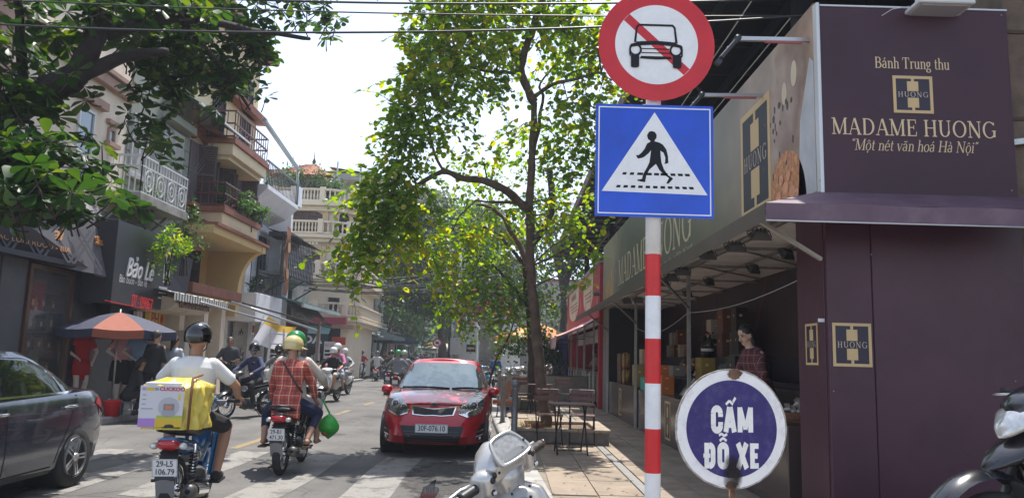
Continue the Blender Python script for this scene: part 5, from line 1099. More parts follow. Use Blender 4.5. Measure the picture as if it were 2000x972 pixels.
# ---- far trees over the street
def bigtree(label,x,y_,h,cr,n,mat,seed,lean=0.,sz=.3,trunk=.28,cz=None,grp=None):
 t=thing('street_tree',label,'tree',(x,y_,0),0,grp);r5=random.Random(seed);lv=[]
 mb=MB();top=Vector((lean,0,h*.62));limb(mb,[(0,0,0),(lean*.25,.1,h*.2),(lean*.6,0,h*.42),top],trunk,trunk*.55,9,.08);
 mb.build('trunk',bark('grey bark',(.10,.085,.075)),t);mb=MB();cs_=[]
 for k in range(9):
  a=2*PI*k/9+r5.uniform(-.3,.3);e=Vector((lean+cr[0]*.7*math.cos(a),cr[1]*.7*math.sin(a),h*r5.uniform(.6,.95)));limb(mb,[top*.7,(top+e)/2+Vector((0,0,.3)),e],trunk*.4,.03,5,.1);cs_.append(e)
 mb.build('limb',bark('grey bark',(.10,.085,.075)),t)
 for k in range(26):d=rdir(r5);cs_.append(Vector((lean+d.x*cr[0],d.y*cr[1],(cz or h*.78)+d.z*cr[2])))
 for i in range(n):
  c=r5.choice(cs_);d=rdir(r5)*(r5.random()**.4)*r5.uniform(.5,1.0)*cr[2]*.42;p=c+Vector((d.x*1.25,d.y*1.25,d.z*.8))
  lv.append((p+Vector(t.location),(rdir(r5)-UP*.25).normalized(),(UP+rdir(r5)*.7).normalized(),sz*r5.uniform(.6,1.3)))
 foliage(t,'foliage',lv,leafmesh('leaf',1,.55,mat,'lance'),0,mat);return t
m_ft=leafmat('greyish street leaf',(.028,.05,.026,1),(.085,.115,.06,1),(.20,.22,.15,1),.35,.35);m_ft2=leafmat('street leaf',(.02,.055,.015,1),(.055,.12,.03,1),None,.4)
bigtree('leaning street tree with a pale whitewashed trunk foot on the left of the street',-11.2,54.5,14,(5.2,4,4),6500,m_ft,41,1.6,.42,.42,9.5)
bigtree('grey-green street tree filling the middle distance over the traffic',-5.5,64,15,(6,5,4.4),7000,m_ft,42,.8,.45,.3,10.5)
bigtree('dark leafy tree at the right of the far street behind the round sign',-4.9,57,13,(3.6,3,4),4800,m_ft2,43,-.3,.4,.34,8.6)
bigtree('tree behind the white gate pillars, dark feathery crown',-.9,66,10,(3.2,3,3),2600,m_bs,44,.2,.4,.25,6.6)
bigtree('conifer-like dark tree behind the red stall',3.6,52,13,(3.2,3,4.2),3600,m_bs,45,0,.34,.3,6.6)
bigtree('far street tree in bluish haze at the end of the road, left',-13,92,15,(6,6,5.5),4600,m_ft2,46,.5,.6,.3,9.5)
bigtree('far street tree in bluish haze at the end of the road, middle',-9,110,13,(7,6,6),4200,m_ft2,47,-.4,.6,.3,7.4)
bigtree('far street tree at the end of the road, right side',-6.5,84,16,(6,6,6),5000,m_ft,48,-.4,.55,.3,9.5)
bigtree('slim young street tree leaning over the far pavement',-12.2,72,12,(4,5,3.6),2400,m_ft2,49,2.2,.45,.2,8.2)
# lime-washed foot of the leaning tree
o=MB().lathe([(.45,0),(.43,1.1)],12,cap=False).build('whitewash',M('white limewash',(.70,.73,.72)),[x for x in bpy.data.objects if x.name.startswith('street_tree')][0],(.02,0,.05))
# ====== BUILDINGS ON THE LEFT
FX=-9.3
def ff(y,z,x=FX):return frame((x,y,z),(0,1,0),(0,0,1))
def fn(x,z,y):return frame((x,y,z),(1,0,0),(0,0,1))
q4r=lambda w,h:[(-w/2,-h/2),(w/2,-h/2),(w/2,h/2),(-w/2,h/2)]
m_glass=M('window glass',(.05,.065,.075),.06,.0,spec=1.0);m_glassb=M('pale window glass',(.16,.21,.24),.08,.2,spec=1.)
m_cream=M('cream render',(.68,.58,.46),.85,var=.12,scale=1.2,dirt=.35,dscale=1.4,dcol=(.25,.2,.15,1));m_crn=M('pinkish cornice',(.36,.23,.17),.8,var=.15,scale=3,dirt=.3)
m_ggrn=M('grey-green render',(.28,.295,.24),.85,var=.18,scale=2,dirt=.5,dscale=2);m_yel=M('ochre yellow render',(.64,.46,.20),.85,var=.1,scale=1.5,dirt=.35,dscale=1.5,dcol=(.28,.18,.08,1));m_yel2=M('pale yellow render',(.68,.55,.35),.85,var=.1,scale=1.5,dirt=.35,dscale=1.5)
m_wht=M('white render',(.76,.77,.79),.8,var=.06,scale=1.5,dirt=.3,dscale=1.2);m_shut=M('dark brown shutter',(.045,.022,.02),.5,var=.3,scale=6);m_shutw=M('pale grey shutter',(.45,.44,.42),.6,var=.1)
m_terra=M('terracotta trim',(.27,.10,.06),.8,var=.2,scale=4,dirt=.3);m_dark=M('dark interior',(.012,.011,.012),.8)
def rib(mb,x0,y0,x1,y1,w,d,fr,z0=0):mb.prism([(x0,y0),(x1,y0),(x1,y1),(x0,y1)],d,fr,z0=z0)
def window(par,fr,w,h,mf,mg,cols=2,rows=1,fwid=.06,sill=None):
 mb=MB();mb.ring2(q4r(w,h),q4r(w-2*fwid,h-2*fwid),.05,fr)
 for k in range(1,cols):x=-w/2+w*k/cols;rib(mb,x-.02,-h/2+fwid,x+.02,h/2-fwid,0,.04,fr)
 for k in range(1,rows):y=-h/2+h*k/rows;rib(mb,-w/2+fwid,y-.018,w/2-fwid,y+.018,0,.037,fr)
 o=mb.build('window',mf,par);MB().prism(q4r(w-2*fwid,h-2*fwid),.008,fr,z0=.004).build('pane',mg,o)
 if sill:MB().prism([(-w/2-.1,-h/2-.1),(w/2+.1,-h/2-.1),(w/2+.1,-h/2-.002),(-w/2-.1,-h/2-.002)],.14,fr).build('sill',sill,o)
 return o
def shutter(par,fr,w,h,mat):
 """louvred leaf hinged on its left edge (local x from 0 to w)"""
 mb=MB();mb.ring2([(0,-h/2),(w,-h/2),(w,h/2),(0,h/2)],[(.05,-h/2+.06),(w-.05,-h/2+.06),(w-.05,h/2-.06),(.05,h/2-.06)],.035,fr)
 n=max(4,int(h/.075))
 for k in range(n):
  y=-h/2+.06+(h-.12)*(k+.5)/n
  mb.add([fr@Vector(p) for p in((.05,y-.03,.004),(w-.05,y-.03,.004),(w-.05,y+.03,.026),(.05,y+.03,.026))],[(0,1,2,3)])
 rib(mb,.05,-.03,w-.05,.03,0,.034,fr,0.001);return mb.build('shutter',mat,par)
def railing(par,a,b,h,n,mat,rails=(0.,1.),r=.02,name='railing',rb=.011):
 a,b=Vector(a),Vector(b);o=None
 for i,t_ in enumerate(rails):
  x=MB().bar(a+Vector((0,0,h*t_)),b+Vector((0,0,h*t_)),r*2).build('rail' if o else name,mat,o or par);o=o or x
 for k in range(n+1):
  p=a.lerp(b,k/n);MB().bar(p,p+Vector((0,0,h)),rb*2).build('bar',mat,o)
 return o
def aircon(label,loc):
 t=thing('aircon_unit',label,'air conditioner',loc);m=M('off-white casing',(.52,.52,.50),.5,dirt=.3)
 MB().lohi((0,-.42,0),(.3,.42,.6)).build('case',m,t,bevel=.015);MB().lathe([(.0,.302),(.23,.302),(.24,.31)],20,(0,-.1,.3),'X').build('fan_grille',m_blk,t)
 for k in range(4):MB().lathe([(.05+.05*k,.0),(.058+.05*k,.012),(.066+.05*k,0)],20,(.311,-.1,.3),'X',cap=False).build('grille_ring',m,t)
 MB().lohi((.0,-.4,-.05),(.32,-.36,0)).build('bracket',m_steel,t);MB().lohi((.0,.36,-.05),(.32,.4,0)).build('bracket',m_steel,t);return t
 # ---------- cream house with the dark liquor shop below
b1=thing('cream_house','cream rendered house with pinkish cornices above the dark liquor shop, behind the almond tree','building',(0,0,0))
MB().lohi((-16,9.0,4.2),(FX,17.85,13.5)).build('wall',m_cream,b1)
for z,d,h in((7.30,.16,.22),(7.55,.24,.1),(10.4,.2,.3)):MB().lohi((FX,9.0,z),(FX+d,17.86,z+h)).build('cornice',m_crn,b1)
for y_ in(9.2,13.1):MB().lohi((FX,y_,4.3),(FX+.06,y_+.4,12)).build('pilaster',m_crn,b1)
for y_,z,h in((16.1,6.05,1.05),(15.98,5.1,.75),(12,6,1.2),(14.2,9.2,1.4),(16.3,9.2,1.4)):
 window(b1,ff(y_,z,FX+.002),.62,h,M('white frame',(.6,.6,.6),.5),m_glassb,1,1,.05)
MB().lohi((FX,15.6,6.72),(FX+.14,16.75,6.9)).build('hood',m_crn,b1)
window(b1,ff(17.15,6.28,FX+.002),.3,.34,m_crn,m_glassb,1,1,.05,m_crn);MB().lohi((FX,16.9,6.53),(FX+.1,17.42,6.62)).build('hood',m_crn,b1)
sh=thing('liquor_shop','dark grey liquor shop front with gold script on its slanted sign boards','shop',(0,0,0))
m_shop=M('dark grey cladding',(.065,.068,.08),.45,var=.15,scale=2);m_shop2=M('black blue column',(.016,.02,.034),.4)
MB().lohi((-16,9,.13),(FX-.6,18.2,4.19)).build('core',m_dark,sh)
for y0,y1,mt_ in((9,12.9,m_shop2),(13.0,13.9,m_shop),(13.95,14.7,m_shop),(16.35,17.0,m_shop2),(17.02,18.1,m_shop)):MB().lohi((FX-.6,y0,.13),(FX+.02,y1,3.1)).build('column',mt_,sh,bevel=.01)
MB().lohi((FX-.6,9,3.1),(FX+.3,18.2,3.2)).build('soffit',m_shop2,sh)
# glazed display case with bottles on shelves
MB().lohi((FX-.5,14.75,.13),(FX-.45,16.3,3.05)).build('case_back',M('case back',(.05,.022,.015),.6),sh)
MB().ring2(q4r(1.55,2.6),q4r(1.35,2.42),.08,ff(15.5,1.75,FX-.02)).build('case_frame',M('brown metal frame',(.11,.06,.045),.35,.4),sh)
for z in(.9,1.35,1.75,2.15,2.55):MB().lohi((FX-.45,14.9,z),(FX-.05,16.15,z+.03)).build('shelf',m_shut,sh)
MB().prism(q4r(1.36,2.44),.006,ff(15.5,1.75,FX-.01)).build('case_glass',M('clear glass',(.9,.9,.92),.02,trans=.95,spec=.6),sh)
r6=random.Random(3)
for z in(.93,1.38,1.78,2.18):
 for k in range(7):
  y_=14.98+.17*k;h=r6.uniform(.2,.34);c_=r6.choice([(.30,.16,.03),(.05,.02,.015),(.15,.03,.02),(.35,.22,.08),(.02,.03,.02)])
  t=thing('bottle' if k%2 else 'carton','%s from the left, %s on the %s shelf of the liquor case'%(ORD[k],'bottle' if k%2 else 'boxed bottle',{.93:'lowest',1.38:'second lowest',1.78:'third',2.18:'top'}[z]),'bottle' if k%2 else 'carton',(FX-.25,y_,z),0,'bottles in the liquor case' if k%2 else 'cartons in the liquor case')
  m_=M('liquor %s'%str(c_),c_,.25)
  if k%2:MB().lathe([(.0,0),(.04,0),(.042,h*.6),(.015,h*.78),(.014,h),(0,h)],10).build('glass',m_,t)
  else:MB().lohi((-.05,-.055,0),(.05,.055,h)).build('carton',m_,t);MB().lohi((.0505,-.04,h*.3),(.053,.04,h*.7)).build('label_print',m_gold,t)
  # two slanted sign boards with a star lattice, gold lettering
m_sgn=M('grey lattice sign board',(.085,.078,.09),.5,var=.12,scale=2);m_sgn2=M('lighter grey sign board',(.17,.155,.165),.45,var=.2,scale=1.4);m_orl=M('orange gold lettering',(.50,.24,.09),.4)
A0,A1,A2=P(-60,488,14.0),Vector((-8.75,16.2,3.0)),Vector((-8.72,18.5,2.92))
T0,T1,T2=P(-40,372,13.6),Vector((-9.15,16.45,4.35)),Vector((-9.1,18.9,4.2))
def board(a,b_,c,d,mat,name):
 mb=MB();n=(b_-a).cross(d-a).normalized();vs=[a,b_,c,d,a-n*.08,b_-n*.08,c-n*.08,d-n*.08]
 mb.add(vs,[(0,1,2,3),(7,6,5,4),(0,4,5,1),(1,5,6,2),(2,6,7,3),(3,7,4,0)]);return mb.build(name,mat,sh)
bd1=board(A0,A1,T1,T0,m_sgn,'sign_board');bd2=board(A1+Vector((.004,.004,0)),A2,T2,T1+Vector((.004,.004,0)),m_sgn2,'sign_board')
f1=frame((A0+A1+T0+T1)/4,A1-A0,T1-A1);f2=frame((A1+A2+T1+T2)/4,A2-A1,T1-A1)
def lattice(fr,W_,H_,par,mat,n):
 mb=MB()
 for k in range(n):
  x=-W_/2+W_*(k+.5)/n;s=W_/n*.5
  for dx,sg in((-.35,1),(.35,-1),(.0,1),(.0,-1)):
   a=Vector((x+dx*s-sg*s*.8,-H_*.48));b_=Vector((x+dx*s+sg*s*.8,H_*.3));nn=Vector((-(b_-a).y,(b_-a).x)).normalized()*.022
   mb.prism([tuple(a-nn),tuple(b_-nn),tuple(b_+nn),tuple(a+nn)],.004+.0007*((k*4+sg)%9),fr)
 mb.build('lattice',mat,par)
lattice(f1,(A1-A0).length,1.1,bd1,M('dark lattice',(.04,.036,.045),.5),4);lattice(f2,2.2,1.1,bd2,M('grey lattice',(.12,.11,.12),.5),2)
def onb(fr,par,s,x,y,sz,mat,sh_=0.,sq=1.,b=0.,dep=.01):return text(s,sz,fr@Matrix.Translation((x,y,.012)),mat,par,shear=sh_,squash=sq,bold=b,depth=dep)
def bpt(px,py,fr):
 d=ray(px,py);n=fr.to_3x3().col[2];t_=(fr.translation-cam.location).dot(n)/d.dot(n);v=fr.inverted()@(cam.location+d*t_);return v.x,v.y
x,y=bpt(70,447,f1);onb(f1,bd1,'Shop Huy\u1ec1n Mai',x-.62,y-.02,.42,m_orl,.35,.8,.006,.03)
x,y=bpt(30,466,f1);onb(f1,bd1,'CHUY\u00caN BAN LE CAC LOAI RUOU - BIA',x-.28,y-.02,.16,m_orl,.12,.95)
x,y=bpt(25,490,f1);onb(f1,bd1,'66 HANG MANH - HOAN KIEM - HA NOI',x-.35,y,.10,m_orl,0,.9)
x,y=bpt(212,480,f2);onb(f2,bd2,'Shop Huy\u1ec1n Mai',x,y,.27,m_orl,.35,.68,.003,.06)
x,y=bpt(248,505,f2);mb=MB();mb.ring2([(x,y-.36),(x+.2,y),(x,y+.36),(x-.2,y)],[(x,y-.26),(x+.13,y),(x,y+.26),(x-.13,y)],.12,f2);mb.ring2(circ(x,y,.07,n=16),circ(x,y,.035,n=16),.13,f2);rib(mb,x-.15,y-.02,x+.15,y+.02,0,.11,f2);rib(mb,x-.02,y-.3,x+.02,y+.3,0,.11,f2);mb.build('diamond_logo',m_orl,bd2)
MB().add([T0+Vector((0,0,.02)),T1+Vector((0,0,.02)),T2+Vector((.0,.6,.02)),Vector((FX,20.4,4.4)),Vector((FX,13,4.75))],[(0,1,2,3,4)]).build('canopy_sheet',M('weathered grey sheet',(.20,.19,.2),.7,var=.3,scale=2),sh)
MB().add([T2+Vector((.02,.05,-.04)),T2+Vector((.25,2.3,-.25)),Vector((-8.9,21.1,2.95)),A2+Vector((-.15,.05,.1))],[(0,1,2,3)]).build('side_cloth',M('dark purple cloth',(.055,.045,.06),.7,var=.2),sh)
# ---------- grey-green house with a white balcony, dark clothes shop below
b2=thing('green_house','grey-green old house with a white balcony and louvred shutters','building',(0,0,0))
MB().lohi((-16,17.87,4.0),(FX,21.35,11)).build('wall',m_ggrn,b2)
for y_ in(17.9,18.9,20.0,20.95):
 for k in range(14):MB().lohi((FX,y_,4.5+.42*k),(FX+.03,y_+.38,4.88+.42*k)).build('quoin',M('grey-green quoin',(.25,.26,.215),.85,var=.15),b2) if y_ in(17.9,20.95) else None
window(b2,ff(18.45,6.4,FX+.01),.8,1.5,m_shutw,m_dark,2,1,.06,m_shutw)
for s in(0,1):shutter(b2,frame((FX+.03,18.06+.4*s,6.4),(0,1,0),(0,0,1)),.39,1.46,m_shutw)
window(b2,ff(20.3,6.35,FX+.01),1.2,2.0,m_shutw,m_dark,2,1,.07)
for s in(0,1):shutter(b2,frame((FX+.04,19.75+.56*s,6.35),(0,1,0),(0,0,1)),.54,1.95,m_shutw)
MB().lohi((FX,19.5,7.45),(FX+.3,21.1,7.65)).build('hood',m_ggrn,b2)
MB().lohi((FX,17.1,4.78),(-8.45,19.7,4.98)).build('balcony_slab',M('stained concrete',(.30,.28,.25),.9,var=.4,scale=2,dirt=.7),b2)
m_rw_=M('white railing paint',(.60,.60,.58),.5,dirt=.4,dscale=6)
rl=railing(b2,(-8.5,17.15,5.0),(-8.5,19.6,5.0),.85,16,m_rw_,(0,.72,1.),.02);railing(b2,(-8.5,17.15,5.0),(FX,17.15,5.0),.85,6,m_rw_,(0,.72,1.),.02)
for k in range(4):mb=MB();mb.ring2(circ(0,0,.22,.26,20),circ(0,0,.19,.23,20),.02,ff(17.5+.6*k,5.32,-8.495));mb.ring2(circ(0,0,.11,.13,14),circ(0,0,.085,.105,14),.02,ff(17.5+.6*k,5.32,-8.495));mb.build('scroll',m_rw_,rl)
for k in range(4):MB().bar((-8.6,17.2+.7*k,5.0),(FX,17.2+.7*k,4.3),.06).build('bracket',m_ggrn,b2)
MB().add([(FX,19.6,8.5),(FX,23.6,8.5),(-8.35,23.6,7.95),(-8.35,19.6,7.95)],[(0,1,2,3)]).build('green_canopy',M('green fibreglass',(.06,.20,.12),.5,var=.2),b2)
MB().bar((-8.35,19.6,7.93),(-8.35,23.6,7.93),.06).build('canopy_rail',m_rw_,b2)
cs2=thing('clothes_shop','dark clothes shop with white script sign and red running LED text','shop',(0,0,0))
MB().lohi((-16,18.21,.13),(FX-1.0,21.3,4.0)).build('core',m_dark,cs2);MB().lohi((FX-1.0,18.21,.13),(FX-.05,18.3,4)).build('side_wall',m_shop,cs2)
SXB=-8.6
MB().lohi((FX-.4,16.55,2.42),(SXB,19.25,4.25)).build('sign_box',M('charcoal sign',(.035,.037,.045),.35),cs2,bevel=.01)
fsb=lambda px,py:(lambda p:frame((SXB+.002,p.y,p.z),(0,1,0),(0,0,1)))(PX(px,py,SXB))
mwl=M('white letters',(.75,.75,.76),.4)
text('B\u1ea3o L\u00ea',.62,fsb(272,528),mwl,cs2,shear=.35,squash=.72,bold=.004,depth=.03);text('B\u00e1n bu\u00f4n - B\u00e1n l\u1ebb',.25,fsb(261,549),mwl,cs2,squash=.72)
led=M('red LED',(.3,.012,.015),.4,emit=((1,.03,.04,1),.22));mb=MB();rl_=random.Random(9)
pts_led=[]
for i in range(46):pts_led.append(PX(205+2.05*i,586+.45*i,SXB))
for p in pts_led:mb.box((SXB+.004,p.y,p.z),(.006,.022,.013))
mb.build('led_row',led,cs2)
font={'D':'11110 10001 10001 10001 10001 10001 11110','T':'11111 00100 00100 00100 00100 00100 00100',':':'00000 00100 00000 00000 00100 00000 00000','0':'01110 10001 10001 10001 10001 10001 01110','9':'01110 10001 10001 01111 00001 00010 01100','8':'01110 10001 10001 01110 10001 10001 01110','7':'11111 00001 00010 00100 00100 00100 00100'}
font['-']='00000 00000 00000 01110 00000 00000 00000';font['6']='01110 10000 10000 11110 10001 10001 01110';mb=MB()
pa,pb=PX(258,586,SXB),PX(299,596,SXB)
for ci,ch in enumerate('DT:09867'):
 for r_,row in enumerate(font[ch].split()):
  for c_,v in enumerate(row):
   if v=='1':
    u=(ci+c_/6)/8;p=pa.lerp(pb,u);mb.box((SXB+.004,p.y,p.z+.12-.036*r_),(.006,.018,.022))
mb.build('led_digits',led,cs2)
MB().prism(q4r(.34,.9),.01,ff(19.08,3.55,SXB)).build('poster',M('white poster',(.6,.6,.6),.5),cs2);MB().prism([(-.1,-.2),(.06,-.25),(.12,.1),(.02,.3),(-.05,.1)],.004,ff(19.08,3.6,SXB+.011)).build('poster_print',m_blk,cs2)
for k in range(3):MB().lohi((SXB+.001,18.75,2.95-.13*k),(SXB+.004,19.2,2.99-.13*k)).build('print_line',mwl,cs2)
# picture box sign and shop window below
MB().lohi((FX-.3,17.25,2.15),(FX+.35,18.1,3.0)).build('light_box',m_blk,cs2,bevel=.01)
MB().prism(q4r(.66,.5),.006,ff(17.68,2.68,FX+.351)).build('picture',M('pale printed picture',(.38,.36,.36),.5,var=.2,scale=6),cs2);MB().prism(circ(.02,-.04,.14,.09,14),.003,ff(17.68,2.68,FX+.358)).build('picture_print',m_blk,cs2);MB().prism(circ(-.24,.16,.05,n=12),.003,ff(17.68,2.68,FX+.358)).build('picture_print',m_blk,cs2)
m_lit=M('lit shop interior',(.55,.5,.33),.7,var=.25,scale=2,emit=((1,.85,.5,1),.25))
MB().lohi((FX-.9,18.35,1.9),(FX-.85,20.1,2.42)).build('lit_panel',m_lit,cs2)
MB().lohi((FX-.95,18.35,.14),(FX-.9,21.2,1.88)).build('shop_back',M('shop back',(.16,.13,.115),.7,var=.4,scale=3),cs2)
window(cs2,ff(18.85,1.5,FX-.4),1.1,2.6,m_alu,M('clear glass',(.9,.9,.92)),2,1,.05)
for k in range(7):
 y_=18.5+.2*k;c_=[(.12,.03,.03),(.03,.05,.05),(.3,.28,.26),(.05,.02,.03),(.28,.05,.04),(.02,.02,.03),(.2,.17,.15)][k]
 t=thing('hanging_dress','%s garment from the left behind the clothes shop window'%ORD[k],'garment',(FX-.65,y_,.7),0,'garments inside the clothes shop');mb=MB();mb.zloft([(0,0,0,.19,.05),(.5,0,0,.15,.05),(.7,0,0,.12,.05),(.95,0,0,.16,.045),(1.05,0,0,.04,.03)],12);mb.build('cloth',M('garment %d'%k,c_,.8,var=.2),t)
for y_ in(19.45,19.62):MB().lohi((FX-.2,y_,.14),(FX-.1,y_+.1,2.4)).build('door_post',m_alu,cs2)
MB().lohi((FX-.3,20.3,1.72),(FX-.2,21.25,2.5)).build('pho_sign',M('yellow panel',(.62,.42,.06),.5),cs2);text('PH\u1ede',.48,ff(20.8,2.25,FX-.199),M('red letters',(.45,.02,.015),.5),cs2,squash=.8,bold=.01)
# ---------- ochre house
b3=thing('yellow_house','ochre yellow house with brown louvred shutters, red balconies and terracotta trim','building',(0,0,0))
YA,YB=21.36,26.75
MB().lohi((-16,YA,.13),(FX-.9,YB,11.8)).build('core',m_yel,b3)
MB().lohi((FX-.9,YA,4.75),(FX,YB-.01,11.8)).build('wall',m_yel2,b3)
MB().lohi((FX-.9,YA,3.05),(FX+.45,25.3,3.35)).build('ledge',m_terra,b3,bevel=.02);MB().lohi((FX-.9,YA,2.95),(FX+.35,25.25,3.04)).build('ledge',m_yel,b3)
# first floor recess with open shutters and the curved side wall
mb=MB();pts=[(FX-.9,2.6),(FX+.15,2.6),(FX+.18,3.4)]+[(FX+.18+.75*(1-math.cos(R(a))),3.4+1.35*math.sin(R(a))) for a in range(10,91,10)]+[(FX+.93,4.95),(FX-.9,4.95)]
mb.prism(pts,.3,frame((0,25.3,0),(1,0,0),(0,0,1)),z0=-.6);mb.build('side_wall',m_yel,b3)
MB().lohi((FX,YA,4.75),(FX+.9,26.0,4.98)).build('overhang',m_yel,b3);MB().lohi((FX,YA,4.98),(FX+1.0,26.1,5.06)).build('overhang_edge',m_terra,b3)
for k,y_ in enumerate((21.65,22.6,23.55,24.4)):
 MB().prism(q4r(.8,1.15),.004,ff(y_,3.95,FX-.89)).build('opening',m_dark,b3)
for y_,a in((21.5,60),(22.0,25),(22.75,75),(23.2,20),(23.6,70),(24.1,12)):shutter(b3,frame((FX-.85,y_,3.95),(math.sin(R(a)),math.cos(R(a)),0),(0,0,1)),.5,1.15,m_shut)
# second floor: three shuttered windows with arched hoods
for y_ in(21.9,23.5,25.6):
 MB().prism(q4r(1.05,1.75),.006,ff(y_,6.55,FX+.001)).build('opening',m_dark,b3)
 shutter(b3,frame((FX+.02,y_-.52,6.55),(0,1,0),(0,0,1)),.5,1.75,M('grey-violet shutter',(.13,.11,.12),.6));shutter(b3,frame((FX+.02,y_+.0,6.55),(math.sin(R(62)),math.cos(R(62)),0),(0,0,1)),.55,1.75,m_shut);shutter(b3,frame((FX+.02,y_+.55,6.55),(math.sin(R(35)),math.cos(R(35)),0),(0,0,1)),.5,1.75,m_shut)
 arc=[(.62*math.cos(R(a)),.38*math.sin(R(a))) for a in range(20,161,10)];ar2=[(.46*math.cos(R(a)),.24*math.sin(R(a))) for a in range(160,19,-10)]
 MB().prism(arc+ar2,.14,ff(y_,7.4)).build('hood',m_terra,b3);MB().box((FX+.09,y_,7.83),(.18,.2,.2)).build('keystone',m_terra,b3)
 MB().lohi((FX,y_-.65,5.52),(FX+.25,y_+.65,5.64)).build('sill',m_terra,b3)
 # tiled skirt roofs: tiles one by one
m_tl=M('red roof tile',(.30,.085,.05),.8,var=.35,scale=8)
def skirt(y0,y1,z0,z1,d):
 for r_ in range(4):
  n=int((y1-y0)/.22)
  for k in range(n):
   f=r_/4;MB().box((FX+d*(1-f)-d*.12,y0+.22*(k+.5),z0+(z1-z0)*f+.04),(d*.32,.205,.03),(0,math.atan2(z1-z0,d),0)).build('tile',m_tl,b3)
skirt(21.4,23.0,5.02,5.4,.75);skirt(24.6,26.1,4.95,5.25,.75)
MB().add([(FX,21.4,7.98),(FX,26.7,7.98),(FX+.8,26.7,7.7),(FX+.8,21.4,7.7)],[(0,1,2,3)]).build('eave_sheet',m_terra,b3)
# balconies
m_rr=M('red-brown railing',(.13,.035,.03),.5)
def balcony(y0,y1,z,d,hh,mt,nb):
 MB().lohi((FX,y0,z-.5),(FX+d,y1,z-.16)).build('balcony_slab',m_yel2,b3,bevel=.01);MB().lohi((FX,y0-.08,z-.159),(FX+d+.08,y1+.08,z)).build('balcony_edge',m_terra,b3)
 MB().lohi((FX,y0+.1,z-.62),(FX+d-.15,y1-.1,z-.501)).build('balcony_underside',m_yel2,b3)
 o=railing(b3,(FX+d,y0,z),(FX+d,y1,z),hh,nb,mt,(.08,.55,1.),.022);railing(b3,(FX,y0,z),(FX+d,y0,z),hh,4,mt,(.08,.55,1.),.022);railing(b3,(FX,y1,z),(FX+d,y1,z),hh,4,mt,(.08,.55,1.),.022)
 for k in range(5):mb=MB();mb.bar((FX+d,y0+(y1-y0)*k/5,z+.1),(FX+d,y0+(y1-y0)*(k+1)/5,z+hh*.55),.02);mb.build('cross_bar',mt,o)
balcony(21.9,25.0,5.6,.9,.72,m_rr,14);balcony(22.3,25.4,7.75,.9,.85,m_rr,14)
for z in(8.75,10.2):window(b3,ff(23.2,z,FX+.004),1.0,1.1,m_shut,m_dark,2,1,.06,m_terra);window(b3,ff(25.6,z,FX+.004),1.0,1.2,m_shut,m_dark,2,1,.06,m_terra)
MB().lohi((FX,YA,9.5),(FX+.35,YB+.1,9.75)).build('cornice',m_terra,b3);MB().lohi((-16,YA-.2,11.8),(FX+.6,YB+.2,12.1)).build('roof_slab',m_terra,b3)
aircon('white air conditioner outside the upper balcony of the ochre house',(FX+.05,22.2,8.0))
# the shop below with a bow-fronted sign and a small striped awning
mb=MB();pr=[(FX+.1,2.40),(FX+.75,2.42),(FX+.98,2.5),(FX+1.05,2.6),(FX+1.0,2.72),(FX+.6,2.8),(FX+.1,2.8)]
mb.prism(pr,2.75,frame((0,21.2,0),(1,0,0),(0,0,1)),z0=-0.0);
o=MB();o.loft([[(x,y_,z) for x,z in pr] for y_ in(18.95,21.3)],0,False);bow=o.build('bow_sign',M('cream tin sign',(.52,.43,.32),.5,var=.12,scale=3,dirt=.5),b3)
text('HOSO.BHANGDA',.30,frame((FX+1.052,20.1,2.61),(0,1,0),(-.06,0,1)),M('brown letters',(.16,.07,.035),.5),bow,squash=.80,bold=.012,depth=.03)
m_st=stripe_mat('grey and white stripe',(.10,.10,.10,1),(.62,.60,.56,1),6.2)
mb=MB();mb.sheet(lambda u,v:(FX+.35+.8*v,18.6+3.6*u,3.0-.16*v-.02*math.sin(u*60)*v),40,3);mb.sheet(lambda u,v:(FX+1.15,18.6+3.6*u,2.84-.16*v*(1+.2*abs(math.sin(u*50)))),60,2);mb.build('striped_awning',m_st,b3)
MB().tube([(FX+.3,18.5,3.0),(FX+2.4,22.9,2.3)],.03,6).build('awning_arm',m_steel,b3)
MB().lohi((FX-.88,YA,.14),(FX-.86,24.9,2.9)).build('shop_back',M('tan shop back',(.24,.18,.12),.8,var=.3,scale=2),b3)
for y_ in(21.5,23.2,24.6):MB().lohi((FX-.86,y_,.14),(FX+.1,y_+.32,2.95)).build('pillar',m_cream,b3)
MB().lohi((FX-.84,21.95,.14),(FX-.8,23.1,2.3)).build('doorway',m_dark,b3);MB().lohi((FX+.02,21.5,1.2),(FX+.3,21.85,2.0)).build('meter_box',M('pale box',(.5,.48,.42),.6),b3,bevel=.01)
# ---------- white house with roller shutters
b4=thing('white_house','narrow white house with black balcony railings above roller shutters','building',(0,0,0))
YC,YD=26.76,31.0
MB().lohi((-16,YC,.13),(FX-.5,YD,8.0)).build('wall',m_wht,b4);MB().lohi((FX-.5,YC,2.5),(FX+.45,29.8,3.5)).build('front_box',m_wht,b4,bevel=.01)
MB().lohi((FX-.5,YD-.25,2.5),(FX+.3,YD,8)).build('side_wall',m_wht,b4);MB().lohi((FX-.5,YC,3.5),(FX+.0,YC+.5,7)).build('side_wall',m_wht,b4)
m_br=M('black railing',(.02,.022,.028),.4)
railing(b4,(FX+.4,YC+.1,3.55),(FX+.4,29.7,3.55),.75,20,m_br,(0,.85,1.),.025);railing(b4,(FX+.4,29.7,3.55),(FX-.4,29.7,3.55),.75,5,m_br)
window(b4,ff(28.2,4.9,FX-.49),.9,2.0,m_br,m_glass,2,2,.06);window(b4,ff(29.8,4.9,FX-.49),.9,2.0,m_br,m_glass,2,2,.06)
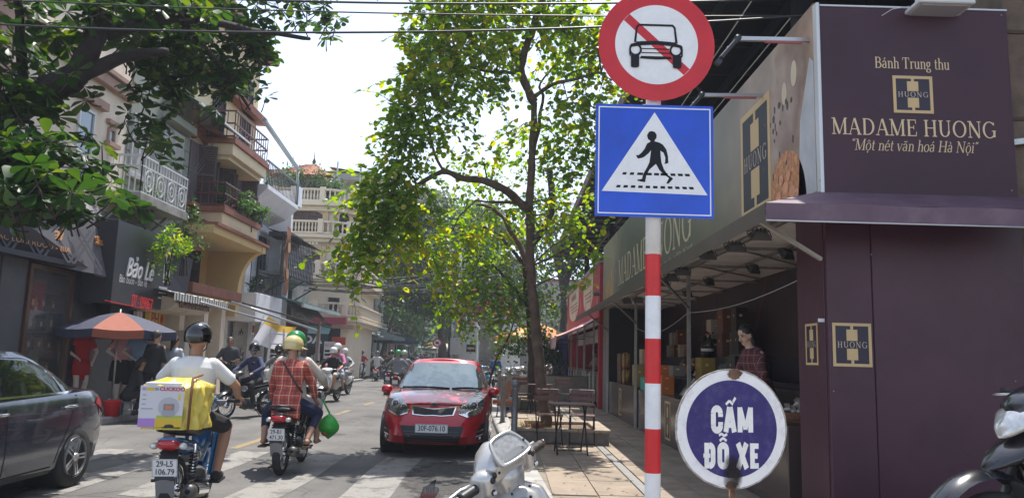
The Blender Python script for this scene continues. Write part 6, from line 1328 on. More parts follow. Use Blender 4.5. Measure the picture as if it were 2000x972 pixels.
mb=MB();mb.loft([[(FX-.5,y_,6.4),(FX+.2,y_,6.7),(FX+.65,y_,7.15),(FX+.65,y_,7.3),(FX-.5,y_,7.3)] for y_ in(YC-.3,30.4)],0,False);mb.build('upper_balcony',m_wht,b4)
railing(b4,(FX+.6,YC-.3,7.3),(FX+.6,30.3,7.3),.85,22,m_br,(0,1.),.03);MB().bar((FX+.6,30.3,7.3),(FX+.6,30.3,8.3),.1).build('post',m_br,b4)
MB().lohi((FX+.35,30.32,7.3),(FX+.65,30.9,8.1)).build('parapet',m_wht,b4)
MB().bar((FX+.7,25.4,9.3),(FX+.6,30.2,8.75),.14,.1).build('gutter',M('grey gutter',(.2,.24,.26),.5),b4);MB().tube([(FX+.6,30.2,8.75),(FX+.6,30.3,7.3)],.05,6).build('downpipe',M('grey gutter',(.2,.24,.26)),b4)
for y0,y1 in((26.8,28.15),(28.5,30.0)):
 o=MB().lohi((FX-.3,y0,.14),(FX-.26,y1,2.5)).build('roller_shutter',M('roller shutter',(.34,.31,.28),.6,var=.1,dirt=.4),b4)
 for k in range(26):MB().box((FX-.25,(y0+y1)/2,.19+.09*k),(.035,y1-y0,.075),(0,R(12),0)).build('slat',M('roller shutter',(.34,.31,.28)),o)
r7=random.Random(4);mb=MB()
for s in range(5):
 p=[Vector((FX-.226,27.1+.16*s+r7.uniform(-.1,.1),1.2+r7.uniform(0,.9)))]
 for k in range(6):p.append(p[-1]+Vector((0,r7.uniform(-.13,.16),r7.uniform(-.22,.22))))
 mb.tube(p,.014,4)
mb.build('graffiti',m_blk,b4)
MB().lohi((FX-.3,28.16,.14),(FX-.1,28.48,2.5)).build('pier',m_wht,b4)
for k in range(5):MB().lohi((FX-.099,28.2,2.15-.34*k),(FX-.095,28.45,2.42-.34*k)).build('poster',M('poster %d'%(k%2),((.40,.06,.04),(.50,.42,.38))[k%2],.6),b4)
MB().tube([(FX+.5,24.2,3.0),(FX+1.7,30.4,2.35)],.045,6).build('awning_roll',m_steel,b4);MB().tube([(FX+.45,25.4,3.05),(FX+1.9,32.5,2.5)],.03,6).build('awning_arm',m_blk,b4)
MB().box((FX-.05,YC+1.2,6.1),(.18,.22,.22),(R(20),0,0)).build('wall_lamp',m_blk,b4)
ban=thing('long_banner','long dark red banner with gold pattern hanging from the white house balcony','banner',(FX+.75,29.0,0))
MB().sheet(lambda u,v:(.04*math.sin(v*9),-.28+.56*u+.05*math.sin(v*5),3.6+2.6*v-(.25*(1-abs(2*u-1)) if False else 0)),4,16).build('cloth',M('red banner cloth',(.24,.035,.018),.7,var=.6,scale=5,col2=(.36,.16,.05,1)),ban)
for z in(5.4,4.4):MB().prism(circ(0,z,.17,.2,16),.012,frame((.06,0,0),(0,1,0),(0,0,1))).build('medallion',m_orl,ban)
# ---------- old low house with the caged balcony, green roof and hanging cloths
b5=thing('caged_house','grimy low house with a wire-caged grey balcony and a green tin canopy','building',(0,0,0))
m_gr=M('grimy concrete',(.21,.195,.18),.9,var=.5,scale=1.6,dirt=.8,dscale=2.2);MB().lohi((-16,31.01,.13),(FX-.2,36.2,6.3)).build('wall',m_gr,b5)
CX=-8.75
MB().lohi((FX-.2,28.9,4.35),(CX,33.6,4.5)).build('balcony_slab',m_gr,b5);MB().lohi((CX-.06,28.9,4.5),(CX,33.6,5.5)).build('balcony_front',M('grey grimy sheet',(.34,.335,.33),.8,var=.45,scale=3,dirt=.6,dscale=3),b5);MB().lohi((FX-.2,33.54,4.5),(CX-.06,33.6,5.7)).build('balcony_side',M('grey grimy sheet',(.34,.335,.33)),b5)
mb=MB()
for k in range(20):mb.bar((CX+.03,28.9+.247*k,4.4),(CX+.03,28.9+.247*k,6.0),.022)
for k in range(8):mb.bar((CX+.032,28.9,4.45+.22*k),(CX+.032,33.62,4.45+.22*k),.02)
o=mb.build('cage',m_br,b5);tag(o,kind='stuff')
MB().add([(FX-.3,29.4,6.25),(FX-.3,34,6.25),(CX+.4,34,5.9),(CX+.4,29.4,5.9)],[(0,1,2,3)]).build('tin_roof',M('dark tin',(.06,.055,.055),.7,var=.3),b5);MB().lohi((FX-.2,29.6,5.95),(CX+.1,31.5,6.12)).build('lumber',M('dark lumber',(.07,.06,.055),.8,var=.4),b5)
for y_ in(29.2,31,33.3):MB().bar((FX-.2,y_,3.6),(CX+.3,y_+.2,4.33),.06).build('strut',m_br,b5)
MB().lohi((FX-.2,32,3.0),(FX-.15,33.2,4.1)).build('opening',m_dark,b5)
mb=MB();mb.loft([[(FX-.3,y_,3.75),(CX+.6,y_,3.42),(CX+.6,y_,3.36),(FX-.3,y_,3.66)] for y_ in(30.2,36.6)],0,False);mb.build('green_canopy',M('blue-green tin',(.10,.22,.22),.5,var=.2,scale=3),b5);MB().lohi((CX+.55,30.2,3.24),(CX+.64,36.7,3.37)).build('gutter',M('pale gutter',(.4,.48,.48),.5),b5)
MB().sheet(lambda u,v:(CX+.5*v-.1,30.2+5*u,3.5-.6*v+.1*math.sin(u*12)),24,4).build('brown_cloth',M('brown cloth',(.11,.085,.07),.8,var=.2),b5)
MB().lohi((FX-.15,31,.14),(FX-.1,36,2.8)).build('shop_back',M('dark brown shop',(.045,.025,.022),.8),b5);MB().lohi((CX-.1,35.4,.14),(CX+.05,35.6,2.9)).build('pillar',M('pinkish post',(.42,.33,.30),.7),b5)
cl=thing('hanging_cloth','large white cloth with a yellow top band tied under the green canopy','cloth',(0,0,0))
pa,pb,pc_,pd=PX(524,618,-8.5),PX(578,638,-8.4),PX(556,685,-8.4),PX(491,668,-8.55)
def clf(u,v):return pd.lerp(pc_,u).lerp(pa.lerp(pb,u),v)+Vector((.06*math.sin(u*9),0,-.09*math.sin(PI*u)*v-.03*math.sin(PI*u)))
MB().sheet(lambda u,v:clf(u,v*.72),14,10).build('white_part',M('white cloth',(.64,.63,.66),.8,var=.05),cl);MB().sheet(lambda u,v:clf(u,.722+v*.278),14,4).build('yellow_band',M('yellow cloth',(.66,.40,.015),.8),cl)
pe=P(488,620,28.5);MB().sheet(lambda u,v:pd.lerp(pa,v).lerp(Vector((FX+.2,28,1.9+.9*v)),1-u),4,4).build('grey_part',M('grey-white cloth',(.5,.5,.53),.8),cl)
t=thing('striped_cloth','brown and cream striped cloth hanging from the green canopy corner','cloth',(0,0,0));pa2=P(598,640,36.2)
MB().sheet(lambda u,v:(pa2.x-.95+.95*u,36.1+.1*math.sin(u*12),2.05+1.1*v),16,2).build('cloth',stripe_mat('brown stripe',(.16,.115,.09,1),(.46,.40,.33,1),3.2,'Z'),t)
ld=thing('step_ladder','white aluminium step ladder standing in front of the caged house shop','ladder',(-7.6,25.2,.13),R(10));
for s in(-1,1):MB().bar((s*.28,0,0),(s*.2,.25,2.1),.05).build('stile',M('white ladder',(.62,.62,.62),.4),ld);MB().bar((s*.3,.8,0),(s*.2,.3,2.05),.04).build('rear_leg',M('white ladder',(.62,.62,.62)),ld)
for k in range(6):MB().lohi((-.25,.05+.035*k-.02,.32*(k+1)-.02),(.25,.05+.035*k+.06,.32*(k+1)+.02)).build('step',M('white ladder',(.62,.62,.62)),ld)
# ---------- cream corner house with balustrades
b6=thing('balustrade_house','cream corner house with arched windows, curved balustraded balconies and a roof garden','building',(0,0,0))
m_c6=M('cream stone paint',(.70,.61,.47),.85,var=.1,scale=1,dirt=.35,dscale=1,dcol=(.25,.21,.16,1));m_c7=M('cream trim',(.56,.44,.27),.8,var=.08)
def outl(off=0.):
 p=[(-14.5,40-off),(-10.0,40-off)]+[(-10.0+(1.45+off)*math.sin(R(a)),41.45-(1.45+off)*math.cos(R(a))) for a in range(15,91,15)]+[(-8.9+off,50),(-14.5,50)]
 return p
def story(z0,z1,off,mat,name,par=None):
 mb=MB();mb.prism(outl(off),z1-z0,None,z0=z0);return mb.build(name,mat,par or b6)
story(.13,9.3,0,m_c6,'wall')
for z in(3.15,5.25,7.4):story(z,z+.16,.62,m_c6,'balcony_floor');story(z-.2,z-.01,.4,m_c6,'cornice');story(z+.161,z+.22,.55,m_c7,'floor_edge')
story(9.1,9.32,.62,m_c6,'cornice');story(8.85,9.09,.3,m_c6,'cornice')
r8=MB();bl=MB().lathe([(.055,0),(.03,.06),(.06,.2),(.035,.36),(.05,.46),(.055,.5)],8).mesh('baluster',m_c6)
def balustrade(z,off,n0=22):
 pts=outl(off)[:9];o=None
 for a,c in zip(pts,pts[1:]):
  for zz,h,w in((z,.08,.14),(z+.58,.1,.18)):
   x=MB().bar((a[0],a[1],zz+h/2),(c[0],c[1],zz+h/2),w,h).build('balustrade' if o is None else 'rail',m_c6,o or b6);o=o or x
  l=math.hypot(c[0]-a[0],c[1]-a[1]);n=min(30,max(1,int(l/.17)))
  for k in range(n):t_=(k+.5)/n;put('baluster',bl,o,(a[0]+(c[0]-a[0])*t_,a[1]+(c[1]-a[1])*t_,z+.08))
 for a in(pts[0],(-12.5,40-off),pts[1],pts[4]):MB().lohi((a[0]-.13,a[1]-.13,z),(a[0]+.13,a[1]+.13,z+.75)).build('pedestal',m_c6,o)
for z,of in((3.4,.5),(5.47,.5),(7.62,.5),(9.32,.5)):balustrade(z,of)
m_pan=M('brown window panel',(.06,.03,.028),.35,var=.2);
def arch(par,fr,w,h,rise,mt,mg,cols=2):
 inn=[(-w/2,0),(w/2,0)]+[(w/2*math.cos(R(a)),h+rise*math.sin(R(a))) for a in range(0,181,20)];k=(w+.24)/w
 ou=[(-w/2-.12,0),(w/2+.12,0)]+[((w/2+.12)*math.cos(R(a)),h+(rise+.14)*math.sin(R(a))) for a in range(0,181,20)]
 o=MB().ring2(ou,inn,.1,fr).build('arch',mt,par);p=MB().prism(inn,.01,fr,z0=.003).build('pane',mg,o);mb=MB()
 for c in range(1,cols):rib(mb,-w/2+w*c/cols-.03,0,-w/2+w*c/cols+.03,h+rise*.8,0,.04,fr,.014)
 rib(mb,-w/2,h-.03,w/2,h+.03,0,.036,fr,.0145);mb.build('mullion',m_shut,o);MB().prism([(-.1,h+rise+.02),(.1,h+rise+.02),(.13,h+rise+.3),(-.13,h+rise+.3)],.14,fr).build('keystone',mt,o);return o
for z in(7.6,5.45):
 arch(b6,fn(-10.95,z,39.995),1.9,1.0,.3,m_c7,m_pan,5 if z>6 else 3);arch(b6,fn(-13.2,z,39.995),1.5,1.0,.3,m_c7,m_dark,2)
 for a in(42,):arch(b6,frame((-10.0+1.46*math.sin(R(a)),41.45-1.46*math.cos(R(a)),z),(math.cos(R(a)),math.sin(R(a)),0),(0,0,1)),.62,1.0,.3,m_c7,m_dark,2)
 for x in(-9.88,-12.1):MB().lohi((x-.14,39.86,z-.2),(x+.14,39.995,z+1.6)).build('pilaster',m_c7,b6)
 for k in range(20):MB().lohi((-13.6+.18*k,39.38,z-.58 if z>7 else z-.56),(-13.5+.18*k,39.5,z-.46)).build('dentil',m_c6,b6)
window(b6,fn(-11.4,3.95,39.99),1.2,.9,m_shut,m_dark,2,2,.07);window(b6,frame((-9.25,40.2,3.9),(math.cos(R(35)),math.sin(R(35)),0),(0,0,1)),.6,.9,m_shut,m_glass,2,2,.06)
# roof pavilion with red hipped roof, flat sheet roof, plants
MB().lohi((-13.6,41.5,9.3),(-9.6,46,11.1)).build('roof_room',M('grey-white render',(.42,.43,.43),.8,dirt=.4),b6)
mb=MB();mb.add([(-13.4,40.6,11.0),(-9.9,40.6,11.0),(-9.9,46.5,11.0),(-13.4,46.5,11.0),(-11.6,43.4,12.3)],[(0,1,4),(1,2,4),(2,3,4),(3,0,4),(3,2,1,0)]);mb.build('hip_roof',m_tl,b6);MB().lathe([(.05,12.2),(.12,12.4),(.03,12.6),(.01,13.1)],8,(-11.6,43.4,0)).build('finial',m_br,b6)
for k in range(8):MB().bar((-13.3+.43*k,40.58,11.02),(-11.9+.08*k,43.0,12.12),.05).build('roof_ridge',m_terra,b6)
MB().add([(-10.6,42.8,12.0),(-8.3,42.8,11.7),(-8.2,46,11.8),(-10.5,46,12.0)],[(0,1,2,3)]).build('sheet_roof',M('rusty tin',(.16,.11,.09),.7,var=.4),b6)
for x,y_ in((-9.7,41.2),(-8.5,41.6),(-8.3,45)):MB().bar((x,y_,9.3),(x,y_,11.9),.08).build('roof_post',m_steel,b6)
MB().lohi((-9.9,41.6,11.0),(-8.3,45.5,11.35)).build('sheet_fascia',M('grey sheet',(.3,.3,.3)),b6)
for i,(px,py,n,s) in enumerate(((548,345,800,(1.1,.5,2.2)),(590,345,600,(1.0,.5,1.9)),(632,345,700,(1.1,.5,1.9)),(655,350,300,(.6,.4,1.2)))):
 p=P(px,372,40.4);bush(['leafy shrub at the left end of the roof garden','flowering shrub in the middle of the roof garden','tallest leafy shrub of the roof garden by the tin roof','small shrub at the right end of the roof garden'][i],(p.x,40.3,9.35),s,n,m_ft2,.16,60+i)
 # ground-floor shops of the corner house
s6=thing('corner_shops','shops under the cream corner house with a dark green DA sign and a pinkish awning','shop',(0,0,0))
MB().prism([(-13.6,39.35),(-9.3,39.35),(-8.3,40.6),(-8.3,41),(-13.6,41)],.2,None,z0=2.75).build('canopy',M('tan canopy',(.33,.25,.19),.8,var=.2),s6);MB().lohi((-10.4,39.0,2.95),(-8.3,39.4,3.28)).build('pink_awning',M('faded crimson awning',(.32,.05,.075),.7,var=.2),s6)
MB().lohi((-13.6,39.9,.14),(-8.75,39.985,2.74)).build('shop_front',M('dark shop front',(.05,.04,.04),.8,var=.4,scale=2),s6)
p=P(615,665,38.9);MB().lohi((p.x-.62,38.9,1.78),(p.x+.62,38.98,2.4)).build('sign',M('dark green sign',(.02,.06,.06),.5),s6);text('DA',.55,fn(p.x-.15,2.12,38.897),mwl,s6,bold=.02,squash=1.25)
MB().add([(p.x-.7,38.8,2.42),(p.x+.7,38.8,2.42),(p.x+.75,39.4,3.1),(p.x-.65,39.4,3.1)],[(0,1,2,3)]).build('green_blind',M('pale green blind',(.16,.28,.27),.7),s6)
MB().lohi((p.x+.5,38.8,1.2),(p.x+1.05,38.84,2.05)).build('notice',M('white poster',(.6,.6,.6)),s6);text('\u0110\u1ed2 DA',.17,fn(p.x+.78,1.85,38.797),M('red letters',(.45,.02,.015)),s6,squash=.8)
for k in range(2):MB().lohi((p.x+.55,38.796,1.35+.18*k),(p.x+1.0,38.799,1.45+.18*k)).build('print_line',m_blk,s6)
rg=random.Random(8)
for k in range(16):
 t=thing('leather_roll','%s roll of material from the left in front of the DA shop'%ORD[k],'roll',(p.x-.7+.14*k,38.9+rg.uniform(-.2,.3),.14),0,'rolls of material in front of the corner shop');c_=rg.choice([(.4,.4,.4),(.25,.12,.1),(.15,.15,.2),(.45,.38,.3),(.3,.05,.06),(.05,.05,.06)])
 MB().tube([(0,0,0),(rg.uniform(-.06,.06),.1,rg.uniform(.9,1.5))],.06,8).build('roll',M('roll %s'%str(c_),c_,.6),t)
MB().lohi((-9.0,39.2,1.9),(-8.3,39.24,2.3)).build('red_sign',M('red board',(.45,.05,.02),.6),s6)
MB().sheet(lambda u,v:(-9.5+1.0*u,39.2,2.7-1.4*u+.5*v*(1-u)-.3*math.sin(PI*u)),8,3).build('green_tarp',M('dark green tarp',(.03,.07,.06),.6),s6)
# ---------- more houses beyond, half hidden by the trees
def farhouse(label,x0,x1,y0,y1,h,c,seed):
 t=thing('town_house',label,'building',(0,0,0));m_=M('render %s'%str(c),c,.85,var=.2,scale=.8,dirt=.5,dscale=.8);rr=random.Random(seed)
 MB().lohi((x0,y0,.1),(x1,y1,h)).build('wall',m_,t)
 fl=int(h/3.2)
 for f in range(fl):
  z=1.9+3.2*f
  for k in range(max(1,int((y1-y0)/2.2))):
   y_=y0+1.1+2.2*k
   if y_<y1-.5:window(t,ff(y_,z,x1+.002),1.1,1.7,rr.choice([m_shut,m_shutw,m_br]),m_glass,2,1,.08)
  for k in range(max(1,int((x1-x0)/2.4))):
   if f:window(t,fn(x1-1.3-2.4*k,z,y0-.002),1.1,1.6,rr.choice([m_shut,m_shutw]),m_glass,2,1,.08)
  if f:MB().lohi((x1,y0+.2,z-1.3),(x1+.9,y1-.2,z-1.15)).build('balcony_slab',m_,t);railing(t,(x1+.85,y0+.2,z-1.15),(x1+.85,y1-.2,z-1.15),.9,10,m_br)
 MB().lohi((x0,y0-.2,h),(x1+.3,y1,h+.25)).build('roof_slab',m_terra if seed%2 else m_gr,t)
 MB().add([(x1,y0,3.2),(x1,y1,3.2),(x1+1.8,y1,2.6),(x1+1.8,y0,2.6)],[(0,1,2,3)]).build('awning',M('awning %d'%(seed%3),((.05,.09,.14),(.30,.30,.32),(.10,.16,.13))[seed%3],.7),t)
 return t
farhouse('yellowish house just past the cream corner house, behind the leaning tree',-18,-10.2,50.1,57,9.5,(.45,.36,.22),1);farhouse('grey-white house behind the street trees on the left',-20,-11.2,57.1,65,12,(.40,.40,.40),2)
farhouse('tall bluish-white block showing through the gap in the trees',-22,-12.5,66,76,17,(.45,.5,.55),3);farhouse('ochre house far down the street on the left',-24,-13.5,77,90,11,(.42,.32,.2),4);farhouse('last pale house closing the street on the left',-30,-15,92,125,13,(.36,.36,.34),5)
farhouse('pale house across the end of the street behind the trees',-26,6,134,142,14,(.34,.36,.38),6)
farhouse('grey house behind the compound wall on the right',3,14,75,90,9,(.35,.33,.3),7)
for(x,y_,c_,r_,h_,lb) in((-8.9,52,(.16,.2,.19),1.9,2.5,'grey-green market parasol under the leaning tree'),(-8.3,57,(.05,.06,.12),1.7,2.4,'dark blue parasol beyond the grey-green one'),(-6.1,66,(.62,.42,.1),1.2,2.3,'small yellow parasol in the crowd at the end of the street'),(-5.2,60,(.55,.5,.42),1.5,1.95,'cream parasol beside the far round sign')):
 t=thing('market_parasol',lb,'parasol',(x,y_,.1),0,'parasols along the far street');mb=MB()
 for k in range(8):a0,a1=2*PI*k/8,2*PI*(k+1)/8;mb.add([(0,0,h_+.55),(r_*math.cos(a0),r_*math.sin(a0),h_),(r_*math.cos(a1),r_*math.sin(a1),h_)],[(0,1,2)]);mb.add([(r_*math.cos(a0),r_*math.sin(a0),h_),(r_*math.cos(a0),r_*math.sin(a0),h_-.18),(r_*math.cos(a1),r_*math.sin(a1),h_-.18),(r_*math.cos(a1),r_*math.sin(a1),h_)],[(0,1,2,3)])
 mb.build('canopy',M('parasol %s'%str(c_),c_,.7),t);MB().lathe([(.025,0),(.025,h_+.5)],6).build('pole',m_steel,t)
 # ---------- parasol at the clothes shop, navy and orange
t=thing('street_parasol','large navy and orange parasol in front of the clothes shop','parasol',(-8.55,16.6,.13));c_=P(232,640,16.6);t.location=(c_.x,16.6,.13)
pr_,ph=1.22,1.72
for k in range(8):
 a0,a1=2*PI*(k+.1)/8,2*PI*(k+1.1)/8;mb=MB()
 def pf(u,v):a=a0+(a1-a0)*u;rr_=pr_*(v if v>.02 else .02)*(1-.05*math.sin(PI*u)*v);return(rr_*math.cos(a),rr_*math.sin(a),ph+.38-.38*v**1.35-.03*math.sin(PI*u)*v)
 mb.sheet(pf,5,6);mb.sheet(lambda u,v:Vector(pf(u,1))+Vector((0,0,-.17*v)),5,1)
 mb.build('panel',M('navy canvas',(.035,.04,.075),.75,var=.12) if k in(1,3,4,5,7) else M('rust orange canvas',(.26,.07,.04),.75,var=.1),t)
MB().lathe([(.02,0),(.02,ph+.45)],8).build('pole',m_steel,t);MB().lathe([(.25,0),(.25,.08),(.05,.12)],16).build('base',m_conc,t)
for k in range(8):a=2*PI*(k+.1)/8;MB().tube([(0,0,ph+.3),(pr_*.97*math.cos(a),pr_*.97*math.sin(a),ph-.01)],.008,4).build('rib',m_steel,t)
# ---------- planting on the balconies
bush('green plants spilling over the red balcony of the ochre house',(FX+.8,23.0,5.6),(.5,.9,.75),900,m_ft2,.13,71);bush('second clump of plants on the red balcony, right end',(FX+.85,24.4,5.55),(.45,.7,.7),600,m_ft2,.13,72)
bush('climbing plant hanging beside the white balcony',(-8.7,20.3,3.7),(.5,.7,1.6),500,m_ft2,.12,73);bush('bright leafy creeper hanging over the white script sign',(-8.35,18.6,3.3),(.35,.8,1.0),650,m_or2,.11,74);bush('small potted plant on the white balcony floor',(-8.75,18.2,5.0),(.3,.5,.5),160,m_ft2,.09,75);bush('plants behind the black railing of the white house',(FX+.1,28.0,3.5),(.4,1.0,.6),400,m_bs,.12,76)
# ====== CARS
def lerpt(tb,x):
 if x<=tb[0][0]:return tb[0][1]
 for(a,u),(b,v) in zip(tb,tb[1:]):
  if x<=b:t=(x-a)/(b-a);t=t*t*(3-2*t) if False else t;return u+(v-u)*t
 return tb[-1][1]
def shell(levels,ztop,zlo,ex,crown,n=30,cols=8):
 """closed car shell: plan outlines stacked from sill to shoulder, capped by a crowned top; +y is the front"""
 rings=[]
 for t,w,yf,yr in levels:
  yc,hl=(yf+yr)/2,(yf-yr)/2;rt=[]
  for i in range(n+1):
   a=R(90-180*i/n);c,s=math.cos(a),math.sin(a);x=w*max(abs(c),0)**(2/ex);y=yc+hl*math.copysign(abs(s)**(2/ex),s)
   rt.append((x,y,zlo+(lerpt(ztop,y)-zlo)*t))
  rings.append(rt+[(-x,y,z) for x,y,z in rt[-2:0:-1]])
 mb=MB();m=len(rings[0]);mb.loft(rings,0,True,False)
 for ring,sgn in((rings[-1],1),(rings[0],0)):
  g_=[]
  for i in range(n+1):
   x,y,z=ring[i];g_.append([(x*(1-2*k/cols),y,z+sgn*crown*(1-(1-2*k/cols)**2)*min(1,x/.4)) for k in range(cols+1)])
  o=len(mb.v);mb.v+=[p for r_ in g_ for p in r_]
  for i in range(n):
   for k in range(cols):q=o+i*(cols+1)+k;mb.f.append((q,q+1,q+cols+2,q+cols+1));mb.m.append(0);mb.sm.append(True)
 return mb
def solid(mb,name,mat,par,cuts=()):
 me=mb.mesh(name,mat);bm=bmesh.new();bm.from_mesh(me);bmesh.ops.remove_doubles(bm,verts=bm.verts,dist=.0008);bmesh.ops.dissolve_degenerate(bm,edges=bm.edges,dist=.0005);bmesh.ops.recalc_face_normals(bm,faces=bm.faces);bm.to_mesh(me);bm.free()
 o=put(name,me,par);kill=[]
 for c in cuts:
  k=c.build('cut',mat);m_=o.modifiers.new('b','BOOLEAN');m_.object=k;m_.operation='DIFFERENCE';m_.solver='EXACT';kill.append(k)
 if cuts:
  dg=bpy.context.evaluated_depsgraph_get();m2=bpy.data.meshes.new_from_object(o.evaluated_get(dg));o.modifiers.clear();o.data=m2
  for k in kill:bpy.data.objects.remove(k)
 for p in o.data.polygons:p.use_smooth=True
 o.data.set_sharp_from_angle(angle=R(38));return o,BVHTree.FromPolygons([v.co.copy() for v in o.data.vertices],[tuple(p.vertices) for p in o.data.polygons])
def patch(par,name,mat,bvh,poly,axis,off=.005,res=.07):
 """surface piece lying on the body: outline seen from axis, dropped onto the shell"""
 bm=bmesh.new();n=len(poly);P2=[]
 for i in range(n):
  a,b=Vector(poly[i]),Vector(poly[(i+1)%n]);k=max(1,int((b-a).length/res));P2+=[a.lerp(b,j/k) for j in range(k)]
 f=bm.faces.new([bm.verts.new((p.x,p.y,0)) for p in P2]);bmesh.ops.triangulate(bm,faces=[f])
 for _ in range(4):
  es=[e for e in bm.edges if e.calc_length()>res*1.6]
  if not es:break
  bmesh.ops.subdivide_edges(bm,edges=es,cuts=1);bmesh.ops.triangulate(bm,faces=[f for f in bm.faces if len(f.verts)>3])
 O={'F':lambda u,v:(Vector((u,6,v)),Vector((0,-1,0))),'B':lambda u,v:(Vector((u,-6,v)),Vector((0,1,0))),'L':lambda u,v:(Vector((-6,u,v)),Vector((1,0,0))),'R':lambda u,v:(Vector((6,u,v)),Vector((-1,0,0))),'T':lambda u,v:(Vector((u,v,6)),Vector((0,0,-1)))}[axis]
 for v in bm.verts:
  o,d=O(v.co.x,v.co.y);h=bvh.ray_cast(o,d)
  if h[0] is None:h=bvh.find_nearest(o+d*5)
  nn=h[1] if h[1].dot(d)<0 else-h[1];v.co=h[0]+nn*off*.4-d*off*.6
 bmesh.ops.recalc_face_normals(bm,faces=bm.faces);me=bpy.data.meshes.new(name);bm.to_mesh(me);bm.free();me.materials.append(mat);me.polygons.foreach_set('use_smooth',[True]*len(me.polygons));return put(name,me,par)
m_tyre=M('tyre rubber',(.022,.022,.023),.85,var=.3,scale=14);m_alloy=M('alloy wheel',(.55,.55,.56),.3,.75);m_plast=M('black plastic',(.018,.018,.02),.5);m_chrome=M('chrome',(.75,.75,.76),.12,.95);m_lens=M('clear lens',(.62,.64,.66),.05,.3,spec=1.,coat=.5)
m_red_l=M('red lamp lens',(.40,.012,.02),.12,coat=.6);m_plate=M('number plate white',(.70,.70,.69),.4);m_pltx=M('number plate print',(.03,.03,.035),.5)
def carwheel(par,x,y,r,w,spokes=10,side=-1):
 wv=MB().lathe([(r*.62,-w*.42),(r*.92,-w*.5),(r,-w*.36),(r,w*.36),(r*.92,w*.5),(r*.62,w*.42)],40,(x,y,r),'X').build('tyre_wheel',m_tyre,par)
 mb=MB();xo=x+side*w*.46
 mb.lathe([(r*.67,-.012),(r*.67,.012),(r*.60,.012),(r*.60,-.012)],40,(xo,y,r),'X',cap=False);mb.lathe([(0,-.02),(r*.14,-.02),(r*.14,.02),(0,.02)],16,(xo,y,r),'X')
 mb.build('rim',m_alloy,wv);mb=MB()
 for k in range(spokes):
  a=2*PI*(k//2*2+(.62 if k%2 else 0.38)+.5)/spokes;c,s=math.cos(a),math.sin(a);mb.bar((xo-side*.004,y+r*.1*c,r+r*.1*s),(xo-side*.004,y+r*.62*c,r+r*.62*s),.036,.022,up=(1,0,0))
 mb.build('spoke',m_alloy,wv);MB().lathe([(0,-.01),(r*.6,-.01),(r*.6,.01),(0,.01)],24,(xo-side*.06,y,r),'X').build('brake_disc',m_plast,wv);return wv
def arch_cut(y,r,w):return MB().lathe([(r,-1.2),(r,-.52)],40,(0,y,r*.94),'X'),MB().lathe([(r,.52),(r,1.2)],40,(0,y,r*.94),'X')
def wells(par,ys,r,w):
 for y in ys:
  for s in(-1,1):MB().lathe([(r,s*.5),(r,s*(w-.02))],32,(0,y,r*.94),'X',cap=False).build('wheel_well',m_plast,par);MB().lathe([(.0,s*.5),(r,s*.5)],32,(0,y,r*.94),'X',cap=False).build('wheel_well',m_plast,par)
m_tint=M('reflecting car glass',(.17,.215,.22),.03,.8,spec=.8)
# ---- red hatchback, parked at the kerb, facing us
m_rp=M('red metallic car paint',(.42,.008,.018),.28,.25,coat=1.,var=.1,scale=300)
K_=thing('parked_car','red hatchback parked at the kerb facing the camera with number plate 30F-076.10','car',(-1.13,13.62,0),R(180.5))
lev=[(0,.79,1.84,-1.9),(.07,.84,1.95,-1.97),(.3,.86,2.02,-2.02),(.55,.86,1.985,-2.02),(.75,.855,1.915,-2.),(.92,.835,1.81,-1.98),(1,.80,1.73,-1.95)]
zt=[(-2,.98),(.5,.945),(1.0,.90),(1.35,.85),(1.65,.765),(2.0,.66)]
cuts=[]
for y in(1.26,-1.3):cuts+=arch_cut(y,.345,0)
bd,bv=solid(shell(lev,zt,.17,4.3,.045),'body',m_rp,K_,cuts);wells(K_,(1.26,-1.3),.345,.84)
gl=[(0,.785,1.02,-1.95),(.25,.755,.70,-1.94),(.6,.685,.26,-1.88),(.88,.625,-.05,-1.76),(1,.56,-.22,-1.6)]
rf_,gv=solid(shell(gl,[(-2,1.40),(-.3,1.425),(0,1.39)],.86,5.,.035),'roof',m_rp,K_)
ws=patch(K_,'windscreen',m_tint,gv,[(-.70,.955),(.70,.955),(.68,1.02),(.555,1.345),(.4,1.375),(-.4,1.375),(-.555,1.345),(-.68,1.02)],'F',.014,.05)
patch(K_,'sunroof',m_plast,gv,[(-.46,-.75),(.46,-.75),(.43,-.32),(-.43,-.32)],'T',.006)
for s in 'LR':patch(K_,'side_window',m_tint,gv,[(.62,.97),(.2,1.28),(-.1,1.35),(-1.2,1.32),(-1.5,1.0)],s,.006);patch(K_,'door',m_rp,bv,[(.75,.28),(.75,.9),(-.35,.92),(-.35,.28)],s,.004)
sy=lambda p:[(-x,z) for x,z in p]
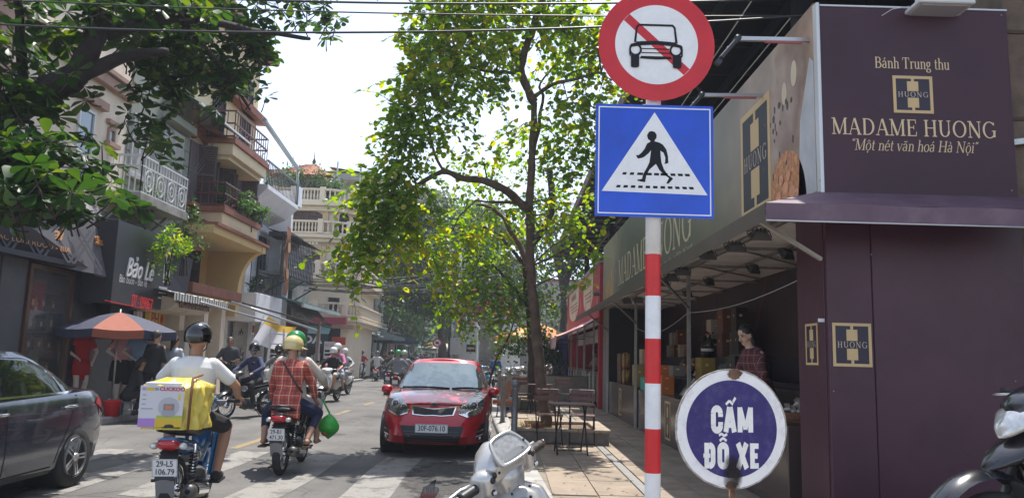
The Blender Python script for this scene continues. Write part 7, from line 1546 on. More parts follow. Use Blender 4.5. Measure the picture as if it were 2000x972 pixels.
for p in([(-.655,.955),(-.34,.69),(-.385,.645),(-.53,.595),(-.70,.66),(-.765,.76),(-.745,.85)],):
 for q_,s in((p,1),(sy(p),-1)):
  hl=patch(K_,'headlight',M('headlight glass',(.055,.055,.06),.05,.1,spec=1.,coat=1.),bv,q_,'F',.012,.05)
  for x,z,r_ in((-.60,.765,.068),(-.46,.725,.05)):
   h=bv.ray_cast(Vector((x*s,6,z)),Vector((0,-1,0)))[0];mt=frame((h.x,h.y+.008,h.z),(-1,0,0),(0,0,1))
   MB().lathe([(r_*.72,0),(r_,.004),(r_,.016),(r_*.8,.018)],24,cap=False,mat=mt.to_3x3(),o=mt.translation).build('lamp_ring',m_chrome,hl);MB().ball(h+Vector((0,.004,0)),(r_*.62,.02,r_*.62),16).build('projector',M('projector lens',(.02,.025,.035),.05,spec=1.,coat=1.),hl)
  h=bv.ray_cast(Vector((-.375*s,6,.675)),Vector((0,-1,0)))[0];MB().ball(h,(.04,.014,.022),10).build('indicator',M('amber lens',(.55,.14,.02),.15),hl)
  patch(K_,'headlight_trim',m_chrome,bv,[(x_*s,z_) for x_,z_ in[(-.755,.745),(-.70,.65),(-.53,.585),(-.385,.632),(-.385,.645),(-.53,.60),(-.69,.665),(-.74,.745)]],'F',.015,.05)
gr_=patch(K_,'grille_surround',m_chrome,bv,[(-.345,.745),(-.15,.715),(0,.708),(.15,.715),(.345,.745),(.31,.615),(.12,.60),(0,.607),(-.12,.60),(-.31,.615)],'F',.012,.05)
patch(K_,'grille',m_plast,bv,[(-.32,.728),(0,.69),(.32,.728),(.29,.632),(.12,.616),(0,.624),(-.12,.616),(-.29,.632)],'F',.018,.05)
for r_ in range(4):
 for c in range(17):
  x,z=-.27+.034*c+.017*(r_%2),.637+.02*r_
  h=bv.ray_cast(Vector((x,6,z)),Vector((0,-1,0)))[0];MB().ring2(circ(0,0,.016,.010,6),circ(0,0,.012,.0065,6),.004,frame((h.x,h.y+.02,h.z),(-1,0,0),(0,0,1))).build('mesh_cell',M('dark grey plastic',(.05,.05,.055),.35),gr_)
h=bv.ray_cast(Vector((0,6,.765)),Vector((0,-1,0)))[0];fb=frame((0,h.y+.035,.768),(-1,0,0),(0,.25,1));MB().prism(circ(0,0,.058,.028,28),.008,fb,z0=-.012).build('badge',m_chrome,K_);MB().prism(circ(0,0,.050,.022,28),.002,fb,z0=-.003).build('badge_ground',m_plast,K_);text('KIA',.036,fb@Matrix.Translation((0,0,.0)),m_chrome,K_,bold=.001,squash=1.15)
lo=patch(K_,'lower_intake',m_plast,bv,[(-.47,.465),(.47,.465),(.39,.20),(.33,.185),(-.33,.185),(-.39,.20)],'F',.010,.06)
for k in range(5):z=.225+.038*k;w=.35+.017*k;patch(K_,'intake_slat',M('dark grey plastic',(.05,.05,.055),.35),bv,[(-w,z),(w,z),(w,z+.012),(-w,z+.012)],'F',.022,.06)
for s in(1,-1):
 patch(K_,'fog_recess',m_plast,bv,[(s*x,z) for x,z in[(-.79,.50),(-.72,.50),(-.66,.40),(-.66,.25),(-.76,.25),(-.80,.34)]],'F',.010,.05)
 for z in(.40,.335):patch(K_,'fog_fin',m_chrome,bv,[(s*-.785,z+.025),(s*-.65,z-.005),(s*-.65,z-.017),(s*-.785,z+.010)],'F',.020,.05)
 h=bv.ray_cast(Vector((s*-.70,6,.29)),Vector((0,-1,0)))[0];MB().ball(h+Vector((0,.008,0)),(.028,.012,.028),12).build('fog_lamp',m_lens,K_)
 mm=MB();mm.yloft([(.60,0,.02,.02),(.57,0,.085,.065),(.50,0,.095,.075),(.42,0,.08,.06),(.40,0,.03,.03)],16,e=2.6,x0=s*.885);mm.v=[(x,y+.1,z+.93) for x,y,z in mm.v];mi=mm.build('door_mirror',m_rp,K_);MB().bar((s*.74,.58,.90),(s*.84,.60,.91),.06,.04).build('mirror_arm',m_plast,mi);MB().lohi((s*.82,.50,.83),(s*.94,.66,.86)).build('mirror_base',m_plast,mi)
fp_=frame((0,2.045,.435),(-1,0,0),(0,0,1));np_=MB().prism(rrect(-.245,-.066,.245,.066,.01),.008,fp_).build('number_plate',m_plate,K_,bevel=.002);MB().ring2(rrect(-.243,-.064,.243,.064,.01),rrect(-.237,-.058,.237,.058,.008),.001,fp_,z0=.008).build('plate_edge',m_pltx,np_)
text('30F-076.10',.112,fp_@Matrix.Translation((0,0,.0085)),m_pltx,np_,squash=.80,bold=.0012)
for x0,y0,x1,y1 in((-.68,1.03,-.2,.96),(-.16,1.04,.62,.95)):
 pts=[];
 for k in range(8):
  x=x0+(x1-x0)*k/7;z=.955+(.055 if True else 0)*math.sin(PI*k/7)*.25+.012;h=gv.ray_cast(Vector((x,6,z)),Vector((0,-1,0)))[0];pts.append(h+Vector((0,.02,.008)))
 MB().tube(pts,.013,6).build('wiper',m_plast,K_)
patch(K_,'cowl',m_plast,gv,[(-.70,.925),(.70,.925),(.71,.952),(-.71,.952)],'F',.012,.08)
ml=M('panel gap',(.02,.004,.006),.8);patch(K_,'bonnet_gap',ml,bv,[(-.52,.757),(-.3,.765),(0,.77),(.3,.765),(.52,.757),(.52,.762),(.3,.770),(0,.775),(-.3,.770),(-.52,.762)],'F',.003,.06)
patch(K_,'bumper_lip',m_plast,bv,[(-.72,.19),(.72,.19),(.70,.172),(-.70,.172)],'F',.012,.06)
for y in(1.26,-1.3):
 for s in(-1,1):carwheel(K_,s*.735,y,.31,.19,10,s)
 # ---- dark grey saloon going past on the left
m_gp=M('dark grey metallic car paint',(.066,.073,.098),.25,.5,coat=1.,var=.1,scale=300)
D_=thing('passing_car','dark grey saloon car on the crossing, cut off by the left edge','car',(-5.50,7.22,0),R(180))
lev=[(0,.80,2.02,-2.05),(.08,.845,2.1,-2.12),(.35,.865,2.18,-2.19),(.6,.865,2.14,-2.2),(.8,.855,2.06,-2.17),(.94,.83,1.96,-2.12),(1,.79,1.9,-2.07)]
cuts=[]
for y in(1.32,-1.30):cuts+=arch_cut(y,.345,0)
bd,bv=solid(shell(lev,[(-2.2,.98),(-1.5,1.0),(.6,.93),(1.1,.88),(1.8,.72),(2.2,.6)],.19,5.6,.05),'body',m_gp,D_,cuts);wells(D_,(1.32,-1.30),.345,.84)
gl=[(0,.80,1.15,-1.95),(.2,.775,.88,-1.78),(.55,.70,.42,-1.42),(.85,.63,.05,-1.02),(1,.55,-.15,-.78)]
rf_,gv=solid(shell(gl,[(-2,1.40),(0,1.425),(1,1.40)],.88,3.6,.035),'roof',m_gp,D_)
patch(D_,'rear_window',m_tint,gv,[(-.62,1.02),(.62,1.02),(.52,1.34),(-.52,1.34)],'B',.006,.08);patch(D_,'windscreen',m_tint,gv,[(-.68,.96),(.68,.96),(.55,1.35),(-.55,1.35)],'F',.006,.08)
m_dgl=M('dark tinted car glass',(.025,.03,.024),.04,.1,spec=1.)
for s in 'LR':
 patch(D_,'window_frame',m_plast,gv,[(1.0,.975),(.45,1.30),(.1,1.375),(-.6,1.36),(-1.05,1.22),(-1.48,1.03),(-1.42,.995)],s,.004)
 for p in([(.85,.995),(.42,1.27),(.12,1.35),(-.05,1.35),(-.02,.99)],[(-.13,.99),(-.12,1.35),(-.58,1.335),(-.85,1.235),(-1.0,1.13),(-1.08,.995)],[(-1.13,.998),(-1.06,1.11),(-1.0,1.18),(-1.2,1.12),(-1.4,1.025)]):patch(D_,'side_window',m_dgl,gv,p,s,.009)
 patch(D_,'window_trim',m_chrome,gv,[(1.0,.972),(-1.45,.992),(-1.48,1.012),(1.0,.990)],s,.011)
 sx=-1 if s=='L' else 1
 for y,z in((-1.12,.855),(.02,.84)):
  h=bv.ray_cast(Vector((sx*6,y,z)),Vector((-sx,0,0)))[0];MB().tube([h+Vector((sx*.004,-.11,0)),h+Vector((sx*.035,-.08,.008)),h+Vector((sx*.038,.08,.008)),h+Vector((sx*.004,.11,0))],.015,8).build('door_handle',m_chrome,D_);MB().ball(h+Vector((0,-.01,0)),(.006,.05,.035),10).build('handle_cup',m_plast,D_)
 for p in([(-.1,.28),(-.09,.28),(-.085,.97),(-.095,.97)],[(-1.3,.93),(-1.31,.97),(-1.27,.97),(-1.18,.80),(-1.10,.62),(-.98,.45),(-.93,.3),(-.92,.3),(-.97,.45),(-1.09,.62),(-1.17,.80),(-1.27,.93)],[(1.05,.28),(1.06,.28),(1.05,.90),(1.04,.90)]):patch(D_,'door_gap',M('dark panel gap',(.004,.004,.005),.8),bv,p,s,.0025)
 patch(D_,'tail_light',m_red_l,bv,[(-1.70,.86),(-1.78,.93),(-2.08,.90),(-2.14,.80),(-2.13,.66),(-2.04,.73)],s,.010);patch(D_,'sill_trim',m_plast,bv,[(.9,.20),(-.9,.20),(-.88,.27),(.9,.25)],s,.006);patch(D_,'bumper_line',M('dark panel gap',(.004,.004,.005)),bv,[(-1.72,.55),(-1.73,.56),(-2.0,.66),(-2.0,.65)],s,.003)
 patch(D_,'mud_flap',m_plast,bv,[(-1.62,.19),(-1.74,.19),(-1.72,.42),(-1.66,.42)],s,.006)
patch(D_,'boot_light',m_red_l,bv,[(-.8,.88),(-.5,.86),(-.5,.72),(-.8,.72)],'B',.008);patch(D_,'boot_light',m_red_l,bv,[(.8,.88),(.5,.86),(.5,.72),(.8,.72)],'B',.008)
for y in(1.32,-1.30):
 for s in(-1,1):carwheel(D_,s*.765,y,.315,.20,10,s)
 # ====== MOTORBIKES
m_seat=M('black vinyl seat',(.016,.016,.017),.5,bump=.1,bscale=60);m_eng=M('engine casting',(.12,.12,.12),.5,.6,var=.4,scale=12,dirt=.5,dscale=8);m_exh=M('muffler',(.10,.095,.09),.45,.6,var=.3,scale=14);m_wlens=M('bike lamp glass',(.6,.6,.58),.08,.2,spec=1.,coat=.6)
def paint(c,k=''):return M('bike paint %s%s'%(str(c),k),c,.25,.1,coat=.8)
def bwheel(par,y,r,w,spoked):
 o=MB().lathe([(r-.075,-w*.3),(r-.03,-w*.5),(r-.004,-w*.28),(r,0),(r-.004,w*.28),(r-.03,w*.5),(r-.075,w*.3)],30,(0,y,r),'X',cap=False).build('wheel',m_tyre,par);mb=MB()
 mb.lathe([(r-.07,-w*.34),(r-.088,-w*.3),(r-.088,w*.3),(r-.07,w*.34)],30,(0,y,r),'X',cap=False);mb.lathe([(0,-.06),(.06,-.055),(.06,.055),(0,.06)],14,(0,y,r),'X');mb.build('rim',m_chrome if spoked else m_alloy,o);mb=MB();n=18 if spoked else 5
 for k in range(n):
  a=2*PI*k/n;s=.03 if k%2 else-.03;c_,s_=math.cos(a),math.sin(a)
  if spoked:mb.tube([(s,y+.05*math.cos(a+.5),r+.05*math.sin(a+.5)),(0,y+(r-.08)*c_,r+(r-.08)*s_)],.0028,3)
  else:mb.bar((0,y+.04*c_,r+.04*s_),(0,y+(r-.08)*c_,r+(r-.08)*s_),.05,.03,up=(1,0,0))
 mb.build('spoke',m_alloy,o);return o
def plate2(par,a,b,loc,tilt,w=.2,h=.15):
 f_=frame(loc,(1,0,0),(0,math.sin(tilt),math.cos(tilt)));o=MB().prism(rrect(-w/2,-h/2,w/2,h/2,.012),.004,f_).build('number_plate',m_plate,par);MB().ring2(rrect(-w/2+.002,-h/2+.002,w/2-.002,h/2-.002,.012),rrect(-w/2+.006,-h/2+.006,w/2-.006,h/2-.006,.01),.001,f_,z0=.004).build('plate_edge',M('plate edge',(.35,.36,.4),.4),o)
 if a:text(a,.068,f_@Matrix.Translation((0,.034,.0045)),m_pltx,o,squash=.86,bold=.0006);text(b,.068,f_@Matrix.Translation((0,-.034,.0045)),m_pltx,o,squash=.86,bold=.0006)
 return o
def moto(label,loc,rz,kind,col,grp=None,plate=(None,None),tail=None,name='motorbike',col2=None,rack=False,mirrors=True):
 """underbone ('under') or step-through scooter ('scoot'); +y is forward"""
 t=thing(name,label,'motorbike',loc,rz,grp);pm=paint(col);p2=paint(col2) if col2 else m_plast;sc=kind=='scoot';r=.245 if sc else .285;yf,yr=(.62,-.60)
 bwheel(t,yf,r,.085 if not sc else .1,not sc);bwheel(t,yr,r,.1,not sc)
 for s in(-1,1):MB().tube([(s*.075,yf,r),(s*.075,.42,.70)],.02,8).build('fork',m_eng,t)
 def fen(c,rr,a0,a1,hw,mt,nm):MB().sheet(lambda u,v:((v-.5)*2*hw,c[0]+rr*math.cos(R(a0+(a1-a0)*u)),c[1]+rr*math.sin(R(a0+(a1-a0)*u))-.035*(2*v-1)**2),14,6).build(nm,mt,t)
 fen((yf,r),r+.03,20,165,.075,pm,'front_fender')
 if sc:
  mb=MB();mb.zloft([(.30,0,.40,.10,.06),(.45,0,.42,.17,.10,3),(.62,0,.41,.21,.10,3),(.80,0,.37,.19,.09,3),(.92,0,.32,.11,.07)],22);mb.build('front_apron',pm,t)
  MB().zloft([(.48,0,.505,.05,.02),(.60,0,.515,.10,.02),(.72,0,.475,.07,.03),(.80,0,.455,.02,.01)],14).build('apron_panel',m_plast,t)
  MB().lohi((-.15,-.12,.29),(.15,.36,.34)).build('floorboard',m_plast,t,bevel=.015);MB().yloft([(-.88,.66,.05,.04),(-.78,.64,.13,.09),(-.5,.56,.19,.15,3),(-.2,.52,.19,.18,3),(-.1,.5,.12,.15)],22).build('rear_body',pm,t)
  MB().yloft([(-.82,.76,.08,.02),(-.7,.775,.14,.04),(-.35,.77,.17,.045,3),(-.05,.735,.14,.04),(.02,.72,.07,.02)],20).build('seat',m_seat,t);MB().lohi((-.12,-.66,.2),(-.02,-.2,.40)).build('engine',m_eng,t,bevel=.03)
  MB().yloft([(.2,1.0,.06,.04),(.27,.99,.17,.055),(.36,.97,.17,.07,3),(.44,.94,.13,.06),(.47,.93,.05,.03)],20).build('handlebar_cowl',pm,t)
 else:
  for s in(-1,1):MB().sheet(lambda u,v:(s*(.07+.10*math.sin(PI*v*.5+.5)*(1-.2*u)),.40-.22*u+.04*math.sin(PI*v),.82-.52*u-.03*v),8,6).build('leg_shield',pm if s else pm,t)
  MB().zloft([(.42,0,.26,.05,.05),(.60,0,.33,.09,.08),(.80,0,.39,.10,.09),(.90,0,.38,.06,.05)],16).build('front_cover',pm,t);MB().yloft([(.30,.52,.05,.06),(.05,.50,.07,.08),(-.2,.56,.09,.09),(-.3,.6,.06,.05)],14).build('centre_cover',p2,t)
  MB().yloft([(.16,.32,.08,.08),(.05,.30,.13,.11,3),(-.14,.29,.13,.11,3),(-.24,.3,.07,.06)],14).build('engine',m_eng,t)
  MB().yloft([(-.90,.74,.05,.03),(-.82,.70,.105,.055),(-.6,.655,.13,.075),(-.25,.60,.13,.07),(.0,.56,.08,.05)],20).build('tail_cover',pm,t)
  MB().yloft([(-.72,.79,.09,.02),(-.62,.795,.13,.04),(-.3,.755,.14,.045,3),(.02,.735,.10,.04),(.10,.73,.05,.02)],20).build('seat',m_seat,t)
  MB().yloft([(.17,.99,.05,.03),(.25,1.0,.13,.05),(.36,.97,.14,.075),(.46,.93,.11,.065),(.50,.91,.04,.03)],18).build('handlebar_cowl',pm,t)
  for s in(-1,1):MB().bar((s*.11,yr,r),(s*.09,-.05,.33),.04,.03).build('swing_arm',m_plast,t)
 hl=MB();hl.ball((0,.455 if sc else .475,.945 if sc else .92),(.10,.035,.055),14);hl.build('headlight',m_wlens,t)
 if sc:[MB().ball((s*.15,.47,.74),(.035,.04,.05),10).build('indicator',m_wlens,t) for s in(-1,1)]
 hb=MB().tube([(-.34,.20,1.0),(-.2,.27,1.0),(0,.30,.99),(.2,.27,1.0),(.34,.20,1.0)],.012,8).build('handlebar',m_chrome,t)
 for s in(-1,1):
  MB().tube([(s*.24,.25,1.0),(s*.36,.19,1.0)],.018,10).build('grip',m_plast,hb);MB().tube([(s*.22,.29,.99),(s*.30,.29,.985),(s*.37,.24,.98)],.007,6).build('brake_lever',m_alloy,hb)
  if mirrors:mi=MB().tube([(s*.22,.27,1.02),(s*.27,.25,1.16),(s*.33,.24,1.2)],.006,6).build('mirror',m_plast,t);MB().ball((s*.35,.24,1.22),(.058,.018,.038),12).build('mirror_glass',m_plast,mi)
 tl=MB();tl.yloft([(-.93,.70,.03,.02),(-.905,.70,.085,.04),(-.84,.69,.10,.05),(-.8,.68,.05,.03)],14) if not sc else tl.yloft([(-.905,.64,.03,.02),(-.88,.64,.09,.04),(-.8,.63,.10,.05)],14);tl.build('tail_light',m_red_l,t)
 for s in(-1,1):MB().ball((s*.115,-.86,.685 if not sc else .6),(.035,.05,.03),10).build('rear_indicator',m_wlens,t)
 MB().loft([[(-.07,-.80,.64),(.07,-.80,.64),(.07,-.78,.62),(-.07,-.78,.62)],[(-.075,-.93,.42),(.075,-.93,.42),(.075,-.91,.41),(-.075,-.91,.41)]],0,False).build('rear_fender',m_plast,t)
 plate2(t,*plate,(0,-.925,.515),R(-12));MB().sheet(lambda u,v:((v-.5)*.15,-.90+.07*u-.03*(1-(2*v-1)**2),.42-.17*u),4,6).build('mud_flap',M('grey flap',(.20,.20,.21),.45),t)
 for s in(-1,1):
  so=MB().tube([(s*.135,-.56,.30),(s*.125,-.48,.66)],.018,8).build('shock_absorber',m_chrome,t);mb=MB()
  for k in range(9):mb.lathe([(.032,-.008),(.04,0),(.032,.008)],12,(s*(.133-.008*k/9),-.545+.055*k/9,.37+.027*k),cap=False)
  mb.build('coil',m_plast,so)
 ex=MB();ex.tube([(.13,.08,.22),(.15,-.1,.17),(.16,-.28,.22)],.022,8);ex.tube([(.165,-.24,.215),(.17,-.34,.235),(.18,-.82,.31),(.18,-.86,.315)],[.03,.055,.062,.045],14);e_=ex.build('exhaust',m_exh,t);MB().lathe([(.0,0),(.022,0),(.022,.012)],12,(.18,-.872,.317),'Y').build('exhaust_tip',m_blk,e_);MB().sheet(lambda u,v:(.18+.068*math.cos(R(-20+120*v)),-.72+.4*u,.295-.055*u+.068*math.sin(R(-20+120*v))),4,6).build('heat_shield',m_chrome,e_)
 for s in(-1,1):MB().tube([(0,-.02,.27),(s*.25,-.02,.27)],.016,8).build('footpeg',m_plast,t);MB().tube([(s*.1,-.34,.33),(s*.24,-.40,.33)],.014,8).build('passenger_peg',m_plast,t)
 MB().tube([(-.1,-.1,.25),(-.2,-.22,.04),(-.24,-.2,.03)],.012,6).build('side_stand',m_plast,t)
 gr=[(-.13,-.45,.76),(-.14,-.7,.80),(-.11,-.86,.84),(0,-.92,.855),(.11,-.86,.84),(.14,-.7,.80),(.13,-.45,.76)];MB().tube(gr,.014,8).build('grab_rail',m_plast,t)
 return t
 # ====== PEOPLE
def ik(a,b,l1,l2,pole):
 a,b=Vector(a),Vector(b);d=b-a;L_=min(d.length,(l1+l2)*.995);d.normalize();b=a+d*L_
 c=(l1*l1+L_*L_-l2*l2)/(2*L_);h=math.sqrt(max(l1*l1-c*c,0));p=Vector(pole);p=(p-d*p.dot(d)).normalized();return a+d*c+p*h,b
SKIN={0:(.42,.24,.155),1:(.33,.17,.10),2:(.52,.34,.25)}
def cloth(key,c):return c if not isinstance(c,tuple) else M('cloth %s'%str(c),c,.85,var=.14,scale=7,bump=.12,bscale=10)
def grow(mb,name,mat,par,vox,smooth=4):
 o=mb.build(name,mat,par);m=o.modifiers.new('skin','REMESH');m.mode='VOXEL';m.voxel_size=vox;m.use_smooth_shade=True
 s=o.modifiers.new('relax','SMOOTH');s.factor=.5;s.iterations=smooth;return o
def person(label,loc,rz,shirt,pants,hip=(0,0,.93),lean=4,hands=None,feet=None,skin=0,sleeve=.5,leg=1.,vox=.02,shoe=(.03,.03,.035),hair=(.012,.01,.01),hairtype='short',helmet=None,mask=None,yaw=0.,nod=0.,face=False,grp=None,k=1.,hem=.0,cat='person',sk=None,name='person',twist=0.,knee=None,elbow=(1,-.45,-.5)):
 """one continuous body posed by its hands and feet, with clothing over it; faces +y"""
 t=thing(name,label,cat,loc,rz,grp);t.scale=(k,k,k);sm=sk or M('skin %d'%skin,SKIN[skin],.55,var=.06,scale=6)
 H=Vector(hip);L_=R(lean);ax=Vector((0,math.sin(L_),math.cos(L_)));bk=Vector((0,math.cos(L_),-math.sin(L_)))
 sp=lambda f,b=0.:H+ax*f+bk*b-Vector((0,.0,0))
 neck=sp(.53);nd=L_*.35+R(nod);hax=Vector((0,math.sin(nd),math.cos(nd)));hc=neck+hax*.135+Vector((0,.02,0));Rh=Matrix.Rotation(R(yaw),3,'Z')@Matrix.Rotation(-nd,3,'X')
 hands=hands or((-.27,.04,H.z-.12),(.27,.06,H.z-.12));feet=feet or((-.10,-.06,.08),(.10,.12,.08));A=[];Lg=[]
 for s,hd,ft in((-1,hands[0],feet[0]),(1,hands[1],feet[1])):
  sh_=sp(.45)+Vector((s*.175,0,0));A.append((s,sh_,*ik(sh_,hd,.285,.265,Vector((s*elbow[0],elbow[1],elbow[2])))));hp=H+Vector((s*.095,0,-.02));Lg.append((s,hp,*ik(hp,ft,.43,.42,Vector((s*(knee or(.25,1,.3))[0],*(knee or(.25,1,.3))[1:])))))
 def ring(f,hx,hy,b=0.):c=sp(f,b);return[tuple(c+Vector((1,0,0))*a+bk*q) for a,q in superring(hx,hy,18,2.3)]
 def torso(mb,g,lo=-.12):mb.loft([ring(f,hx+g,hy+g,b) for f,hx,hy,b in((-.13,.10,.08,0),(-.08,.165,.115,-.01),(.03,.165,.115,0),(.16,.145,.10,.01),(.30,.165,.11,.01),(.41,.185,.105,0),(.47,.155,.08,0),(.52,.07,.06,0)) if f>=lo])
 b=MB();torso(b,0);b.cap(sp(.47),hc-hax*.05,.06,.055);
 hm=lambda p:hc+Rh@Vector(p)
 b.ball(hm((0,-.012,.03)),(.076,.095,.095),14);b.cap(hm((0,.03,-.045)),hm((0,.045,-.075)),.062,.036);b.cap(hm((0,.082,.01)),hm((0,.102,-.022)),.011,.016);[b.ball(hm((s*.077,-.008,-.005)),(.012,.024,.034),8) for s in(-1,1)]
 for s,a,e,h in A:
  b.cap(a,e,.052,.042);b.cap(e,h,.042,.029);d=(h-e).normalized();sd=d.cross(Vector((0,0,1)));sd=sd.normalized() if sd.length>.1 else Vector((1,0,0));up=sd.cross(d);pc=h+d*.045
  b.cap(h,pc+d*.02,.03,.034,fx=.6)
  for i in range(4):
   o=sd*(.027-.018*i);p0=pc+d*.03+o;l=(.03,.036,.034,.026)[i];p1=p0+d*l-up*.012;b.cap(p0-d*.02,p1,.0095,.009);b.cap(p1,p1+d*l*.35-up*.028,.009,.0075)
  tp=h+d*.02+sd*.03*(1 if s<0 else 1);b.cap(tp,tp+d*.035+sd*.025-up*.02,.011,.009)
 for s,hp,kn,an in Lg:
  b.cap(hp,kn,.085,.056);b.cap(kn,kn.lerp(an,.35),.053,.056);b.cap(kn.lerp(an,.35),an,.056,.036);b.cap(an+Vector((0,-.03,-.035)),an+Vector((0,.13,-.045)),.036,.03)
  for i in range(3):b.cap(an+Vector((.022-.022*i,.14,-.05)),an+Vector((.024-.024*i,.175,-.055)),.016,.012)
 body=grow(b,'body',sm,t,vox)
 c=MB();torso(c,.016,-.13-hem if hem else-.09)
 if hem:c.loft([ring(f,.178,.135,-.01) for f in(-.14-hem,-.05,.1)])
 for s,a,e,h in A:
  q=a.lerp(e,min(1,sleeve*2));c.cap(a-Vector((s*.02,0,0)),q,.068,.060 if sleeve<.6 else .056)
  if sleeve>.5:c.cap(e,e.lerp(h,(sleeve-.5)*1.9),.056,.042)
 grow(c,'shirt',cloth('s',shirt),t,vox,3)
 c=MB();c.loft([ring(f,hx,hy,bb) for f,hx,hy,bb in((-.14,.12,.1,0),(-.08,.178,.128,-.01),(.05,.172,.122,0))])
 for s,hp,kn,an in Lg:
  e=hp.lerp(kn,min(1,leg*2+.02));c.cap(hp,e,.10,.078)
  if leg>.5:c.cap(kn,kn.lerp(an,(leg-.5)*2*.92),.072,.055)
 grow(c,'trousers',cloth('p',pants),t,vox,3)
 if shoe:
  for s,hp,kn,an in Lg:m_=MB();m_.cap(an+Vector((0,-.04,-.035)),an+Vector((0,.15,-.05)),.046,.038);m_.lohi(an+Vector((-.045,-.085,-.092)),an+Vector((.045,.19,-.07)));m_.build('shoe',cloth('h',shoe),t)
 hr=M('hair %s'%str(hair),hair,.5,bump=.3,bscale=90)
 if hairtype!='none' and not(helmet and vox>.02):
  m_=MB();m_.ball(hm((0,-.028,.046)),(.086,.098,.095),14)
  if hairtype in('long','tail'):m_.cap(hm((0,-.07,.0)),hm((0,-.085,-.06)),.07,.055)
  if hairtype=='long':[m_.cap(hm((s*.06,-.03,.0)),hm((s*.065,-.03,-.12)),.035,.03) for s in(-1,1)]
  if hairtype=='tail':m_.cap(hm((0,-.12,.02)),hm((0,-.15,-.20)),.035,.018)
  m_.build('hair',hr,t)
 if helmet:
  hcol,peak=helmet[:2];mat=cloth('k',hcol) if not isinstance(hcol,tuple) else M('helmet %s'%str(hcol),hcol,.18,coat=.8);pr=[(.118,-.045),(.124,0),(.122,.04),(.105,.09),(.07,.125),(.03,.14),(0,.143)];mt=Rh@Matrix.Diagonal((.97,1.12,1));ho=MB().lathe(pr,28,hm((0,-.008,.03)),mat=mt,cap=False).build('helmet',mat,t)
  if peak:MB().sheet(lambda u,v:hm(((.118+.02*v)*math.cos(R(20+140*u))*(1-.1*v),(.135+peak*v*math.sin(R(20+140*u)))*math.sin(R(20+140*u))-.008,.03-.02*v)),14,3).build('peak',cloth('k',helmet[2]) if len(helmet)>2 else mat,ho)
  MB().tube([hm((.086,.0,.0)),hm((.07,.03,-.07)),hm((0,.05,-.125)),hm((-.07,.03,-.07)),hm((-.086,.0,.0))],.006,5).build('chin_strap',m_plast,ho)
 if mask:MB().ball(hm((0,.047,-.048)),(.064,.060,.052),12).build('face_mask',cloth('m',mask),t)
 if face:
  for s in(-1,1):MB().ball(hm((s*.031,.076,.018)),(.014,.010,.0075),8).build('eye',m_blk,t);MB().tube([hm((s*.014,.088,.036)),hm((s*.034,.084,.042)),hm((s*.052,.070,.036))],.0035,5).build('eyebrow',hr,t)
  if not mask:MB().ball(hm((0,.086,-.052)),(.02,.008,.006),8).build('mouth',M('lips',(.33,.08,.07),.5),t)
 t['head']=0;del t['head'];return t,hm,sp
def rider(label,bike,shirt,pants,sc=False,seat=None,back=0.,hands=None,feet=None,**kw):
 """a person sitting on a bike, hands to its grips and feet on its boards"""
 kw.setdefault('lean',9);y=-.22-back;z=.765+.09;g=((-.33,.19,1.0),(.33,.19,1.0))
 ft=((-.13,.12,.40),(.13,.12,.40)) if sc else((-.22,.02,.34),(.22,.02,.34))
 if back:ft=((-.25,-.36,.40),(.25,-.36,.40))
 p,hm,sp=person(label,bike.location,bike.rotation_euler.z,shirt,pants,(0,y,z+(.03 if back else 0)),hands=hands or g,feet=feet or ft,knee=kw.pop('knee',(.35,1,.5)),cat='person',**kw);return p,hm,sp
 # ---- plaid cloth
def plaid(key,base,dark,light,sc):
 m=bpy.data.materials.new(key);m.use_nodes=True;t=m.node_tree;N=t.nodes;L=t.links;b=N['Principled BSDF'];b.inputs['Roughness'].default_value=.85;tc=N.new('ShaderNodeTexCoord');sx=N.new('ShaderNodeSeparateXYZ');wn=N.new('ShaderNodeTexNoise');wn.inputs['Scale'].default_value=5;mxv=N.new('ShaderNodeMix');mxv.data_type='VECTOR';mxv.inputs[0].default_value=.035;L.new(tc.outputs['Object'],mxv.inputs[4]);L.new(tc.outputs['Object'],wn.inputs[0]);L.new(wn.outputs['Color'],mxv.inputs[5]);L.new(mxv.outputs[1],sx.inputs[0]);cur=None
 for axis,off,wid,col,fac in(('X',0,.22,dark,.55),('Z',.1,.22,dark,.55),('X',.5,.09,light,.75),('Z',.55,.09,light,.75),('X',.3,.05,dark,.7),('Z',.35,.05,dark,.7)):
  a=N.new('ShaderNodeMath');a.operation='MULTIPLY_ADD';a.inputs[1].default_value=sc;a.inputs[2].default_value=off;L.new(sx.outputs[axis],a.inputs[0]);f=N.new('ShaderNodeMath');f.operation='FRACT';L.new(a.outputs[0],f.inputs[0]);g=N.new('ShaderNodeMath');g.operation='LESS_THAN';g.inputs[1].default_value=wid;L.new(f.outputs[0],g.inputs[0]);q=N.new('ShaderNodeMath');q.operation='MULTIPLY';q.inputs[1].default_value=fac;L.new(g.outputs[0],q.inputs[0])
  x=N.new('ShaderNodeMix');x.data_type='RGBA';L.new(q.outputs[0],x.inputs[0]);x.inputs[7].default_value=col
  if cur is None:x.inputs[6].default_value=base
  else:L.new(cur,x.inputs[6])
  cur=x.outputs[2]
 L.new(cur,b.inputs['Base Color']);n=N.new('ShaderNodeTexNoise');n.inputs['Scale'].default_value=9;bp=N.new('ShaderNodeBump');bp.inputs['Strength'].default_value=.35;bp.inputs['Distance'].default_value=.03;L.new(tc.outputs['Object'],n.inputs[0]);L.new(n.outputs['Fac'],bp.inputs['Height']);L.new(bp.outputs[0],b.inputs['Normal']);return m
m_pl=plaid('red plaid',(.52,.085,.045,1),(.12,.05,.07,1),(.62,.42,.33,1),9.);m_pl2=plaid('maroon plaid',(.10,.025,.03,1),(.03,.012,.02,1),(.24,.13,.13,1),11.)
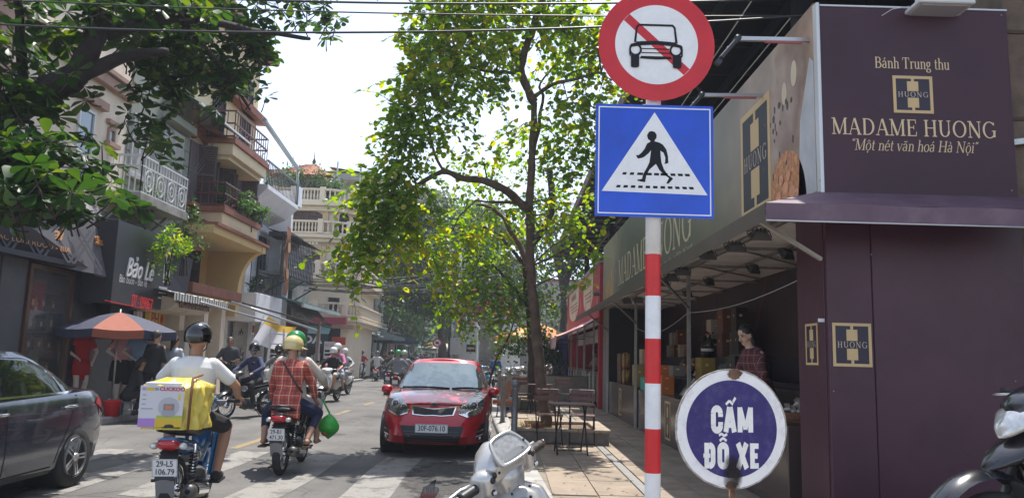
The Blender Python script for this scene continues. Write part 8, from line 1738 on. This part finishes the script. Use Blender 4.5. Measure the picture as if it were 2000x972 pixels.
m_tee=M('light grey t-shirt',(.60,.60,.61),.85,var=.04,scale=5,bump=.45,bscale=7)
# ---- the two riders seen from behind
A_=moto('blue underbone motorbike with plate 29-L5 106.79 carrying a yellow-wrapped box',(-2.98,7.5,0),R(9),'under',(.02,.09,.22),None,('29-L5','106.79'),col2=(.25,.26,.28),mirrors=False)
rider('man in a light grey t-shirt and glossy black helmet riding the blue motorbike',A_,m_tee,(.010,.010,.013),vox=.0085,sleeve=.33,leg=.42,skin=1,helmet=((.006,.006,.007),0),shoe=(.015,.015,.02),lean=6,k=1.04,hairtype='short',yaw=-4)
bx=thing('parcel','cardboard rice-cooker box in a yellow plastic bag strapped behind the rider','parcel',A_.location,R(9));bx.location.z=.83
MB().lohi((-.23,-.86,.02),(.06,-.56,.38)).build('carton',M('printed white carton',(.58,.57,.60),.5),bx,bevel=.006)
def bag(u,v):
 a=2*PI*u;z=-.01+.43*v;s=1+.07*math.sin(7*a+9*v)+.05*math.sin(13*a-7*v)+.03*math.sin(23*a+5*v);e=.6;q=(1 if v<.85 else 1-(v-.85)*4);return(-.005+.255*q*s*math.copysign(abs(math.cos(a))**e,math.cos(a)),-.66+.225*q*s*math.copysign(abs(math.sin(a))**e,math.sin(a))+(.03 if v>.8 else 0),z)
MB().sheet(bag,60,20).build('plastic_bag',M('yellow plastic bag',(.75,.60,.10),.22,var=.12,scale=5,bump=.9,bscale=13,alpha=.80,spec=.7),bx)
fb=frame((-.075,-.905,.185),(1,0,0),(0,0,1));ca=MB().prism(q4r(.35,.34),.005,fb).build('carton_face',M('printed white carton',(.58,.57,.60)),bx)
def pr(x0,y0,x1,y1,c,z=.0055,nm='print_block'):MB().prism([(x0,y0),(x1,y0),(x1,y1),(x0,y1)],.0012,fb,z0=z).build(nm,M('print %s'%str(c),c,.5),ca)
pr(-.175,-.17,-.04,-.10,(.38,.20,.55));pr(-.04,-.17,.175,-.10,(.62,.42,.03));pr(-.03,-.098,.175,-.075,(.40,.45,.05));pr(-.16,.13,-.13,.155,(.4,.25,.5));pr(-.125,.13,-.065,.155,(.62,.42,.03));pr(-.06,.13,-.03,.155,(.3,.3,.3))
for i in range(4):pr(-.155,.09-.038*i,-.125-(0 if i<3 else-.06),.096-.038*i,(.2,.2,.22))
MB().prism([(x*.085+.06,y*.082-.005) for x,y in circ(0,0,1,n=24)],.0012,fb,z0=.0055).build('cooker_print',M('print cooker',(.42,.42,.44),.4),ca);MB().prism(rrect(.01,-.08,.115,-.03,.015),.0012,fb,z0=.007).build('cooker_print',M('print cooker base',(.33,.33,.36),.4),ca);pr(.02,-.03,.105,.02,(.22,.2,.22),.0085);pr(.035,-.022,.09,.008,(.55,.2,.1),.010)
text('CUCKOO',.042,fb@Matrix.Translation((.08,.142,.006)),M('brand red print',(.5,.03,.05),.5),ca,bold=.0014,squash=1.1);MB().tube([(.15,-.895,-.02),(.155,-.91,.2),(.15,-.86,.42),(.145,-.5,.44)],.011,6).build('strap',M('brown strap',(.16,.05,.02),.7),bx)
B_=moto('black motorbike with plate 29-B1 471.30 and a grey mud flap carrying two people',(-2.80,10.32,0),R(3),'under',(.02,.02,.022),None,('29-B1','471.30'),mirrors=False)
rider('man in front on the black motorbike, green and white helmet, cream sleeve and bare legs',B_,(.52,.49,.43),(.5,.5,.52),vox=.012,sleeve=.9,leg=.45,skin=0,helmet=((.02,.22,.07),.05),shoe=None,lean=2,k=1.05,mask=(.55,.53,.5),yaw=-20,feet=((-.24,.15,.34),(.27,.1,.36)))
pgn,hm,sp=rider('passenger in a red plaid shirt and navy trousers with a yellow peaked helmet',B_,m_pl,(.012,.018,.055),back=.24,vox=.0085,sleeve=.9,leg=.80,skin=0,helmet=((.62,.50,.22),.10),mask=(.5,.46,.42),shoe=None,lean=12,yaw=-42,hem=.08,hands=((-.26,-.12,.80),(.28,-.05,.86)),feet=((-.27,-.42,.42),(.27,-.42,.42)))
MB().tube([sp(.5,.02)+Vector((-.10,-.03,0)),sp(.46,-.10)+Vector((-.07,-.03,0)),sp(.33,-.14)+Vector((.02,0,0)),sp(.18,-.12)+Vector((.12,0,0)),sp(.10,-.05)+Vector((.19,0,0))],.012,6).build('bag_strap',m_plast,pgn)
for s in(-1,1):MB().lohi((s*.27-.045,-.52,.315),(s*.27+.045,-.26,.335)).build('sandal',M('brown sandal',(.10,.05,.03),.7),pgn)
gb=thing('green_bag','bright green plastic bag hanging off the right side of the black motorbike','bag',B_.location,R(3));gb.location.z=.36
MB().sheet(lambda u,v:(.43+.13*math.sin(PI*min(1,v*1.05))*math.cos(2*PI*u)*(1+.13*math.sin(5*2*PI*u+6*v)),.15+.13*math.sin(PI*min(1,v*1.05))*math.sin(2*PI*u),.36*v),30,14).build('plastic',M('green plastic',(.02,.42,.04),.25,var=.2,scale=9,bump=.8,bscale=22,alpha=.85),gb);MB().tube([(.43,.15,.34),(.36,.17,.45),(.32,.2,.52)],.012,6).build('handle',M('green plastic',(.02,.42,.04)),gb);MB().ball((.40,.12,.10),(.07,.07,.06),10).build('contents',M('brown fruit',(.35,.12,.03),.6),gb)
# ---- oncoming riders on the left
OG='oncoming motorbikes'
def on(px,py,rz_,kind,col,lb,**kw):p=G(px,py);return moto(lb,(p.x,p.y+.6,0),R(rz_),kind,col,OG,**kw)
b_=on(462,818,152,'under',(.05,.052,.056),'dark grey motorbike turning in from the left with a yellow-edged side panel');rider('masked rider in a navy jacket and black helmet on the dark grey motorbike',b_,(.035,.045,.11),(.012,.012,.016),vox=.016,sleeve=1,leg=1,helmet=((.012,.012,.014),.05),mask=(.25,.28,.32),face=True)
b_=on(520,800,170,'scoot',(.55,.55,.55),'white scooter half hidden behind the plaid shirt');rider('rider wrapped in a grey hood with a black helmet on the half hidden white scooter',b_,(.17,.175,.18),(.03,.03,.03),True,vox=.016,sleeve=1,helmet=((.02,.02,.02),.04),mask=(.03,.03,.035),face=True);rider('passenger with an orange-rimmed helmet behind the grey-hooded rider',b_,(.03,.03,.035),(.03,.03,.03),True,back=.32,vox=.018,sleeve=1,helmet=((.45,.16,.02),.03),mask=(.15,.15,.16),hands=((-.2,-.1,1.0),(.2,-.1,1.0)))
b_=on(634,786,172,'scoot',(.66,.66,.65),'white step-through scooter leading the oncoming group');rider('man in a black t-shirt and white helmet on the leading white scooter',b_,(.014,.014,.015),(.45,.45,.43),True,vox=.016,sleeve=.5,leg=.45,helmet=((.68,.68,.68),.03),face=True);rider('passenger in pink with a white helmet behind the man in black',b_,(.50,.16,.30),(.35,.4,.5),True,back=.32,vox=.018,sleeve=.8,leg=.5,helmet=((.66,.66,.66),.02),face=True,hands=((-.2,-.1,1.0),(.2,-.1,1.0)),k=1.06)
b_=on(660,772,172,'scoot',(.60,.60,.58),'second white scooter just behind the leading one');rider('rider in pale grey with a white helmet and mask on the second white scooter',b_,(.33,.35,.37),(.3,.3,.3),True,vox=.018,sleeve=1,helmet=((.6,.6,.6),.03),mask=(.4,.42,.45),face=True)
def far(px,y_,rz_,kind,col,lb,rl,sh_,pa_,hel,**kw):b_=moto(lb,(P(px,700,y_).x,y_,0),R(rz_),kind,col,'motorbikes in the distance',mirrors=False);rider(rl,b_,sh_,pa_,kind=='scoot',vox=.024,helmet=(hel,.03) if hel else None,**kw)
far(706,46,178,'scoot',(.55,.55,.55),'pale scooter by the leaning tree','rider in a red top with blue sleeves by the leaning tree',(.42,.03,.03),(.02,.02,.05),(.03,.03,.03),sleeve=.6,face=True);far(737,44,5,'scoot',(.30,.02,.04),'dark red scooter in mid-street','rider in a white shirt on the dark red scooter',(.55,.56,.56),(.05,.05,.06),(.1,.1,.1),sleeve=.7)
far(764,33,3,'under',(.05,.05,.05),'black motorbike left of the red car roof','rider in a green shirt and blue jeans left of the red car roof',(.07,.08,.05),(.03,.07,.2),(.02,.02,.02));far(778,29,3,'under',(.1,.02,.02),'motorbike half hidden behind the red car','rider in a grey shirt with a green and white helmet behind the red car',(.20,.21,.23),(.03,.03,.05),(.03,.28,.09));far(790,30.5,2,'scoot',(.1,.1,.12),'second motorbike hidden behind the red car','rider in grey, right one of the pair behind the red car',(.24,.25,.27),(.03,.03,.05),(.35,.5,.38))
rc=random.Random(12)
CC=[('black',(.02,.02,.022)),('white',(.55,.55,.55)),('red',(.35,.03,.03)),('blue',(.05,.09,.25)),('brown',(.12,.08,.05)),('green',(.05,.14,.07)),('grey',(.2,.2,.21)),('pink',(.4,.15,.2))]
for i,px in enumerate((800,812,822,834,846,858,868,878,726,716,752,886)):
 c=CC[i%8];h=CC[(i*3+1)%8];y_=56+(i*7)%26;far(px,y_,180 if i%3==0 else 2,'scoot',(.2,.2,.2),'distant motorbike under the rider in %s, %s'%(c[0],'left kerb' if px<780 else 'towards mid-road' if px<840 else 'near the round sign'),'distant rider in %s with a %s helmet, %s at the street end'%(c[0],h[0],('left of the road','mid-road','by the round sign')[0 if px<780 else 1 if px<840 else 2]),c[1],(.03,.03,.04),h[1])
 # ---- on the pavements
def stand(px,y_,z,rz_,*a,**kw):p=P(px,700,y_);return person(a[0],(p.x,y_,z),R(rz_),*a[1:],**kw)
stand(300,16.0,.13,-14,'man in black with a shaved head walking away past the clothes shop',(.014,.014,.016),(.012,.012,.014),hip=(0,0,.93),hair=(.05,.04,.035),sleeve=.5,feet=((-.1,-.28,.12),(.1,.22,.08)),vox=.016)
stand(337,16.9,.13,-10,'woman with a black ponytail in a pale blue shirt walking away',(.45,.50,.58),(.3,.33,.4),sleeve=1,hairtype='tail',feet=((-.1,.2,.08),(.1,-.2,.1)),vox=.016,k=.95)
stand(447,21.5,.13,200,'man in a dark t-shirt standing by the roller shutters',(.05,.055,.065),(.02,.02,.03),skin=1,vox=.018,face=True,hair=(.1,.09,.08),hands=((-.1,.25,1.05),(.12,.25,1.05)))
p=P(262,700,15.9);person('woman in black crouching on a low stool behind the red bucket',(p.x,15.9,.13),R(-65),(.02,.018,.02),(.02,.018,.022),hip=(0,-.05,.42),lean=22,hands=((-.12,.35,.62),(.12,.35,.6)),feet=((-.14,.36,.08),(.14,.40,.08)),hairtype='tail',vox=.016,face=True,skin=1);stool('low blue-grey stool under the crouching woman',p.x,15.85,(.10,.12,.16),.28)
t=thing('red_bucket','bright red plastic bucket on the pavement edge','bucket',(P(228,700,15.6).x,15.6,.13));MB().lathe([(0,0),(.13,0),(.165,.30),(.175,.305),(.175,.32),(.155,.32),(.12,.02),(0,.02)],24).build('pail',M('red plastic',(.50,.02,.025),.4),t);MB().tube([(.17*math.cos(R(a)),.03,.31-.05*math.sin(R(a))) for a in range(0,181,20)],.006,5).build('handle',m_steel,t)
m_man=M('mannequin plastic',(.62,.52,.45),.35)
for px,y_,lb,sh_,pa_,hm_,lg_ in((158,16.75,'headless-looking pale mannequin in a red dress',(.42,.012,.022),(.40,.012,.022),.28,.3),(236,17.1,'pale mannequin in a pink top and long black skirt',(.55,.26,.28),(.014,.013,.015),.0,.55),(266,17.3,'pale mannequin in a blue denim top and black skirt',(.20,.30,.46),(.014,.013,.015),.0,.5)):
 q_=stand(px,y_,.26,235,lb,sh_,pa_,sleeve=.3,leg=lg_,hem=hm_,sk=m_man,hairtype='none',shoe=None,vox=.016,cat='mannequin',name='mannequin',hands=((-.2,.12,.92),(.2,.22,1.0)),grp='shop mannequins');MB().lathe([(.2,-.17),(.2,-.15),(.02,-.13),(.02,.3)],16).build('stand',m_steel,q_[0])
 mb=MB();mb.zloft([(.50 if hm_==0 else .62,0,0,.21,.18),(.8,0,0,.20,.16),(1.0,0,0,.165,.125)],18);mb.build('skirt',cloth('q',pa_),q_[0])
stand(1487,8.9,.30,100,'shopkeeper woman in a maroon plaid shirt behind the counter looking down',m_pl2,(.02,.02,.03),sleeve=1,hairtype='long',vox=.010,face=True,skin=2,lean=14,nod=16,yaw=14,hands=((-.15,.32,1.0),(.12,.34,.98)),k=.97)
pv=PX(1166,700,3.2);person('vendor in a white shirt working inside the red stall',(3.2,pv.y,.14),R(110),(.5,.42,.42),(.05,.05,.06),sleeve=.5,vox=.02,face=True,nod=20,hands=((-.15,.3,1.15),(.15,.3,1.15)))
stand(970,33,.13,150,'person in a blue shirt sitting among the parked motorbikes',(.03,.10,.28),(.03,.03,.04),hip=(0,0,.75),feet=((-.12,.3,.3),(.12,.35,.3)),vox=.022,face=True,nod=20);stand(1090,33.5,.13,30,'figure in dark blue standing under the orange canopy',(.02,.03,.09),(.02,.02,.03),vox=.024)
# ---- parked motorbikes on the right
PG='motorbikes parked on the right pavement'
for px,y_,rz_,kd,c_,lb in((942,31,168,'scoot',(.03,.22,.48),'bright blue scooter parked on the kerb, front towards us'),(928,33,165,'scoot',(.5,.5,.52),'white scooter parked left of the blue one'),(985,27,205,'under',(.42,.42,.42),'white and black motorbike parked right of the blue scooter'),(1005,30,200,'scoot',(.3,.3,.32),'silver scooter parked behind the white and black one'),(1018,34,190,'under',(.1,.1,.1),'dark motorbike at the back of the parked row'),(1092,35.5,110,'scoot',(.55,.55,.55),'white scooter beside the blue tarpaulin'),(1084,38,110,'scoot',(.35,.05,.05),'dark red scooter behind the one by the tarpaulin'),(1078,40.5,110,'under',(.2,.2,.22),'grey motorbike deeper in the row past the trunk'),(1072,43,110,'scoot',(.5,.5,.5),'pale scooter at the far end of the row past the trunk')):
 moto(lb,(P(px,720,y_).x,y_,.13),R(rz_),kd,c_,PG)
moto('dark scooter parked on the far left pavement under the leaning tree',(P(672,715,50).x,50,.13),R(120),'scoot',(.08,.08,.09));moto('covered-looking grey motorbike near the leaning tree',(P(655,715,47).x,47,.13),R(100),'under',(.15,.15,.16))
# ---- black motorbike at the right edge, on a concrete step
st=thing('concrete_step','low concrete step at the foot of the plum stall end wall','step',(3.0,4.2,.12));MB().lohi((-1.2,-1.2,0),(1.6,1.3,.36)).build('block',m_conc,st,bevel=.02)
N_=moto('black parked motorbike with a clear wedge headlamp at the lower right edge',(2.80,3.68,.40),R(102),'under',(.012,.013,.018),col2=(.4,.4,.42),mirrors=False)
[bpy.data.objects.remove(c) for c in list(N_.children) if c.name.startswith('headlight')];[setattr(c,'location',(0,.05,.07)) for c in N_.children if c.name.startswith('front_fender')];MB().yloft([(.32,.955,.12,.015,1.7),(.40,.935,.155,.045,1.7),(.48,.89,.125,.055,1.7),(.55,.835,.06,.035,1.7),(.575,.81,.015,.01)],20).build('lamp_unit',M('clear bike lamp',(.62,.62,.60),.06,.35,spec=1.,coat=.8,var=.3,scale=26),N_);MB().yloft([(.36,.80,.06,.06,1.6),(.48,.765,.13,.06,1.6),(.58,.715,.10,.045,1.5),(.67,.66,.02,.012)],20).build('front_beak',paint((.012,.013,.018)),N_)
text('HONDA',.05,frame((-.175,.20,.52),(0,-1,0),(0,0,1)),M('dark red print',(.12,.02,.02),.5),N_,squash=1.1)
# ====== SILVER SCOOTER IN THE FOREGROUND, SEEN FROM ITS RIDER'S SIDE
m_sil=M('silver scooter paint',(.50,.49,.475),.30,.55,coat=.6,var=.05,scale=60);m_silm=M('matt silver panel',(.36,.355,.34),.4,.5,var=.05,scale=30);m_grip=M('ribbed rubber grip',(.03,.02,.018),.55,bump=.5,bscale=140)
hp=P(972,904,3.3)
V_=moto('silver step-through scooter leaning on its stand at the kerb, seen from its saddle side',(hp.x+.06,hp.y-.42,0),R(-10),'scoot',(.50,.49,.475),mirrors=False)
V_.rotation_euler=(0,R(-9),R(-10));bpy.context.view_layer.update()
def kill(o):
 for c in list(o.children):kill(c)
 bpy.data.objects.remove(o)
for c in list(V_.children):
 if c.name.split('.')[0] in('handlebar','handlebar_cowl','headlight','front_apron','apron_panel','indicator'):kill(c)
r_=Vector((.374,.46,.20)).normalized();f_=Vector((-.46,.374,.0)).normalized();f_=(f_-r_*f_.dot(r_)).normalized();u_=r_.cross(f_)
MS=Matrix.Identity(4)
for i in range(3):MS[i][0]=r_[i]*.87;MS[i][1]=f_[i];MS[i][2]=u_[i];MS[i][3]=hp[i]
Wb=Matrix.Translation(V_.location)@V_.rotation_euler.to_matrix().to_4x4();LS=Wb.inverted()@MS
def st_(mb,name,mat,par=V_,**k):mb.v=[tuple(LS@Vector(v)) for v in mb.v];return mb.build(name,mat,par,**k)
def xl(mb,secs,n=22,e=2.6):mb.loft([[(x*.92,y+a,z+b*1.3) for a,b in superring(hy,hz,n,e)] for x,y,z,hy,hz in secs]);return mb
cov=st_(xl(MB(),[(-.17,.01,-.005,.025,.02),(-.155,.01,.0,.045,.038),(-.12,.012,.012,.062,.050),(-.07,.016,.028,.082,.056),(0,.02,.036,.094,.060),(.07,.016,.028,.082,.056),(.12,.012,.012,.062,.050),(.155,.01,.0,.045,.038),(.17,.01,-.005,.025,.02)],26),'handlebar_cover',m_sil)
st_(MB().zloft([(-.28,.02,.03,.060,.065),(-.19,.015,.02,.066,.068,3),(-.10,.0,.0,.078,.072,3),(-.03,0,.0,.105,.078),(.02,0,.005,.115,.07)],24),'steering_neck',m_sil)
fi=LS@frame((0,-.050,.088),(1,0,0),(0,.70,.71));po=[(-.098,-.028),(-.082,-.046),(.082,-.046),(.098,-.028),(.074,.034),(.050,.052),(-.050,.052),(-.074,.034)]
def sm2(p,n=3):
 for _ in range(n):p=[q for i in range(len(p)) for q in((p[i][0]*.75+p[(i+1)%len(p)][0]*.25,p[i][1]*.75+p[(i+1)%len(p)][1]*.25),(p[i][0]*.25+p[(i+1)%len(p)][0]*.75,p[i][1]*.25+p[(i+1)%len(p)][1]*.75))]
 return p
po=sm2(po);MB().ring2([(x*1.3,y*1.36) for x,y in po],[(x*1.12,y*1.15) for x,y in po],.016,fi).build('dial_bezel',m_sil,V_,bevel=.004,seg=2)
MB().prism([(x*1.14,y*1.17) for x,y in po],.006,fi,z0=.004).build('dial_glass',M('hazy dial glass',(.42,.43,.44),.09,.35,var=.35,scale=28,spec=1.,coat=1.),V_);MB().prism([(x*.9,y*.3-.03) for x,y in po],.0015,fi,z0=.0102).build('dial_band',M('dial silver band',(.45,.45,.46),.2,.6),V_)
for s in(-1,1):
 pod=st_(xl(MB(),[(s*.135,-.005,-.012,.036,.034),(s*.15,-.012,-.012,.052,.046),(s*.185,-.012,-.012,.050,.044),(s*.215,-.006,-.012,.042,.038),(s*.228,0,-.012,.028,.026)],20,3),'switch_pod',m_sil)
 for dx,dz,w in((.172,.010,.014),(.180,-.030,.012),(.150,.022,.010)):
  b_=MB();b_.ball((s*dx*.92,-.060,dz*1.2),(w*1.15,.010,.014),12);st_(b_,'switch',m_plast,pod)
 b_=MB();b_.lohi((s*.155,-.070,-.042),(s*.175,-.060,-.030));st_(b_,'switch_mark',M('white sticker',(.7,.7,.72)),pod)
 g_=MB();g_.lathe([(.016,0),(.0185,.004)]+[(.0185-.0015*(i%2),.01+.009*i) for i in range(12)]+[(.019,.122),(.0,.123)],16,(0,0,0),'X');g_.v=[(s*(.20+x*.95),y*1.15,z*1.15-.012) for x,y,z in g_.v];st_(g_,'grip',m_grip if s>0 else m_plast)
 g_=MB();g_.lathe([(.011,0),(.012,.012),(.018,.016),(.018,.03),(.01,.036),(0,.036)],14,(0,0,0),'X');g_.v=[(s*(.315+x),y,z-.012) for x,y,z in g_.v];st_(g_,'bar_end',M('dark chrome',(.12,.08,.07),.25,.8))
 st_(MB().tube([(s*.19,.045,-.015),(s*.24,.065,-.018),(s*.30,.062,-.02),(s*.34,.055,-.018)],[.010,.009,.008,.010],8),'brake_lever',m_alloy)
for x,y,z in((-.075,-.085,-.075),(.06,-.085,-.095),(.09,-.075,.10),(-.115,-.07,.03)):b_=MB();b_.ball((x,y,z),(.007,.005,.007),8);st_(b_,'screw',m_plast)
b_=MB();b_.ball((.055,-.058,-.175),(.012,.012,.02),10);st_(b_,'screw_recess',m_plast)
V_.scale=(.985,)*3;V_.location.x+=.02
# inner leg shield with the ignition lock
MB().zloft([(.30,0,.36,.17,.05,3),(.65,0,.37,.22,.055,3.5),(.88,0,.385,.21,.055,3.5),(.965,0,.39,.175,.045,3),(1.0,0,.395,.09,.03)],26).build('inner_shield',m_silm,V_)
MB().loft([[(x*1.03,.437+.0*x,z) for x,z in[(-.21,.3),(-.225,.65),(-.215,.88),(-.175,.97),(-.08,1.008),(.08,1.008),(.175,.97),(.215,.88),(.225,.65),(.21,.3)]],[(x*1.06,.475,z*1.004) for x,z in[(-.21,.3),(-.225,.65),(-.215,.88),(-.175,.97),(-.08,1.008),(.08,1.008),(.175,.97),(.215,.88),(.225,.65),(.21,.3)]]]).build('shield_rim',m_sil,V_,bevel=.008)
fk=frame((.125,.322,.90),(1,0,0),(0,.08,1));lk=MB().ring2(rrect(-.036,-.052,.036,.052,.03),rrect(-.028,-.044,.028,.044,.024),.012,fk).build('lock_surround',m_plast,V_);MB().prism(rrect(-.027,-.043,.027,.043,.023),.006,fk).build('lock_plate',m_chrome,lk);MB().prism(circ(0,.012,.015,n=18),.010,fk).build('key_slot',m_plast,lk);MB().prism(circ(.006,-.02,.010,n=14),.012,fk).build('shutter_knob',m_alloy,lk)
for x,z in((-.15,.95),(.15,.95),(-.17,.7),(.17,.7)):MB().ball((x,.345,z),(.007,.004,.007),8).build('screw',m_plast,V_)
# ====== OVERHEAD WIRES
def wire(lb,pts,r,n=24,sag=0.,grp='overhead wires'):
 t=thing('overhead_wire',lb,'wire',(0,0,0),0,grp);a,b_=Vector(pts[0]),Vector(pts[1]);MB().tube([a.lerp(b_,i/n)-Vector((0,0,sag*4*(i/n)*(1-i/n))) for i in range(n+1)],r,5).build('cable',M('black cable',(.016,.016,.018),.5),t)
wire('topmost black wire crossing the top of the view',(P(-700,-90,8.6),P(1700,-8,7.6)),.013,sag=.30);wire('middle black wire just below the topmost one',(P(-700,-45,8.9),P(1700,30,7.9)),.009,sag=.17);wire('lowest black wire across the sky and the tree',(P(-700,-10,8.2),P(1750,18,7.2)),.012,sag=.34)
ra=random.Random(2)
for i in range(9):
 a=P(1000+ra.uniform(-60,60),490+9*i,47);b_=Vector((-9.0+.1*i,33,4.3+.22*ra.uniform(-1,1)+(.5 if i>5 else 0)));wire('%s sagging cable from the top, in the bundle reaching the corner house'%ORD[i],(a,b_),.022 if i%3 else .035,sag=.5+.08*(i%4))
for i in range(3):wire(('upper','middle','lower')[i]+' loose grey wire along the white balcony of the green house',(PX(265,405+4*i,-8.6),PX(400+8*i,320-20*i,-8.9)),.012,sag=.35)
# ====== HAZE: the damp city air that pales the far end of the street
hz_=MB().lohi((-160,-70,-1.2),(160,240,26)).build('haze',M('haze',(1,1,1)));tag(hz_,kind='stuff')
hm_=bpy.data.materials.new('haze air');hm_.use_nodes=True;t=hm_.node_tree;t.nodes.clear();v=t.nodes.new('ShaderNodeVolumePrincipled');v.inputs['Color'].default_value=(.80,.88,1,1);v.inputs['Density'].default_value=.0011;v.inputs['Anisotropy'].default_value=.2
o=t.nodes.new('ShaderNodeOutputMaterial');t.links.new(v.outputs[0],o.inputs['Volume']);hz_.data.materials.clear();hz_.data.materials.append(hm_)
